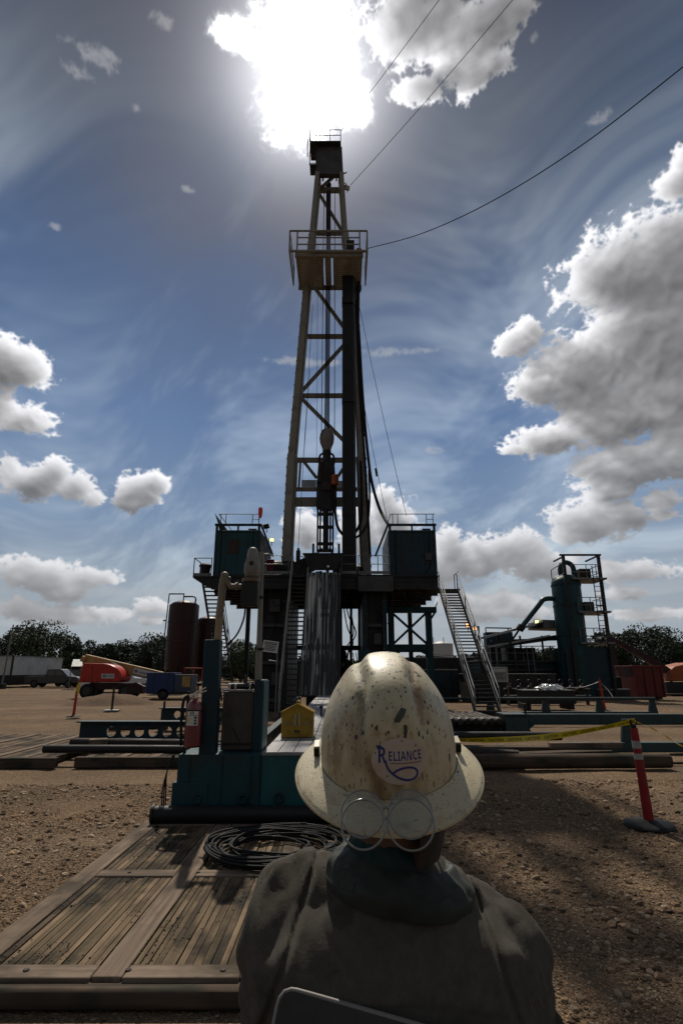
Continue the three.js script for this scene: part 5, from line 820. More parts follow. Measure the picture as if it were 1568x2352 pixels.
{ // caution tape
  const tapeTex = canvasTex(512, 64, (g, w, h) => { g.fillStyle = '#c7ac0e'; g.fillRect(0, 0, w, h); g.fillStyle = '#15140d'; g.font = 'bold 46px sans-serif'; g.textBaseline = 'middle'; g.textAlign = 'center'; g.fillText('CAUTION', 128, 34); g.fillText('CAUTION', 384, 34); });
  tapeTex.wrapS = THREE.RepeatWrapping;
  const ribbon = (name, label, pts, w, twist, tex) => {
    const c = new THREE.CatmullRomCurve3(pts), n = 70, pos = [], uv = [], idx = [], L = c.getLength();
    for (let i = 0; i <= n; i++) { const p = c.getPoint(i / n), a = twist(i / n), u = V(0, Math.cos(a), Math.sin(a)).multiplyScalar(w / 2); pos.push(p.x - u.x, p.y - u.y, p.z - u.z, p.x + u.x, p.y + u.y, p.z + u.z); uv.push(i / n * L / (w * 8), 0, i / n * L / (w * 8), 1); if (i) { const k = i * 2; idx.push(k - 2, k, k - 1, k, k + 1, k - 1); } }
    const g = new THREE.BufferGeometry(); g.setAttribute('position', new THREE.Float32BufferAttribute(pos, 3)); g.setAttribute('uv', new THREE.Float32BufferAttribute(uv, 2)); g.setIndex(idx); g.computeVertexNormals();
    const m = new THREE.Mesh(g, new THREE.MeshStandardMaterial({ map: tex, side: THREE.DoubleSide, roughness: 0.45, color: tex ? 0xffffff : 0xb89a10 })); m.name = numbered(name); m.castShadow = m.receiveShadow = true; scene.add(tag(m, label, 'tape')); return m;
  };
  const b = at(1456, 1656, 7.06);
  ribbon('caution_tape', 'yellow CAUTION tape strung from the banded red safety post to behind the hard hat', [at(962, 1692, 9.95), at(1047, 1699, 9.5), at(1150, 1699, 8.9), at(1250, 1693, 8.3), at(1350, 1678, 7.7), b], 0.078, (f) => 0.25 + 0.5 * Math.sin(f * 9), tapeTex);
  ribbon('caution_tape', 'thin twisted yellow tape running right from the banded safety post', [b, at(1510, 1680, 7.6), at(1560, 1711, 8.2), at(1640, 1742, 9)], 0.022, (f) => f * 14, null);
  line('barrier_rope', 'thin pale rope tied to the dark red safety post, left side', 'rope', [at(1376, 1566, 26), at(1340, 1578, 26.4), at(1300, 1580, 26.8)], 0.02, MAT.rail, 12);
  line('barrier_rope', 'thin pale rope slanting down right from the dark red safety post', 'rope', [at(1376, 1566, 26), at(1395, 1585, 25.5), at(1410, 1606, 25)], 0.02, MAT.rail, 12);
}
// ---------------------------------------------------------------- pipe racks and timbers on the right
{
  const q = mb();
  const rack = (label, x0, x1, z, yr, rr, posts, base, mat) => {
    const t = thing('pipe_rack', label, 'pipe rack', [x0, 0, z]);
    if (rr) { q.cyl(V(x0, yr, z), V(x1, yr, z), rr, rr, 12); q.build('top_rail', mat, t); }
    for (const x of posts) { q.prism([[x - 0.2, 0.02], [x + 0.2, 0.02], [x + 0.09, yr], [x - 0.09, yr]], z - 0.05, z + 0.03); q.build('stanchion', mat, t); }
    q.b2(x0, x1, base[0], base[1], z - 0.14, z + 0.1); q.build('base_beam', mat, t); return t;
  };
  rack('long low rack with a round top rail and four stanchions right of the hard hat', 2.6, 13.1, -24.5, 0.6, 0.06, [6.2, 8.5, 10.75, 12.95], [0.0, 0.09], MAT.tealGrey);
  rack('thick teal beam on the ground in the second row at right', 6.0, 16, -19.3, 0.5, 0, [], [0.03, 0.36], MAT.tealGrey);
  rack('low teal beam with a wide stanchion behind the banded safety post', 4.9, 11, -13, 0.69, 0, [6.25], [0.02, 0.22], MAT.tealGrey);
  const bx = thing('rack_box', 'dark teal box at the end of the pipe bundle', 'steel box', [4.7, 0, -16]); q.b2(4.4, 5.0, 0.0, 0.55, -16.6, -15.9); q.build('box', MAT.tealGrey, bx); q.b2(4.36, 5.04, 0.55, 0.59, -16.7, -15.85); q.build('lid', MAT.tealDark, bx); q.cyl(V(4.98, 0.55, -16), V(4.98, 0.85, -16), 0.03); q.build('peg', MAT.black, bx); q.prism([[5.0, 0.0], [5.22, 0.0], [5.06, 0.2], [5.2, 0.3], [5.0, 0.5]], -16.2, -16.0); q.build('bracket', MAT.tealDark, bx);
  const pr = thing('pipe_cradle', 'dark cradle beam under the row of capped pipes', 'pipe rack', [3.4, 0, -16.4]); q.b2(2.4, 4.36, 0.02, 0.3, -16.6, -16.3); q.build('beam', MAT.steel, pr); q.b2(2.4, 4.36, 0.02, 0.3, -18.4, -18.1); q.build('beam', MAT.steel, pr);
  for (let k = 0; k < 9; k++) { const t = thing('drill_pipe', k > 6 ? (k === 8 ? 'capped drill pipe at the right end of the row, next to the teal box' : 'capped drill pipe, second from the teal box in the row') : 'capped brown drill pipe lying in the row right of the hard hat', 'pipe', [2.55 + k * 0.21, 0.42, -15.9], 'capped drill pipes lying side by side on a cradle'), x = 2.55 + k * 0.21, y = 0.4; q.cyl(V(x, y, -18.6), V(x, y, -16.05), 0.082, 0.082, 14); q.build('tube', MAT.rust, t); q.lathe(V(0, 0, 0), [[0.01, 0.26], [0.07, 0.26], [0.1, 0.22], [0.104, 0.02], [0.095, 0]], 18); const g = q.g.pop(); g.applyMatrix4(M4().makeRotationX(Math.PI / 2)).applyMatrix4(M4().makeTranslation(x, y, -16.1)); q.g.push(g); q.build('thread_cap', k % 3 ? MAT.steel : MAT.steelMid, t); }
  const lay = (name, label, cat, a, b, r, m, sq) => { if (sq) q.bar(a, b, r * 2, r * 1.2); else q.cyl(a, b, r, r * 0.95, 14); tag(q.build(name, m), label, cat); };
  lay('timber_log', 'long brown round timber lying nearest on the gravel at right', 'timber', V(2.3, 0.13, -10.9), V(5.95, 0.14, -10.95), 0.13, WOOD.old);
  lay('timber_plank', 'rough plank lying behind the brown round timber', 'timber', V(2.6, 0.1, -11.5), V(5.3, 0.12, -11.9), 0.14, WOOD.old, true);
  lay('timber_plank', 'pale edged plank on top of the timber pile at right', 'timber', V(4.2, 0.26, -12.1), V(5.6, 0.28, -12.0), 0.09, WOOD.frameCross, true);
  lay('timber_plank', 'dark plank at the back of the timber pile near the hat brim', 'timber', V(1.6, 0.1, -12.6), V(4.7, 0.1, -12.5), 0.16, WOOD.old, true);
  lay('steel_pipe', 'rusty pipe lying on the timber pile near the hat brim', 'pipe', V(1.5, 0.25, -11.6), V(3.3, 0.2, -11.2), 0.09, MAT.rust);
  lay('steel_pipe', 'dark pipe lying across the back of the timber pile', 'pipe', V(1.4, 0.3, -13.4), V(5.0, 0.28, -13.6), 0.1, MAT.steel);
  lay('steel_bar', 'thin rusty bar lying on the gravel behind the banded safety post', 'steel bar', V(6.0, 0.03, -11.4), V(9.2, 0.03, -11.6), 0.022, MAT.rust);
  // far side of the yard
  const A = at;
  const sk = thing('equipment_skid', 'dark steel skid with rounded legs behind the long rack', 'skid', [9.5, 0, -27]); q.b2(8.5, 10.8, 0.25, 0.82, -28.4, -27); q.build('tray', MAT.steel, sk); for (const x of [8.6, 10.6]) { q.b2(x - 0.12, x + 0.12, 0, 0.26, -28.3, -27.05); q.build('leg', MAT.black, sk); } q.b2(8.45, 10.85, 0.82, 0.86, -28.4, -26.96); q.build('rim', MAT.steelMid, sk);
  const hg = new THREE.SphereGeometry(1, 36, 18), hp = hg.attributes.position; for (let i = 0; i < hp.count; i++) { const x = hp.getX(i), y = hp.getY(i), z = hp.getZ(i), s = 1 + 0.35 * n3(x * 3.2, y * 3.2, z * 3.2) + 0.28 * n3(x * 8, y * 8, z * 8); hp.setXYZ(i, x * s * 0.62, Math.max(-0.02, y * s * 0.24), z * s * 0.4); }
  const hf = hg.toNonIndexed(); hf.computeVertexNormals(); const hm = new THREE.Mesh(hf, plain(0.62, 0.62, 0.6, 0.25, 0.6)); hm.name = 'foil_sheet'; hm.position.set(9.75, 0.87, -27.4); hm.castShadow = hm.receiveShadow = true; scene.add(tag(hm, 'crumpled shiny foil sheet lying on the dark skid', 'sheet'));
  const bin = thing('steel_container', 'open topped dark red steel container at the right', 'container', [19.6, 0, -37]); q.b2(18.7, 20.5, 0.12, 2.0, -39.4, -37); q.build('box', MAT.redBox, bin); q.b2(18.64, 20.56, 1.96, 2.06, -39.45, -36.95); q.build('rim', MAT.redBox, bin); for (const x of [18.75, 19.35, 19.95, 20.45]) { q.b2(x - 0.05, x + 0.05, 0.14, 1.95, -37, -36.93); q.build('rib', MAT.redBox, bin); } q.b2(18.8, 20.4, 0, 0.12, -39.2, -37.2); q.build('skid', MAT.black, bin);
  for (const [n, l, y, x0, x1, z] of [['low_beam', 'pale steel edge of a low tank left of the red container', 1.35, 17.2, 18.3, 38], ['low_beam', 'pale pipe lying at ground level left of the red container', 0.62, 16.2, 18.3, 37]]) { const t = thing(n, l, 'tank', [x0, 0, -z]); q.b2(x0, x1, 0.0, y - 0.06, -z - 1, -z); q.build('side', MAT.steel, t); q.b2(x0, x1, y - 0.06, y, -z - 1, -z + 0.03); q.build('edge', MAT.rail, t); }
  // excavator at the right edge
  const ex = thing('excavator', 'orange and red excavator half hidden at the right edge of the yard', 'excavator', [26, 0, -44]), X = (x, y) => A(x, y, 44);
  q.prism([[24.4, 1.0], [29, 1.0], [29, 2.25], [26.6, 2.35], [25.2, 2.05], [24.5, 1.6]], -46, -43.6, 0.05); q.build('body', MAT.orange, ex); q.b2(24.2, 29, 0.1, 0.9, -46.2, -45.4); q.b2(24.2, 29, 0.1, 0.9, -44.2, -43.4); q.build('track', MAT.black, ex); q.b2(27.2, 28.8, 2.25, 3.4, -45.6, -44.2); q.build('cab', MAT.steel, ex);
  q.bar(X(1535, 1545), X(1478, 1508), 0.5, 0.5); q.bar(X(1478, 1508), X(1440, 1487), 0.4, 0.46); q.bar(X(1440, 1487), X(1392, 1464), 0.34, 0.34); q.build('boom', MAT.darkRed, ex); q.bar(X(1400, 1470), X(1412, 1530), 0.3, 0.4); q.build('stick', MAT.darkRed, ex); q.prism([[X(1404, 1530).x, X(1404, 1530).y], [X(1425, 1530).x, X(1425, 1530).y], [X(1425, 1550).x, X(1425, 1550).y], [X(1408, 1556).x, X(1408, 1556).y]], -44.5, -43.5); q.build('bucket', MAT.steel, ex);
  // teal degasser tower
  const dg = thing('degasser_tower', 'tall teal gas separator tower with platforms ladder and bent top pipe', 'separator tower', [15.4, 0, -38]), z = -38;
  q.lathe(V(15.35, 0, z), [[0.01, 0.3], [0.95, 0.3], [0.95, 7.45], [0.9, 7.7], [0.6, 8.0], [0.2, 8.1], [0.01, 8.1]], 28); q.build('vessel', MAT.teal, dg);
  for (const y of [2.2, 3.9, 5.9, 7.3]) { q.cyl(V(15.35, y, z), V(15.35, y + 0.09, z), 0.985, 0.985, 28); q.build('weld_band', MAT.tealDark, dg); }
  q.b2(14.5, 17.3, 0, 3.2, -39.2, -37.1); q.build('base_skid', MAT.tealDark, dg);
  for (const x of [14.98, 17.35]) { q.bar(V(x, 0, -37), V(x, 9.3, -37), 0.18, 0.2); q.build('frame_post', MAT.steel, dg); } q.bar(V(14.75, 9.28, -37), V(17.55, 9.28, -37), 0.14, 0.12); q.build('top_beam', MAT.steel, dg);
  for (const x of [15.05, 17.3]) { q.bar(V(x, 9.2, -37), V(x, 9.2, -38.9), 0.1, 0.1); q.build('top_beam', MAT.steel, dg); }
  for (const [y, x0] of [[7.6, 15.4], [5.4, 15.6], [3.4, 15.5]]) { q.b2(x0, 17.7, y, y + 0.12, -38.9, -36.85); q.build('platform', MAT.rail, dg); for (const h of [0.5, 1.0]) { q.cyl(V(x0, y + h, -36.9), V(17.4, y + h, -36.9), 0.025); q.cyl(V(17.4, y + h, -36.9), V(17.4, y + h, -38.8), 0.025); q.build('rail_bar', MAT.rail, dg); } for (const x of [x0, 16.4, 17.05]) { q.cyl(V(x, y, -36.9), V(x, y + 1, -36.9), 0.028); q.build('rail_post', MAT.rail, dg); } }
  q.cyl(V(14.3, 8.35, -37.6), V(14.95, 8.75, -37), 0.03); q.cyl(V(14.3, 7.7, -37.6), V(14.3, 8.35, -37.6), 0.03); q.cyl(V(14.3, 7.7, -37.6), V(14.9, 8.0, -37), 0.03); q.build('side_rail', MAT.rail, dg);
  for (const x of [16.75, 17.15]) { q.bar(V(x, 3.4, -36.8), V(x, 8.5, -36.8), 0.05, 0.05); q.build('ladder_rail', MAT.steel, dg); } const rg = new THREE.BoxGeometry(0.4, 0.04, 0.04).toNonIndexed(); boxUV(rg); for (let y = 3.6; y < 8.4; y += 0.32) piece('ladder_rung', rg, MAT.steel, dg, V(16.95, y, -36.8));
  q.tube([V(15.1, 8.0, z), V(15.1, 8.5, z), V(15.25, 8.85, z), V(15.6, 8.95, z), V(15.92, 8.75, z), V(16.02, 8.4, z), V(16.02, 7.7, z)], 0.17, 30, 12); q.build('bent_pipe', MAT.teal, dg); q.b2(16.25, 17.0, 7.75, 8.45, -38.6, -37.6); q.build('box', MAT.rust, dg); q.b2(16.3, 16.95, 5.5, 6.2, -38.6, -37.6); q.build('box', MAT.steelMid, dg);
  q.tube([A(1270, 1375, 38), A(1256, 1375, 38), A(1246, 1378, 38), A(1238, 1388, 38), A(1196, 1441, 38)], 0.17, 30, 10); q.build('arm_pipe', MAT.teal, dg); q.cyl(A(1198, 1438, 38), A(1192, 1446, 38), 0.26); q.build('joint', MAT.black, dg); q.cyl(A(1194, 1442, 38), A(1162, 1490, 38), 0.07); q.build('stay', MAT.steel, dg); q.sphere(V(16.6, 3.75, -36.7), 0.14, 10, 8, 1, 1, 1); q.build('lamp', MAT.chrome, dg);
  // mud tanks under a canopy
  const mt = thing('shaker_tank', 'dark mud tank with handrails under a long tilted canopy roof left of the teal tower', 'mud tank', [12, 0, -40]);
  q.b2(9.4, 14.9, 0.1, 2.3, -43, -39.2); q.build('tank', MAT.tealDark, mt); for (const x of [9.8, 11, 12.2, 13.4, 14.6]) { q.b2(x - 0.06, x + 0.06, 0.1, 2.3, -39.2, -39.12); q.build('tank_rib', MAT.steel, mt); }
  q.b2(9.2, 14.9, 2.3, 2.4, -43, -39.0); q.build('walkway', MAT.steelMid, mt); for (const h of [0.5, 0.95]) { q.cyl(V(9.3, 2.4 + h, -39.05), V(14.6, 2.4 + h, -39.05), 0.028); q.build('rail_bar', MAT.rail, mt); } for (const x of [9.4, 10.6, 11.8, 13, 14.2]) { q.cyl(V(x, 2.4, -39.05), V(x, 3.35, -39.05), 0.03); q.build('rail_post', MAT.rail, mt); }
  q.bar(A(1112, 1464, 40), A(1230, 1434, 40), 3.2, 0.14); q.build('canopy_roof', MAT.steelMid, mt); q.bar(A(1112, 1464, 38.35), A(1230, 1434, 38.35), 0.06, 0.16); q.bar(A(1120, 1486, 38.6), A(1262, 1460, 38.6), 0.06, 0.12); q.build('roof_edge', MAT.galv, mt); q.bar(A(1228, 1436, 40.2), A(1292, 1438, 40.2), 3.2, 0.5); q.build('canopy_roof', MAT.rail, mt); q.bar(A(1150, 1482, 40), A(1290, 1462, 40), 2.4, 0.3); q.build('screen_deck', MAT.steel, mt);
  for (const x of [9.9, 11.4, 13.0, 14.6]) { q.bar(V(x, 2.4, -41.5), V(x, 4.2, -41.5), 0.12); q.build('canopy_post', MAT.steel, mt); } for (const [x, w] of [[10.3, 0.9], [11.7, 1.0], [12.9, 0.7]]) { q.b2(x, x + w, 2.4, 3.3, -42.2, -40.2); q.build('shaker', MAT.steel, mt); }
  { const r = rng(66); for (let k = 0; k < 9; k++) { const x = 9.6 + k * 0.58 + 0.2 * r(), h = 0.5 + 1.1 * r(); q.b2(x, x + 0.3 + 0.25 * r(), 0, h, -38.9, -38.3); q.build('pump', k % 3 ? MAT.steel : MAT.tealDark, mt); q.cyl(V(x + 0.15, h, -38.5), V(x + 0.15, h + 0.5 + r(), -38.5), 0.07); q.build('riser_pipe', MAT.steel, mt); if (k % 2) { q.tube([V(x, h * 0.7, -38.2), V(x + 0.4, h * 0.8 + 0.3, -38.1), V(x + 0.9, h * 0.6, -38.2)], 0.05, 14, 6); q.build('hose', MAT.rubber, mt); } }
    for (const [x0, x1, y] of [[9.3, 14.4, 1.7], [9.6, 13.0, 2.05], [10.2, 14.8, 3.7]]) { q.cyl(V(x0, y, -38.95), V(x1, y + 0.1, -38.95), 0.08); q.build('pipe', MAT.steelMid, mt); }
    for (const x of [10.1, 12.6]) { for (const s of [0, 0.4]) { q.bar(V(x + s, 0, -38.7), V(x + s, 3.3, -39.0), 0.05); q.build('ladder_rail', MAT.rail, mt); } } }
  const gb = thing('pump_house', 'small dark machine box with a raised bar on the far mud tanks', 'machine', [A(1140, 1450, 48).x, 2.4, -48]); const gx = A(1142, 1450, 48).x; q.b2(gx - 1, gx + 1.2, 2.4, A(0, 1452, 48).y, -49, -47.8); q.build('box', MAT.tealDark, gb); q.bar(V(gx - 1, A(0, 1442, 48).y, -48), V(gx + 1.2, A(0, 1443, 48).y, -48), 0.1); for (const x of [-1, 0.9]) q.bar(V(gx + x, 2.4, -48), V(gx + x, A(0, 1442, 48).y, -48), 0.08); q.bar(V(gx - 1.6, 2.4, -48), V(gx - 1.6, A(0, 1438, 48).y, -48), 0.14); q.build('frame', MAT.steel, gb);
  const row = (label, x0, x1, h, zz, m, trim) => { const t = thing('mud_tank', label, 'mud tank', [x0, 0, zz]); q.b2(x0, x1, 0.12, h, zz - 2.4, zz); q.build('tank', m, t); q.b2(x0 - 0.04, x1 + 0.04, h, h + 0.07, zz - 2.44, zz + 0.04); q.build('top_edge', trim, t); for (let x = x0 + 0.5; x < x1; x += 1.2) { q.b2(x - 0.05, x + 0.05, 0.12, h, zz, zz + 0.06); q.build('rib', m, t); } q.b2(x0, x1, 0, 0.12, zz - 2.2, zz - 0.2); q.build('skid', MAT.black, t); return t; };
  row('dark teal tank between the hard hat and the galvanised staircase', 2.6, 7.0, 1.75, -35, MAT.tealDark, MAT.rail); row('long low dark tank behind the galvanised staircase', 7.2, 12.2, 1.5, -33, MAT.steel, MAT.steelMid); row('dark tank far behind the staircase with a pale top edge', 4.5, 10.5, 2.7, -46, MAT.steel, MAT.rail);
  row('low dark tank far left behind the substructure leg', -6.2, -2.6, 2.4, -42, MAT.steel, MAT.steelMid);
  row('dark tank seen beneath the rig floor behind the valve stack', -2.4, 2.2, 1.9, -41, MAT.tealDark, MAT.steel);
  { const t = thing('valve_manifold', 'row of dark red valves and pipes before the teal tower', 'pipe manifold', [9.5, 0, -31]); q.cyl(V(8.6, 0.75, -31), V(13.2, 0.75, -31), 0.09); q.cyl(V(8.6, 0.4, -31), V(13.2, 0.4, -31), 0.09); q.build('pipe', MAT.steel, t); for (let x = 8.9; x < 13; x += 0.55) { q.sphere(V(x, 0.82, -30.95), 0.17, 10, 8); q.cyl(V(x, 0.9, -30.95), V(x, 1.15, -30.95), 0.03); q.add(new THREE.TorusGeometry(0.13, 0.02, 6, 14), M4().makeTranslation(x, 1.15, -30.95)); q.build('valve', MAT.darkRed, t); } for (const x of [8.8, 10.9, 13]) { q.b2(x - 0.06, x + 0.06, 0, 0.7, -31.1, -30.9); q.build('support', MAT.steel, t); } }
  { const c = A(1147, 1549, 30.5), t = thing('notice_board', 'white framed notice board beyond the foot of the galvanised staircase', 'sign', [c.x, 0, -30.5]); const tex = canvasTex(96, 96, (g) => { g.fillStyle = '#77776f'; g.fillRect(0, 0, 96, 96); g.fillStyle = '#a9a9a2'; g.fillRect(8, 8, 80, 20); g.fillStyle = '#3d3d39'; for (let k = 0; k < 5; k++) g.fillRect(14, 38 + k * 10, 66 - 9 * (k % 3), 4); }); q.box(c.x, c.y, -30.52, 0.86, 0.76, 0.03); q.build('frame', MAT.white, t); panel('face', null, 0.76, 0.66, tex, t, V(c.x, c.y, -30.49)); for (const s of [-0.38, 0.38]) { q.cyl(V(c.x + s, 0, -30.55), V(c.x + s, c.y, -30.55), 0.03); q.build('leg', MAT.rail, t); } }
  { const c = A(1015, 1490, 80), t = thing('storage_tank', 'white cylindrical storage tank far behind the rig', 'storage tank', [c.x, 0, -80]); q.cyl(V(c.x, 0, -80), V(c.x, 5.4, -80), 1.5, 1.5, 28); q.build('shell', MAT.white, t); q.cyl(V(c.x, 5.4, -80), V(c.x, 5.75, -80), 1.55, 0.5, 28); q.build('roof', MAT.white, t); for (const x of [-1.4, 0, 1.4]) { q.cyl(V(c.x + x, 5.4, -78.6), V(c.x + x, 6.2, -78.6), 0.05); q.build('rail_post', MAT.rail, t); } }
  { const t = thing('pipe_conveyor', 'long pale edged walkway beyond the galvanised staircase', 'walkway', [4, 2.3, -52]); q.bar(A(985, 1508, 52), A(1120, 1520, 52), 0.9, 0.2); q.build('deck', MAT.rail, t); q.bar(A(985, 1503, 52), A(1120, 1510, 52), 0.06); q.build('rail_bar', MAT.rail, t); for (const x of [995, 1050, 1105]) { const p = A(x, 1512, 52); q.b2(p.x - 0.1, p.x + 0.1, 0, p.y, -52.2, -51.9); q.build('post', MAT.steel, t); } }
}
// ---------------------------------------------------------------- vehicles, silos
function wheels(q, t, xs, zs, r, parent = t) {
  for (const x of xs) for (const z of zs) { q.cyl(V(x, r, z - 0.12), V(x, r, z + 0.12), r, r, 20); const w = q.build('wheel', MAT.rubber, t); q.cyl(V(x, r, z - 0.125), V(x, r, z + 0.125), r * 0.58, r * 0.58, 14); q.build('rim', MAT.steelMid, w); }
}
function pickup(label, cx, z, paint, suv, k = 1) {                                      // side on, facing right
  const t = thing(suv ? 'parked_suv' : 'parked_pickup', label, suv ? 'car' : 'pickup truck', [cx, 0, z]), q = mb(), X = (x) => cx + x * k, P = (l) => l.map(([x, y]) => [X(x), y * k]);
  const low = [[-2.85, 0.5], [-2.9, 1.1], [-2.8, 1.18], [1.45, 1.2], [2.6, 1.1], [2.88, 0.95], [2.92, 0.5], [2.5, 0.42], [-2.5, 0.42]];
  q.prism(P(low), z - 0.95 * k, z + 0.95 * k, 0.05); q.build('body', paint, t);
  const cab = suv ? [[-2.7, 1.15], [-2.45, 1.78], [-2.2, 1.86], [0.55, 1.9], [0.8, 1.82], [1.6, 1.17]] : [[-0.75, 1.15], [-0.6, 1.8], [-0.45, 1.88], [0.75, 1.9], [0.95, 1.83], [1.7, 1.17]];
  q.prism(P(cab), z - 0.82 * k, z + 0.82 * k, 0.04); q.build('cabin', paint, t);
  const win = suv ? [[-2.3, 1.25], [-2.15, 1.72], [0.5, 1.76], [1.3, 1.25]] : [[-0.55, 1.25], [-0.45, 1.74], [0.7, 1.77], [1.4, 1.25]];
  q.prism(P(win), z + 0.81 * k, z + 0.835 * k); q.build('side_window', MAT.glass, t);
  q.bar(V(X(1.56), 1.24 * k, z), V(X(0.95), 1.78 * k, z), 1.5 * k, 0.03); q.build('windscreen', MAT.glass, t);
  q.b2(X(2.86), X(2.94), 0.78 * k, 0.98 * k, z + 0.55 * k, z + 0.9 * k); q.build('headlight', MAT.chrome, t); q.b2(X(2.84), X(3.0), 0.45 * k, 0.65 * k, z - 0.9 * k, z + 0.9 * k); q.build('bumper', MAT.chrome, t);
  wheels(q, t, [X(-1.75), X(1.85)], [z - 0.8 * k, z + 0.84 * k], 0.41 * k); return t;
}
{
  pickup('dark pickup truck parked in front of the white box trailer', at(128, 1560, 64).x, -64, MAT.carDark, false, 1.02);
  pickup('dark car parked partly hidden left of the red boom lift', at(178, 1560, 69).x, -69, MAT.carDark, true, 1.0);
  pickup('silver pickup truck parked behind the red boom lift', at(272, 1560, 50).x, -50, MAT.carSilver, false, 1.0);
  const q = mb(), A = at;
  const tr = thing('box_trailer', 'white box trailer with a small window at the far left', 'trailer', [-37, 0, -62]); q.b2(-38.8, -35.35, 1.3, 3.25, -73, -62); q.build('box', MAT.white, tr); q.b2(-38.85, -35.3, 3.25, 3.33, -73.05, -61.95); q.build('roof_edge', MAT.rail, tr); q.b2(-35.45, -35.28, 1.3, 3.3, -62.05, -61.9); q.build('corner_post', MAT.steel, tr); q.b2(-37.9, -37.5, 2.3, 2.75, -62, -61.96); q.build('window', MAT.glass, tr); q.b2(-38.7, -35.4, 0.25, 1.3, -72, -62.1); q.build('undercarriage', MAT.black, tr);
  const aw = thing('awning', 'small pale slanted awning behind the red boom lift', 'awning', [A(176, 1523, 58).x, 2, -58]); q.bar(A(178, 1531, 58), A(182, 1515, 60), 1.1, 0.06, V(0, 1, 0)); q.build('roof', MAT.white, aw); for (const x of [165, 188]) { const p = A(x, 1528, 58.3); q.cyl(V(p.x, 0, p.z), p, 0.04); q.build('pole', MAT.rail, aw); }
  const up = A(7, 1560, 58); const pole = thing('light_pole', 'thin grey pole at the left edge before the trees', 'pole', [up.x, 0, -58]); q.cyl(V(up.x, 0, -58), V(up.x + 0.2, 6.3, -58), 0.09, 0.06); q.build('pole', MAT.rail, pole); q.b2(up.x - 0.3, up.x + 0.3, 0, 0.5, -58.3, -57.7); q.build('base', MAT.black, pole);
  // boom lift
  const bl = thing('boom_lift', 'red boom lift with a long tan boom lowered to the right', 'boom lift', [-17, 0, -38]), z = -38, X = (x, y = 1545) => A(x, y, 38).x;
  const s = new THREE.Shape(); s.moveTo(X(183), 1.0); s.lineTo(X(186), 1.35); s.lineTo(X(188), 2.12); s.quadraticCurveTo(X(189), 2.22, X(194), 2.22); s.lineTo(X(236), 2.2); s.quadraticCurveTo(X(279), 2.08, X(281), 1.25); s.quadraticCurveTo(X(280), 1.0, X(272), 1.0); s.closePath();
  q.shape(s, M4().makeTranslation(0, 0, z - 1.7), 1.7, 0.07); q.build('engine_cover', MAT.red, bl); q.b2(X(213) - 0.012, X(213) + 0.012, 1.08, 2.1, z + 0.06, z + 0.078); for (const x of [198, 228, 258]) q.b2(X(x) - 0.06, X(x) + 0.06, 1.12, 1.17, z + 0.06, z + 0.085); q.build('cover_seam', MAT.black, bl); q.b2(X(222), X(232), 0.97, 1.02, z, z + 0.05); q.build('step', MAT.rail, bl);
  q.b2(X(206), X(330), 0.55, 0.95, z - 1.6, z - 0.2); q.build('chassis', MAT.darkRed, bl); q.prism([[X(300), 0.3], [X(335), 0.3], [X(336), 0.75], [X(320), 0.98], [X(296), 0.95]], z - 0.3, z + 0.2); q.build('fender', MAT.darkRed, bl); wheels(q, bl, [X(205), X(293)], [z - 1.5, z - 0.05], 0.46);
  const ba = A(196, 1514, 39.6), bb = A(372, 1555, 39.6), bc = A(428, 1569, 39.6); q.bar(ba, bb, 0.45, 0.66); q.build('boom', MAT.tan, bl); q.bar(bb.clone().lerp(ba, 0.1), bc, 0.34, 0.5); q.build('boom_tip', MAT.tan, bl); q.bar(A(190, 1520, 39.4), A(196, 1508, 39.4), 0.3, 0.3); q.build('boom_pivot', MAT.tan, bl);
  q.bar(A(252, 1523, 39.2), A(283, 1537, 39.2), 0.16, 0.24); q.build('lift_cylinder', MAT.steel, bl); q.b2(A(428, 1560, 39.6).x, A(468, 1560, 39.6).x, 0.75, 0.95, -40.4, -39); q.build('basket_floor', MAT.darkRed, bl); for (const x of [428, 448, 468]) { q.cyl(V(A(x, 1560, 39.6).x, 0.9, -39), V(A(x, 1560, 39.6).x, 1.9, -39), 0.03); q.build('basket_post', MAT.red, bl); } q.cyl(V(A(428, 1560, 39.6).x, 1.9, -39), V(A(468, 1560, 39.6).x, 1.9, -39), 0.03); q.build('basket_rail', MAT.red, bl);
  const logo = (g, x, y, r) => { g.fillStyle = '#23272a'; g.beginPath(); g.arc(x, y, r, 0, 7); g.fill(); g.fillStyle = '#c4c6c0'; g.fillRect(x - r * 0.14, y - r * 0.75, r * 0.28, r * 1.5); };
  const plate = canvasTex(512, 96, (g, w, h) => { g.fillStyle = '#b9bab4'; g.fillRect(0, 0, w, h); logo(g, 46, 48, 28); g.fillStyle = '#23282c'; g.font = 'bold italic 50px sans-serif'; g.textBaseline = 'middle'; g.fillText('United Rentals', 96, 52, 390); });
  const bd = bb.clone().sub(ba), pc = ba.clone().lerp(bb, 0.83); panel('name_plate', 'pale plate lettered United Rentals', 1.98, 0.38, plate, bl, V(pc.x, pc.y + 0.02, pc.z + 0.235), [0, 0, Math.atan2(bd.y, bd.x)]);
  const sq = canvasTex(128, 64, (g, w, h) => { g.fillStyle = '#a9aca8'; g.fillRect(0, 0, w, h); logo(g, 32, 32, 19); g.fillStyle = '#5b6063'; g.fillRect(60, 18, 58, 10); g.fillRect(60, 36, 58, 10); }); panel('name_sticker', null, 0.84, 0.29, sq, bl, V(X(250), 1.4, z + 0.078));
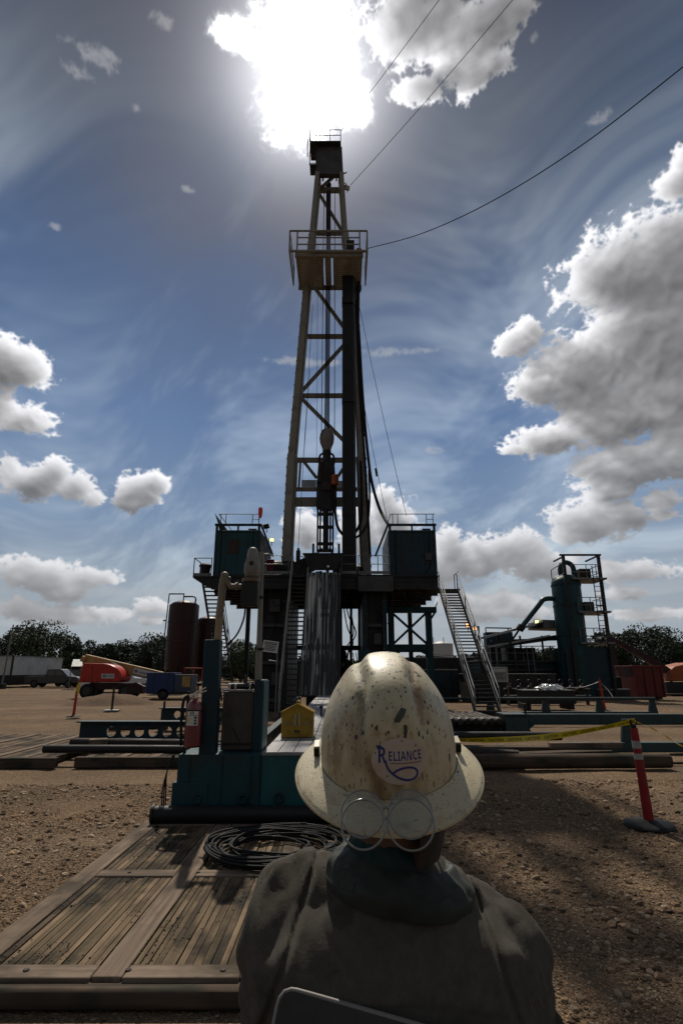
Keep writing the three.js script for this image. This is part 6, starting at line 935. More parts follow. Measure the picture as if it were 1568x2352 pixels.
  // blue generator trailer
  const gt = thing('generator_trailer', 'blue generator trailer with one wheel behind the fire extinguisher', 'trailer', [-12, 0, -36.5]), G = (x) => A(x, 1580, 36.5).x; q.b2(G(335), G(398), 0.42, 1.62, -38.2, -36.5); q.build('canopy', MAT.blue, gt); q.b2(G(398) + 0.01, G(438), 0.45, 1.5, -38.1, -36.55); q.build('control_box', worn(43, [0.05, 0.07, 0.1], { dirt: [0.03, 0.035, 0.04] }), gt); q.b2(G(417), G(436), 0.75, 1.4, -36.56, -36.52); q.build('control_panel', MAT.tan, gt); q.b2(G(336), G(440), 0.34, 0.44, -38, -36.6); q.build('frame', MAT.steel, gt); wheels(q, gt, [G(375)], [-36.62], 0.33); for (const x of [352, 385]) { q.b2(G(x) - 0.012, G(x) + 0.012, 0.5, 1.55, -36.5, -36.488); q.build('door_seam', MAT.black, gt); }
  q.bar(V(G(440), 0.4, -37.2), V(G(440) + 1.2, 0.4, -37.2), 0.08); q.cyl(V(G(440) + 1.2, 0, -37.2), V(G(440) + 1.2, 0.5, -37.2), 0.04); q.build('drawbar', MAT.steel, gt);
  // silos
  const silo = (label, cx, z, r, h, big) => { const t = thing('silo', label, 'silo', [cx, 0, z]); q.lathe(V(cx, 0, z), [[0.01, 0.9], [r * 0.4, 0.9], [r, 1.9], [r, h], [r * 0.75, h + 0.25], [r * 0.2, h + 0.45], [0.01, h + 0.45]], 30); q.build('shell', MAT.darkRed, t); for (const y of [2.6, 4.2, 5.8]) if (y < h) { q.cyl(V(cx, y, z), V(cx, y + 0.07, z), r + 0.03, r + 0.03, 30); q.build('hoop', MAT.rust, t); } for (const a of [0.8, 2.35, 3.9, 5.5]) { const x = cx + r * 0.93 * Math.cos(a), zz = z + r * 0.93 * Math.sin(a); q.cyl(V(x, 0, zz), V(x, h - 0.3, zz), 0.09); q.build('leg', MAT.rust, t); }
    if (big) { for (const x of [-1.2, 0.1]) { q.cyl(V(cx + x, 1, z + r + 0.15), V(cx + x, h + 0.95, z + r * 0.6), 0.05); q.build('vent_pipe', MAT.steel, t); } q.cyl(V(cx - 1.2, h + 0.93, z + r * 0.6), V(cx + 0.1, h + 0.93, z + r * 0.6), 0.06); q.build('top_rail', MAT.steel, t); q.tube([V(cx + 0.1, h + 0.7, z + 0.7), V(cx + 0.9, h + 0.7, z + 0.7), V(cx + 1.15, h + 0.6, z + 0.8), V(cx + 1.18, h, z + 0.9), V(cx + 1.18, 1.5, z + 1.05)], 0.07, 30, 8); q.build('fill_pipe', MAT.steel, t); q.cyl(V(cx - 1.5, h - 1.4, z + 0.9), V(cx - 1.25, h - 1.4, z + 0.9), 0.06); q.build('stub', MAT.steel, t); } };
  silo('tall dark red silo with pipes over its top at the left', -14.0, -50, 1.3, 7.35, true); silo('shorter dark red silo half hidden behind the tall one', -12.3, -52.5, 1.15, 6.2, false);
}
// ---------------------------------------------------------------- trees beyond the yard
{
  const leafMat = (r, g, b) => new THREE.MeshStandardMaterial({ color: new THREE.Color().setRGB(r, g, b), roughness: 0.85, side: THREE.DoubleSide });
  const greens = [leafMat(0.026, 0.040, 0.014), leafMat(0.022, 0.034, 0.015), leafMat(0.045, 0.064, 0.025)];
  function tree(label, cx, z, h, w, seed, kind, airy) {
    const r = rng(seed), t = thing('tree', label, 'tree', [cx, 0, z], 'trees beyond the yard'), q = mb(), lobes = [], n = airy ? 15 : 12;
    for (let k = 0; k < n; k++) { const a = r() * 6.28, ry = 0.3 + 0.62 * r(), spread = Math.sqrt(1 - Math.pow((ry - 0.5) / 0.55, 2)) * 0.42; lobes.push([Math.cos(a) * spread * w * (0.3 + 0.7 * r()), ry * h, Math.sin(a) * spread * w * 0.7, (airy ? 0.085 : 0.13) * w * (0.8 + 0.7 * r())]); }
    q.cyl(V(cx, 0, z), V(cx + 0.2, h * 0.45, z), 0.24, 0.15, 8); for (let k = 0; k < 6; k++) { const l = lobes[k]; q.cyl(V(cx + 0.1, h * 0.3, z), V(cx + l[0] * 0.9, l[1], z + l[2] * 0.9), 0.12, 0.035, 6); } q.build('trunk', WOOD.old, t);
    const pos = [], N = airy ? 3400 : 4600; for (let k = 0; k < N; k++) {
      const l = lobes[Math.floor(r() * n)], u = r() * 2 - 1, a = r() * 6.28, rad = l[3] * (0.55 + 0.6 * Math.sqrt(r())), s = Math.sqrt(1 - u * u), x = l[0] + rad * s * Math.cos(a) * 1.25, y = l[1] + rad * u, zz = l[2] + rad * s * Math.sin(a), sz = 0.1 + 0.13 * r(), d1 = V(r() - 0.5, r() - 0.5, r() - 0.5).normalize(), d2 = V(r() - 0.5, r() - 0.5, r() - 0.5).cross(d1).normalize();
      for (const [p, o] of [[-1, 0], [1, 0], [0.2, 1.5]]) pos.push(x + sz * (d1.x * p + d2.x * o), y + sz * (d1.y * p + d2.y * o), zz + sz * (d1.z * p + d2.z * o));
    }
    const g = new THREE.BufferGeometry(); g.setAttribute('position', new THREE.Float32BufferAttribute(pos, 3)); g.computeVertexNormals(); g.setAttribute('uv', new THREE.Float32BufferAttribute(new Float32Array(pos.length / 3 * 2), 2));
    const m = new THREE.Mesh(g, greens[kind]); m.name = 'crown'; m.castShadow = m.receiveShadow = true; t.add(m);
  }
  const L = [[-30, 1448, 8, 0, 0], [22, 1453, 7, 1, 0], [66, 1446, 7, 0, 0], [108, 1436, 9, 0, 0], [152, 1463, 6, 2, 1], [190, 1455, 7, 2, 1], [228, 1484, 5, 1, 0], [262, 1484, 5, 2, 0], [298, 1477, 6, 0, 0], [336, 1469, 7, 1, 0], [372, 1476, 7, 0, 0], [408, 1480, 6, 1, 0], [556, 1484, 7, 2, 0], [590, 1490, 6, 0, 0], [1056, 1506, 4, 2, 1], [1092, 1508, 4, 1, 0], [1240, 1490, 6, 1, 0], [1346, 1485, 6, 0, 0], [1392, 1454, 6, 0, 0], [1428, 1449, 7, 0, 0], [1488, 1452, 8, 1, 0], [1524, 1462, 6, 0, 0], [1566, 1473, 5, 2, 1], [1610, 1460, 8, 0, 0]];
  const own = { 22: 'dark tree above the white box trailer at the far left', 66: 'dense dark tree above the right half of the white trailer', 108: 'tallest dense dark tree, left of the pale loose trees', 152: 'pale loose tree, left of two, behind the red boom lift', 190: 'pale loose tree, right of two, behind the red boom lift', 228: 'low dark tree right of the pale loose trees', 262: 'low pale green bush-like tree above the tan boom', 298: 'rounded dark tree above the lettered plate of the boom', 336: 'broad dark tree, second left of the tall silo', 372: 'dense dark tree touching the left side of the tall silo', 408: 'dark tree hidden behind the tall silo', 556: 'green tree between the crane post and the cream pole', 590: 'dark tree behind the cream pole', 1056: 'small loose green tree right of the white storage tank', 1092: 'small dark tree behind the galvanised staircase', 1240: 'dark tree behind the shaker canopy', 1346: 'dark tree behind the ladder of the teal tower', 1392: 'dense dark tree just right of the teal tower', 1428: 'tall rounded dark tree above the red container', 1488: 'broad dark tree, right of the one above the red container', 1524: 'dense dark tree above the orange excavator', 1566: 'pale loose tree at the right edge' };
  L.forEach(([x, y, w, k, airy], i) => { if (!own[x]) return; const z = 88 + (i * 37 % 11), p = at(x, y, z); tree(own[x], p.x, -z, p.y * 1.02, w * 1.25, 900 + i, k, airy); });
  const lg = new THREE.BufferGeometry(); { const r = rng(3), pos = []; for (let k = 0; k < 14; k++) { const c = V(r() - 0.5, r() - 0.5, r() - 0.5).multiplyScalar(1.4), d1 = V(r() - 0.5, r() - 0.5, r() - 0.5).normalize(), d2 = V(r() - 0.5, r() - 0.5, r() - 0.5).cross(d1).normalize(); for (const [p, o] of [[-0.4, 0], [0.4, 0], [0, 0.6]]) pos.push(c.x + d1.x * p + d2.x * o, c.y + d1.y * p + d2.y * o, c.z + d1.z * p + d2.z * o); } lg.setAttribute('position', new THREE.Float32BufferAttribute(pos, 3)); lg.computeVertexNormals(); lg.setAttribute('uv', new THREE.Float32BufferAttribute(new Float32Array(pos.length / 3 * 2), 2)); }
  const r = rng(17), im = new THREE.InstancedMesh(lg, greens[1], 9000), m = new THREE.Matrix4(), qt = new THREE.Quaternion(), e = new THREE.Euler();
  for (let i = 0; i < 9000; i++) { const x = -130 + 260 * r(), top = 3.2 + 1.6 * n3(x * 0.11, 3, 1) + 1.0 * n3(x * 0.4, 8, 2), y = 0.3 + top * Math.sqrt(r()); m.compose(V(x, y, -108 - 9 * r()), qt.setFromEuler(e.set(r() * 6, r() * 6, r() * 6)), V(1, 1, 1).multiplyScalar(0.6 + 0.5 * r())); im.setMatrixAt(i, m); }
  im.name = 'far_wood'; im.castShadow = im.receiveShadow = true; tag(stuff(im), 'low dark band of far woodland along the edge of the yard', 'wood'); scene.add(im);
}

// ---------------------------------------------------------------- the man, his hard hat and goggles
const smin = (a, b, k) => { const h = Math.max(k - Math.abs(a - b), 0) / k; return Math.min(a, b) - h * h * k * 0.25; };
function cap(p, a, b, ra, rb) { const abx = b[0] - a[0], aby = b[1] - a[1], abz = b[2] - a[2], t = clamp(((p[0] - a[0]) * abx + (p[1] - a[1]) * aby + (p[2] - a[2]) * abz) / (abx * abx + aby * aby + abz * abz)); return Math.hypot(p[0] - a[0] - abx * t, p[1] - a[1] - aby * t, p[2] - a[2] - abz * t) - lerp(ra, rb, t); }
function surface(dist, c, half, res, smooth) {                                                     // meshes a distance field inside a cube
  const mc = new MarchingCubes(res, new THREE.MeshStandardMaterial(), false, false, 600000), n = res, f = mc.field;
  for (let k = 0; k < n; k++) for (let j = 0; j < n; j++) for (let i = 0; i < n; i++) f[k * n * n + j * n + i] = -dist([c[0] + half * (i - n / 2) / (n / 2), c[1] + half * (j - n / 2) / (n / 2), c[2] + half * (k - n / 2) / (n / 2)]);
  mc.isolation = 0; mc.update();
  const q = mc.count ?? mc.geometry.drawRange.count, pos = new Float32Array(q * 3), P = mc.positionArray;
  for (let i = 0; i < q; i++) { pos[i * 3] = c[0] + half * P[i * 3]; pos[i * 3 + 1] = c[1] + half * P[i * 3 + 1]; pos[i * 3 + 2] = c[2] + half * P[i * 3 + 2]; }
  let g = new THREE.BufferGeometry(); g.setAttribute('position', new THREE.BufferAttribute(pos, 3)); g = mergeVertices(g, 1e-5); g.computeVertexNormals();
  if (smooth) { const p = g.attributes.position, nn = g.attributes.normal, e = smooth; for (let i = 0; i < p.count; i++) { const a = [p.getX(i), p.getY(i), p.getZ(i)], d = (k) => { const u = a.slice(), w = a.slice(); u[k] += e; w[k] -= e; return dist(u) - dist(w); }, x = d(0), y = d(1), z = d(2), L = Math.hypot(x, y, z) || 1; nn.setXYZ(i, x / L, y / L, z / L); } } g = g.toNonIndexed(); boxUV(g); return g;
}
const bumpN = tile(71);
const NB = [0.083, 1.365, -1.03], NT = [0.078, 1.455, -0.995], LS = [-0.062, 1.302, -1.085], RS = [0.236, 1.25, -1.07], LE = [-0.094, 1.02, -1.03], RE = [0.290, 0.97, -1.015], LW = [-0.085, 0.83, -1.17], RW = [0.27, 0.82, -1.16];
const ridge = (v) => 0.5 - Math.abs(v) * 2;
const foldN = (p) => { const side = Math.min(1, Math.max(0, (Math.abs(p[0] - 0.085) - 0.08) / 0.09)), y = p[1], x = p[0] - 0.085, z = p[2]; return 0.008 * n3(x * 7, y * 3.5, z * 7) + lerp(0.006, 0.010, side) * ridge(n3(Math.abs(x) * 9 + y * 9, y * 7 - Math.abs(x) * 8, z * 8)) + 0.0045 * ridge(n3(x * 22 + y * 7, y * 13 - Math.abs(x) * 12, z * 17)) * (0.5 + 0.7 * n3(x * 6, y * 6, z * 6)); };
const groove = (u, w) => Math.exp(-((u / w) ** 2));
function jacketD(p) {
  if (p[1] > 1.5 || p[1] < 0.66) return 0.3;
  let d = cap(p, LS, RS, 0.068, 0.068);
  d = smin(d, cap(p, NB, LS, 0.072, 0.064), 0.05); d = smin(d, cap(p, NB, RS, 0.066, 0.060), 0.05);
  for (const x of [0.01, 0.158]) d = smin(d, cap(p, [x, 1.215, -1.035], [x + 0.004, 0.82, -1.06], 0.118, 0.122), 0.11);
  d = smin(d, cap(p, [0.085, 1.23, -1.02], [0.09, 0.85, -1.05], 0.128, 0.13), 0.09);
  d = smin(d, cap(p, [-0.025, 1.205, -1.0], [0.185, 1.175, -0.985], 0.082, 0.082), 0.12);
  d = smin(d, cap(p, LS, LE, 0.077, 0.064), 0.06); d = smin(d, cap(p, RS, RE, 0.077, 0.064), 0.06);
  d = smin(d, cap(p, LE, LW, 0.061, 0.056), 0.03); d = smin(d, cap(p, RE, RW, 0.061, 0.056), 0.03);
  // sleeve seams with puckers, a yoke flap across the back, a lapped panel edge
  const sl = (p[0] + 0.058) - 0.38 * (p[1] - 1.36), sr = (p[0] - 0.222) - 0.23 * (1.31 - p[1]), up = sstep(1.02, 1.12, p[1]);
  let e = 0.009 * up * (groove(sl, 0.005) + groove(sr, 0.005)) - 0.0035 * up * (sstep(0.02, 0.0, sl) * sstep(-0.03, -0.004, sl) + sstep(-0.02, 0, sr) * sstep(0.03, 0.004, sr));
  e -= 0.0035 * Math.sin(p[1] * 78 + 4 * n3(p[0] * 12, p[1] * 12, p[2] * 12)) * up * (sstep(0.045, 0.01, Math.abs(sl + 0.03)) + sstep(0.045, 0.01, Math.abs(sr - 0.03)));
  const yoke = p[1] - 1.262 - 0.018 * Math.cos((p[0] - 0.085) * 14); e -= 0.0035 * sstep(-0.003, 0.003, yoke) * (p[2] > -1.06 ? 1 : 0);
  const cuff = 0.0075 * Math.sin((p[1] - 0.4 * (p[0] - 0.09)) * 80 + 4 * n3(p[0] * 7, p[1] * 7, p[2] * 7)) * sstep(0.11, 0.19, Math.abs(p[0] - 0.082)) * sstep(1.27, 1.17, p[1]) + e;
  return Math.max(d + foldN(p) + cuff * 0.8, 0.74 - p[1]);
}
function bodyD(p) {
  let d = cap(p, NB, NT, 0.062, 0.058);
  d = smin(d, Math.hypot((p[0] - 0.0755) / 0.92, p[1] - 1.555, (p[2] + 0.985) / 1.12) - 0.088, 0.03);               // skull
  d = smin(d, cap(p, [0.076, 1.50, -1.07], [0.076, 1.49, -1.0], 0.045, 0.06), 0.03);                                  // jaw, chin forward
  d = smin(d, cap(p, [0.0755, 1.575, -1.085], [0.0755, 1.535, -1.108], 0.008, 0.014), 0.014);                         // nose
  d = smin(d, cap(p, [0.0755, 1.505, -1.096], [0.0755, 1.503, -1.09], 0.018, 0.02), 0.012);                           // mouth
  for (const s of [-1, 1]) { d = smin(d, cap(p, [0.0755 + s * 0.083, 1.565, -0.985], [0.0755 + s * 0.085, 1.525, -0.99], 0.014, 0.01), 0.008); d = Math.max(d, 0.013 - Math.hypot(p[0] - 0.0755 - s * 0.031, p[1] - 1.572, p[2] + 1.098)); }
  d = smin(d, cap(p, LS, RS, 0.05, 0.05), 0.05); d = smin(d, cap(p, [0.09, 1.25, -1.045], [0.09, 0.88, -1.055], 0.11, 0.11), 0.05);
  d = smin(d, cap(p, LS, LE, 0.05, 0.04), 0.02); d = smin(d, cap(p, LE, LW, 0.04, 0.03), 0.02); d = smin(d, cap(p, RS, RE, 0.05, 0.04), 0.02); d = smin(d, cap(p, RE, RW, 0.04, 0.03), 0.02);
  for (const [w, s] of [[LW, 1], [RW, -1]]) { d = smin(d, cap(p, w, [w[0] + s * 0.035, w[1] - 0.08, w[2] - 0.03], 0.03, 0.026), 0.015); for (let k = 0; k < 4; k++) { const a = [w[0] + s * 0.035, w[1] - 0.09, w[2] - 0.055 + k * 0.019]; d = Math.min(d, cap(p, a, [a[0] + s * 0.012, a[1] - 0.045 - 0.01 * (k === 1 || k === 2), a[2] - 0.008], 0.009, 0.0075)); } d = smin(d, cap(p, [w[0] + s * 0.02, w[1] - 0.03, w[2] - 0.03], [w[0] + s * 0.04, w[1] - 0.075, w[2] - 0.075], 0.012, 0.009), 0.008); }
  for (const x of [0.0, 0.175]) { d = smin(d, cap(p, [x * 0.6 + 0.036, 0.86, -1.055], [x, 0.48, -1.07], 0.085, 0.06), 0.03); d = smin(d, cap(p, [x, 0.48, -1.07], [x, 0.09, -1.05], 0.055, 0.04), 0.02); }
  return d;
}
const HAT = { x: 0.0748, y: 1.5675, z: -0.9757, tilt: 0.3183, roll: 0.0295 };
{
  const t = thing('person', 'man seen from behind in a stained grey work jacket looking up at the rig', 'person', [0.09, 0, -1.05]), o = ORIGIN.get(t), q = mb();
  const put = (name, g, m) => { g.translate(-o.x, -o.y, -o.z); const h = new THREE.Mesh(g, m); h.name = name; h.castShadow = h.receiveShadow = true; t.add(h); return h; };
  put('body', surface(bodyD, [0.09, 0.83, -1.06], 0.86, 130), new THREE.MeshStandardMaterial({ color: new THREE.Color().setRGB(0.075, 0.038, 0.025), roughness: 0.6 }));
  const nz = tile(88), px = 512, cl = dataTex(px, px, (x, y) => { const a = fbmT(nz, x, y, 4, 5), b = fbmT(nz, x + 0.3, y, 34, 3), w = 0.92 + 0.16 * nz(x * 256, y * 256, 256), s = sstep(0.79, 0.84, b * 0.8 + a * 0.2), d = sstep(0.5, 0.75, a); return [0.062, 0.056, 0.046].map((c, i) => lerp(lerp(c * w * (0.8 + 0.4 * b), [0.03, 0.025, 0.019][i], d * 0.75), 0.016, s * 0.9)); }, true, 0.42);
  const cb = dataTex(256, 256, (x, y) => { const v = 0.5 + 0.3 * (nz(x * 128, y * 32, 128, 32) - 0.5) + 0.3 * (nz(x * 32, y * 128, 32, 128) - 0.5) + 0.4 * (fbmT(nz, x, y, 8, 4) - 0.5); return [v, v, v]; }, false, 0.16);
  const cloth = new THREE.MeshPhysicalMaterial({ specularIntensity: 0.2, map: cl, bumpMap: cb, bumpScale: 0.0005, roughness: 0.95 });
  put('jacket', surface(jacketD, [0.09, 1.08, -1.06], 0.44, 190, 0.0035), cloth);
  // where the line of sight to a place of the photograph meets the jacket
  const hit = (x, y, off = 0) => { const e = V(0, EYE, 0), d = at(x, y, 1).sub(e).normalize(); let s = 0.5; for (let k = 0; k < 90; k++) { const p = e.clone().addScaledVector(d, s), f = jacketD([p.x, p.y, p.z]); if (f < 0.0006) return p.addScaledVector(d, -off); s += Math.max(0.0008, f * 0.6); if (s > 2) break; } return null; };
  // stand-up hood collar and the scarf inside it
  const band = (cx, y0, cz, R, Rz, H, bulge, slope, lean, amp, a0 = 0, a1 = Math.PI * 2) => { const pos = [], idx = [], n = 96, m = 16; for (let i = 0; i <= n; i++) for (let j = 0; j <= m; j++) { const a = lerp(a0, a1, i / n), v = j / m, inn = v > 0.72 ? (v - 0.72) / 0.28 : 0, w = Math.min(v / 0.72, 1), c = Math.cos(a), z = Math.sin(a), f = amp * (n3(c * 2.2 + 5, w * 1.8, z * 2.2) + 0.6 * n3(c * 5, w * 4 + c, z * 5)), r = bulge * Math.sin(Math.PI * (0.18 + 0.72 * w)) - lean * w - inn * 0.022 + f; pos.push(cx + (R + r) * c, y0 + H * w - inn * inn * 0.016 + slope * c * 0.1 + f * 0.8, cz + (Rz + r) * z); if (i && j) { const k = i * (m + 1) + j; idx.push(k - m - 2, k - 1, k - m - 1, k - 1, k, k - m - 1); } } const g = new THREE.BufferGeometry(); g.setAttribute('position', new THREE.Float32BufferAttribute(pos, 3)); g.setIndex(idx); g.computeVertexNormals(); return g; };
  const two = (m) => { m.side = THREE.DoubleSide; return m; };
  q.add(band(0.09, 1.362, -1.008, 0.098, 0.088, 0.058, 0.024, -0.16, 0.02, 0.006)); q.build('hood', two(worn(44, [0.034, 0.042, 0.037], { dirt: [0.018, 0.02, 0.018], dirtAmt: 0.5, rustAmt: 0, runs: 0, rough: 0.95, size: 0.4 })), t, { label: 'dark green grey standing collar of the jacket hood' });
  q.add(band(0.080, 1.405, -0.998, 0.062, 0.060, 0.046, 0.010, -0.05, 0.004, 0.004, 1.15, 3.6)); q.build('neck_scarf', two(worn(45, [0.006, 0.034, 0.036], { dirt: [0.012, 0.02, 0.02], rustAmt: 0, rough: 0.95, size: 0.3 })), t, { label: 'teal scarf at the nape' });
  q.add(band(0.0765, 1.425, -0.992, 0.072, 0.078, 0.075, 0.008, -0.02, -0.012, 0.003, -0.5, 1.12)); q.build('hair', two(plain(0.018, 0.010, 0.007, 0.85)), t);
  // stiff pouch hanging aslant on the back
  const A = hit(655, 2262, 0), B = hit(945, 2345, 0); if (A && B) {
    const ux = B.clone().sub(A); const X = ux.normalize(), c = A.clone(), toEye = V(0, EYE, 0).sub(A).normalize(), Zv = toEye.clone().addScaledVector(X, -toEye.dot(X)).add(V(0, 0.0, 0.45)).addScaledVector(X, 0).normalize(), Yv = Zv.clone().cross(X).normalize(), Z2 = X.clone().cross(Yv);
    const m = M4().makeBasis(X, Yv, Z2).setPosition(c.addScaledVector(Z2, 0.004)), s = new THREE.Shape(), w = 0.30, h = 0.22, r = 0.022; s.moveTo(0, -h); s.lineTo(0, -r); s.quadraticCurveTo(0, 0, r, 0); s.lineTo(w - r, 0); s.quadraticCurveTo(w, 0, w, -r); s.lineTo(w, -h); s.closePath();
    q.shape(s, m, 0.014, 0.004); q.build('back_pouch', worn(46, [0.045, 0.046, 0.041], { dirt: [0.022, 0.025, 0.022], dirtAmt: 0.5, rustAmt: 0.1, runs: 0.2, rough: 0.85, size: 0.35 }), t, { label: 'lighter stiff pouch with a piped edge' });
    const rim = s.getPoints(10).map((p) => V(p.x, p.y, 0.014).applyMatrix4(m)); q.tube(rim.slice(0, -1), 0.0032, 80, 8); q.build('pouch_piping', plain(0.15, 0.135, 0.125, 0.6), t);
  }
  for (const x of [0.0, 0.175]) { q.add(surfaceLeg(x)); } q.build('trousers', cloth, t);
  for (const x of [0.0, 0.175]) { q.cyl(V(x, 0.02, -1.05), V(x, 0.22, -1.05), 0.062, 0.058, 16); q.sphere(V(x, 0.05, -1.1), 0.06, 16, 10, 0.85, 0.8, 2.0); q.b2(x - 0.052, x + 0.052, 0.0, 0.028, -1.215, -0.99); q.build('boot', MAT.rubber, t); }
}
function surfaceLeg(x) {
  const pts = []; for (const [y, r] of [[0.14, 0.075], [0.3, 0.078], [0.48, 0.082], [0.66, 0.098], [0.85, 0.112]]) pts.push(new THREE.Vector2(r, y)); const g = new THREE.LatheGeometry(pts, 20), p = g.attributes.position;
  for (let i = 0; i < p.count; i++) { const y = p.getY(i), f = 0.006 * n3(p.getX(i) * 12, y * 12, x); p.setXYZ(i, p.getX(i) * 1.0 + lerp(x, x * 0.6 + 0.036, sstep(0.48, 0.86, y)) + f, y, p.getZ(i) - 1.058 + f); } g.computeVertexNormals(); return g;
}
{ // hard hat: x to the right, y up its axis, z to the rear
  const t = new THREE.Group(); t.name = numbered('hard_hat'); t.position.set(HAT.x, HAT.y, HAT.z); t.rotation.set(HAT.tilt, 0, HAT.roll); scene.add(tag(t, 'dirty cream full brim hard hat with a round sticker worn by the man', 'hard hat'));
  const AD = 0.108, BD = 0.131, HD = 0.151;
  function S(th, s, off = 0) {
    const c = Math.cos(th), n = Math.sin(th); let x, y, z;
    if (s <= 1) {
      const ph = s * Math.PI / 2, rr = Math.pow(Math.sin(ph), 0.86), hh = Math.pow(Math.cos(ph), 0.86); x = AD * rr * c; z = BD * rr * n; y = HD * hh;
      const w = 0.027 + 0.022 * s, l = x / w, fade = 1 - sstep(0.5, 0.74, s), edge = sstep(0.12, 0.3, s) * fade;
      const rise = 0.0125 * (1 - sstep(0.72, 1.75, Math.abs(l))) * (1 - sstep(0.45, 0.8, s)) - 0.0085 * Math.exp(-(((Math.abs(l) - 1.02) / 0.24) ** 2)) * edge + 0.0045 * Math.exp(-(((Math.abs(l) - 1.6) / 0.3) ** 2)) * edge;
      const nx = x / (AD * AD), ny = y / (HD * HD), nz = z / (BD * BD), L = Math.hypot(nx, ny, nz) || 1, k = rise + off; x += nx / L * k; y += ny / L * k; z += nz / L * k;
    } else {
      const k = s - 1, bz = n > 0 ? 0.1697 : 0.1721, h = -0.0175 * c * c + (n > 0 ? -0.0231 : -0.0161) * n * n, kk = Math.pow(k, 0.85);
      x = lerp(AD, 0.150, kk) * c; z = lerp(BD, bz, kk) * n; y = h * Math.pow(k, 1.25) + 0.004 * Math.exp(-k * 9) - 0.0015 * sstep(0.86, 1, k) + off;
    }
    return V(x, y, z);
  }
  const NT_ = 180, NS = 110, shell = (off, flip) => {
    const pos = [], uv = [], idx = [];
    for (let j = 0; j <= NS; j++) { const s = 2 * j / NS; for (let i = 0; i <= NT_; i++) { const th = i / NT_ * Math.PI * 2, p = S(th, Math.max(s, 1e-4), off); pos.push(p.x, p.y, p.z); uv.push(0.5 + 0.25 * s * Math.cos(th), 0.5 - 0.25 * s * Math.sin(th)); if (i && j) { const k = j * (NT_ + 1) + i, a = k - NT_ - 2, b = k - NT_ - 1; flip ? idx.push(a, k - 1, b, b, k - 1, k) : idx.push(a, b, k - 1, b, k, k - 1); } } }
    const g = new THREE.BufferGeometry(); g.setAttribute('position', new THREE.Float32BufferAttribute(pos, 3)); g.setAttribute('uv', new THREE.Float32BufferAttribute(uv, 2)); g.setIndex(idx); g.computeVertexNormals(); return g;
  };
  // marks: grime, oil specks and smears, placed by where they sit on the shell
  t.updateMatrixWorld(true);
  const grid = []; for (let i = 0; i <= 120; i++) for (let j = 0; j <= 110; j++) { const th = i / 120 * Math.PI, s = 2 * j / 110, p = S(th, s).applyMatrix4(t.matrixWorld), a = at(784, 1176, 1); const F = (p.y - EYE) * SP - p.z * CP, U = (p.y - EYE) * CP + p.z * SP; grid.push([784 + FOCAL * p.x / F, 1176 - FOCAL * U / F, th, s]); }
  const spot = (x, y) => { let b = null, m = 1e9; for (const g of grid) { const d = (g[0] - x) ** 2 + (g[1] - y) ** 2; if (d < m) { m = d; b = g; } } return b; };
  const TX = 1024, uvOf = ([, , th, s]) => [(0.5 + 0.25 * s * Math.cos(th)) * TX, (0.5 + 0.25 * s * Math.sin(th)) * TX];
  const tex = canvasTex(TX, TX, (g, w) => {
    g.fillStyle = 'rgb(164,154,124)'; g.fillRect(0, 0, w, w); const r = rng(404);
    const blotch = (x, y, rad, col, a, sq = 1) => { for (let k = 0; k < 26; k++) { const an = r() * 6.28, d = rad * Math.sqrt(r()) * 0.9, q = rad * (0.14 + 0.3 * r()), X = x + d * Math.cos(an), Y = y + d * sq * Math.sin(an), gr = g.createRadialGradient(X, Y, 0, X, Y, q); gr.addColorStop(0, `rgba(${col},${a * (0.5 + r())})`); gr.addColorStop(1, `rgba(${col},0)`); g.fillStyle = gr; g.fillRect(X - q, Y - q, 2 * q, 2 * q); } };
    for (let k = 0; k < 70; k++) { const a = r() * 6.28, s = 2 * Math.sqrt(r()); blotch(w * (0.5 + 0.25 * s * Math.cos(a)), w * (0.5 + 0.25 * s * Math.sin(a)), 16 + 46 * r(), r() < 0.6 ? '112,86,50' : '88,78,58', 0.13); }
    for (let k = 0; k < 60; k++) { const a = r() * 6.28, s = 1.93; blotch(w * (0.5 + 0.25 * s * Math.cos(a)), w * (0.5 + 0.25 * s * Math.sin(a)), 13, '120,68,26', 0.13); }
    const B = (x, y, rad, col, a) => { const [X, Y] = uvOf(spot(x, y)); blotch(X, Y, rad, col, a); };
    for (const [x, y, rad, a] of [[955, 1600, 22, 0.16], [972, 1635, 24, 0.13], [935, 1545, 16, 0.13], [835, 1600, 16, 0.14], [838, 1630, 14, 0.16], [885, 1515, 20, 0.1], [870, 1760, 60, 0.2], [950, 1800, 60, 0.18], [890, 1790, 56, 0.18], [800, 1700, 60, 0.12], [770, 1740, 50, 0.14], [990, 1720, 26, 0.08], [725, 1780, 30, 0.1], [700, 1810, 22, 0.08]]) B(x, y, rad, '92,64,36', a * 1.45);
    for (const sd of [-1, 1]) for (let k = 0; k < 26; k++) { const s = 0.14 + 0.5 * k / 26, w0 = (0.027 + 0.022 * s) * 1.05, c = clamp(w0 / (AD * Math.sin(s * 1.5708)), -1, 1), th = Math.acos(sd * c), X = (0.5 + 0.25 * s * Math.cos(th)) * TX, Y = (0.5 + 0.25 * s * Math.sin(th)) * TX; blotch(X, Y, 9 + 5 * r(), sd < 0 ? '70,64,44' : '92,54,26', 0.17 * (1 - 0.5 * k / 26)); }
    for (const [x, y, rad] of [[905, 1640, 26], [925, 1660, 18], [840, 1590, 12], [770, 1690, 18]]) B(x, y, rad, '52,50,34', 0.1);
    // a small cut-out corner of old tape, runs of rust
    const poly = (pts, col) => { g.fillStyle = col; g.beginPath(); pts.forEach(([x, y], i) => { const [X, Y] = uvOf(spot(x, y)); i ? g.lineTo(X, Y) : g.moveTo(X, Y); }); g.closePath(); g.fill(); };
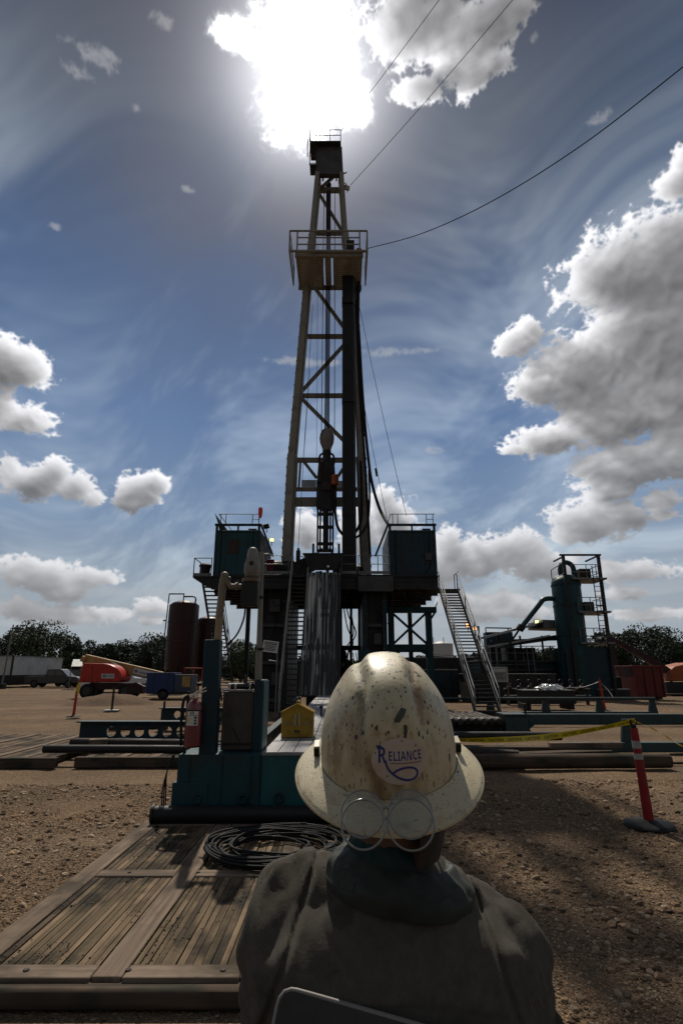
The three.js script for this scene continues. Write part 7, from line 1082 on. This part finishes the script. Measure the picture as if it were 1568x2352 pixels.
    poly([[747, 1742], [770, 1733], [781, 1752], [758, 1764]], 'rgba(120,112,80,0.55)'); poly([[765, 1765], [770, 1764], [775, 1795], [771, 1796]], 'rgba(120,76,34,0.6)'); poly([[1032, 1745], [1036, 1745], [1034, 1785], [1031, 1785]], 'rgba(120,76,34,0.5)');
    poly([[922, 1624], [932, 1632], [928, 1646], [915, 1656], [907, 1660], [906, 1650]], 'rgba(24,26,16,0.92)'); poly([[926, 1666], [934, 1668], [936, 1682], [931, 1704], [926, 1702], [928, 1684]], 'rgba(20,24,14,0.95)');
    const speck = (X, Y, q, st, an) => { g.save(); g.translate(X, Y); g.rotate(an); g.beginPath(); g.ellipse(0, 0, q * st, q, 0, 0, 7); g.fill(); g.restore(); };
    for (let k = 0; k < 3000; k++) { const a = r() * 6.28, s = 2 * Math.pow(r(), 0.6), q = 0.95 + 1.6 * Math.pow(r(), 3) + (r() < 0.02 ? 2 : 0); g.fillStyle = `rgba(${r() < 0.7 ? '26,22,16' : '84,52,26'},${0.55 + 0.45 * r()})`; speck(w * (0.5 + 0.25 * s * Math.cos(a)), w * (0.5 + 0.25 * s * Math.sin(a)), q, 1 + 1.2 * r() * r(), a); }
    for (const [x, y, q] of [[857, 1547, 5], [820, 1692, 4], [834, 1686, 3.4], [864, 1672, 3], [810, 1540, 3], [1052, 1772, 7], [1120, 1862, 4], [955, 1884, 5.5], [935, 1858, 3], [1017, 1824, 4], [1095, 1748, 4], [1108, 1786, 4], [1090, 1800, 3.4], [738, 1786, 4], [720, 1789, 3.4], [717, 1826, 3], [753, 1693, 3], [1032, 1738, 6], [984, 1660, 3], [1005, 1603, 4], [778, 1585, 4], [960, 1552, 4]]) { g.fillStyle = 'rgba(22,19,15,0.95)'; const [X, Y] = uvOf(spot(x, y)); speck(X, Y, q, 1.15, r() * 3); }
  });
  const bump = dataTex(256, 256, (x, y) => { const nz = bumpN, v = 0.5 + 0.35 * (fbmT(nz, x, y, 22, 3) - 0.5) + 0.25 * (nz(x * 120, y * 120, 120) - 0.5); return [v, v, v]; }, false, 0.35);
  const hm = new THREE.MeshPhysicalMaterial({ map: tex, bumpMap: bump, bumpScale: 0.0006, roughness: 0.55, clearcoat: 0.18, clearcoatRoughness: 0.3 });
  const mesh = (name, g, m, label) => { const h = new THREE.Mesh(g, m); h.name = name; h.castShadow = h.receiveShadow = true; if (label) h.userData.label = label; t.add(h); return h; };
  // outer and inner faces closed by the brim's edge
  const outer = shell(0, false), inner = shell(-0.0035, true), rimPos = [], rimIdx = []; for (let i = 0; i <= NT_; i++) { const th = i / NT_ * Math.PI * 2, a = S(th, 2), b = S(th, 2, -0.0035); rimPos.push(a.x, a.y, a.z, b.x, b.y, b.z); if (i) { const k = i * 2; rimIdx.push(k - 2, k, k - 1, k, k + 1, k - 1); } }
  const rim = new THREE.BufferGeometry(); rim.setAttribute('position', new THREE.Float32BufferAttribute(rimPos, 3)); rim.setAttribute('uv', new THREE.Float32BufferAttribute(rimPos.flatMap((_, i) => (i % 3 ? [] : [0.5 + 0.5 * Math.cos(i / 6 / NT_ * 6.283), 0.5 - 0.5 * Math.sin(i / 6 / NT_ * 6.283)])), 2)); rim.setIndex(rimIdx); rim.computeVertexNormals();
  mesh('shell', mergeGeometries([outer, inner, rim]), hm);
  for (const s of [-1, 1]) { const q = mb(); q.box(s * 0.1145, 0.010, -0.012, 0.008, 0.019, 0.024); const b = new THREE.Mesh(q.g[0], hm.clone()); b.material.map = null; b.material.color = new THREE.Color().setRGB(0.3, 0.26, 0.17); b.name = 'accessory_slot'; b.castShadow = b.receiveShadow = true; t.add(b); const d = mb(); d.box(s * 0.1152, 0.010, -0.0095, 0.0082, 0.013, 0.0215); const e = new THREE.Mesh(d.g[0], MAT.rubber); e.name = 'slot_opening'; e.castShadow = e.receiveShadow = true; b.add(e); }
  // round sticker on the lower back
  const [, , tc, scn] = spot(917, 1748), pos = [], uv = [], idx = [], RN = 20, AN = 40, kx = 0.0455, ks = 0.135, rc = BD * 0.9;
  for (let j = 0; j <= RN; j++) for (let i = 0; i <= AN; i++) { const a = i / AN * 6.2832, rr = j / RN, p = rr * Math.cos(a), v = rr * Math.sin(a), w = S(tc - p * kx / 0.118, Math.min(scn - v * ks * 0.95, 1.2), 0.0011); pos.push(w.x, w.y, w.z); uv.push(0.5 + 0.5 * p, 0.5 + 0.5 * v); if (i && j) { const k = j * (AN + 1) + i; idx.push(k - AN - 2, k - 1, k - AN - 1, k - AN - 1, k - 1, k); } }
  const sg = new THREE.BufferGeometry(); sg.setAttribute('position', new THREE.Float32BufferAttribute(pos, 3)); sg.setAttribute('uv', new THREE.Float32BufferAttribute(uv, 2)); sg.setIndex(idx); sg.computeVertexNormals();
  const st = canvasTex(512, 400, (g, w, h) => {
    g.fillStyle = 'rgb(160,150,138)'; g.fillRect(0, 0, w, h); const r = rng(12); for (let k = 0; k < 60; k++) { g.fillStyle = `rgba(150,110,80,${0.03 + 0.05 * r()})`; g.beginPath(); g.arc(r() * w, h * (0.3 + 0.7 * r()), 20 + 50 * r(), 0, 7); g.fill(); }
    g.fillStyle = '#16215e'; g.strokeStyle = '#16215e'; g.textBaseline = 'alphabetic'; g.font = 'bold 204px sans-serif'; g.save(); g.translate(52, 222); g.transform(0.66, 0.02, 0, 1, 0, 0); g.fillText('R', 0, 0); g.restore(); g.beginPath(); g.arc(72, 84, 24, 0, 7); g.fill();
    g.font = 'bold 116px sans-serif'; g.save(); g.translate(150, 200); g.transform(0.655, 0.03, 0, 1, 0, 0); g.fillText('ELIANCE', 0, 0); g.restore();
    g.fillStyle = '#4a4a38'; for (let k = 0; k < 16; k++) g.fillRect(166 + k * 18, 216 + k * 0.9, 13, 13);
    g.lineWidth = 19; g.lineCap = 'round'; g.beginPath(); g.moveTo(128, 205); g.quadraticCurveTo(135, 270, 188, 312); g.bezierCurveTo(240, 254, 400, 250, 406, 318); g.bezierCurveTo(404, 390, 280, 388, 188, 312); g.stroke();
    g.fillStyle = '#17150f'; for (const [x, y, q] of [[36, 140, 8], [412, 88, 10], [282, 30, 9], [140, 330, 8]]) { g.beginPath(); g.ellipse(x, y, q * 0.7, q, 0.3, 0, 7); g.fill(); }
  });
  const sm = mesh('sticker', sg, new THREE.MeshPhysicalMaterial({ map: st, roughness: 0.4, side: THREE.DoubleSide }), 'pale oval sticker lettered RELIANCE in blue');
}
{ // goggles resting on the back of the brim
  const t = thing('goggles', 'round clear goggles with thin rims resting on the back of the hard hat brim', 'goggles', [0.075, 1.5, -0.8]), q = mb(), eye = V(0, EYE, 0);
  const lensM = new THREE.MeshPhysicalMaterial({ color: new THREE.Color().setRGB(0.70, 0.72, 0.69), roughness: 0.25, transmission: 0.92, thickness: 0, ior: 1.45 }), rimM = new THREE.MeshPhysicalMaterial({ color: new THREE.Color().setRGB(0.12, 0.123, 0.112), roughness: 0.3, clearcoat: 1, clearcoatRoughness: 0.15 });
  for (const [x, y, r] of [[832, 1869, 0.0275], [941.5, 1869, 0.0285]]) {
    const c = at(x, y, 0.802), c2 = at(x + 2, y + 24, 0.775), d = eye.clone().sub(c).normalize(), qt = new THREE.Quaternion().setFromUnitVectors(V(0, 0, 1), d.add(V(0, 0.12, 0)).normalize()), m = M4().makeRotationFromQuaternion(qt);
    q.add(new THREE.TorusGeometry(r, 0.0011, 10, 60), m.clone().setPosition(c)); q.add(new THREE.TorusGeometry(r * 1.0, 0.0013, 10, 60), m.clone().setPosition(c2)); q.build('rim', rimM, t);
    q.add(new THREE.CircleGeometry(r * 0.97, 48), m.clone().setPosition(c)); q.build('lens', lensM, t);
  }
  q.tube([at(880, 1858, 0.80), at(886, 1854, 0.798), at(892, 1858, 0.80)], 0.0016, 12, 8); q.tube([at(882, 1885, 0.78), at(887, 1880, 0.782), at(893, 1885, 0.78)], 0.0016, 12, 8); q.build('bridge', rimM, t);
}
renderer.render(scene, camera);
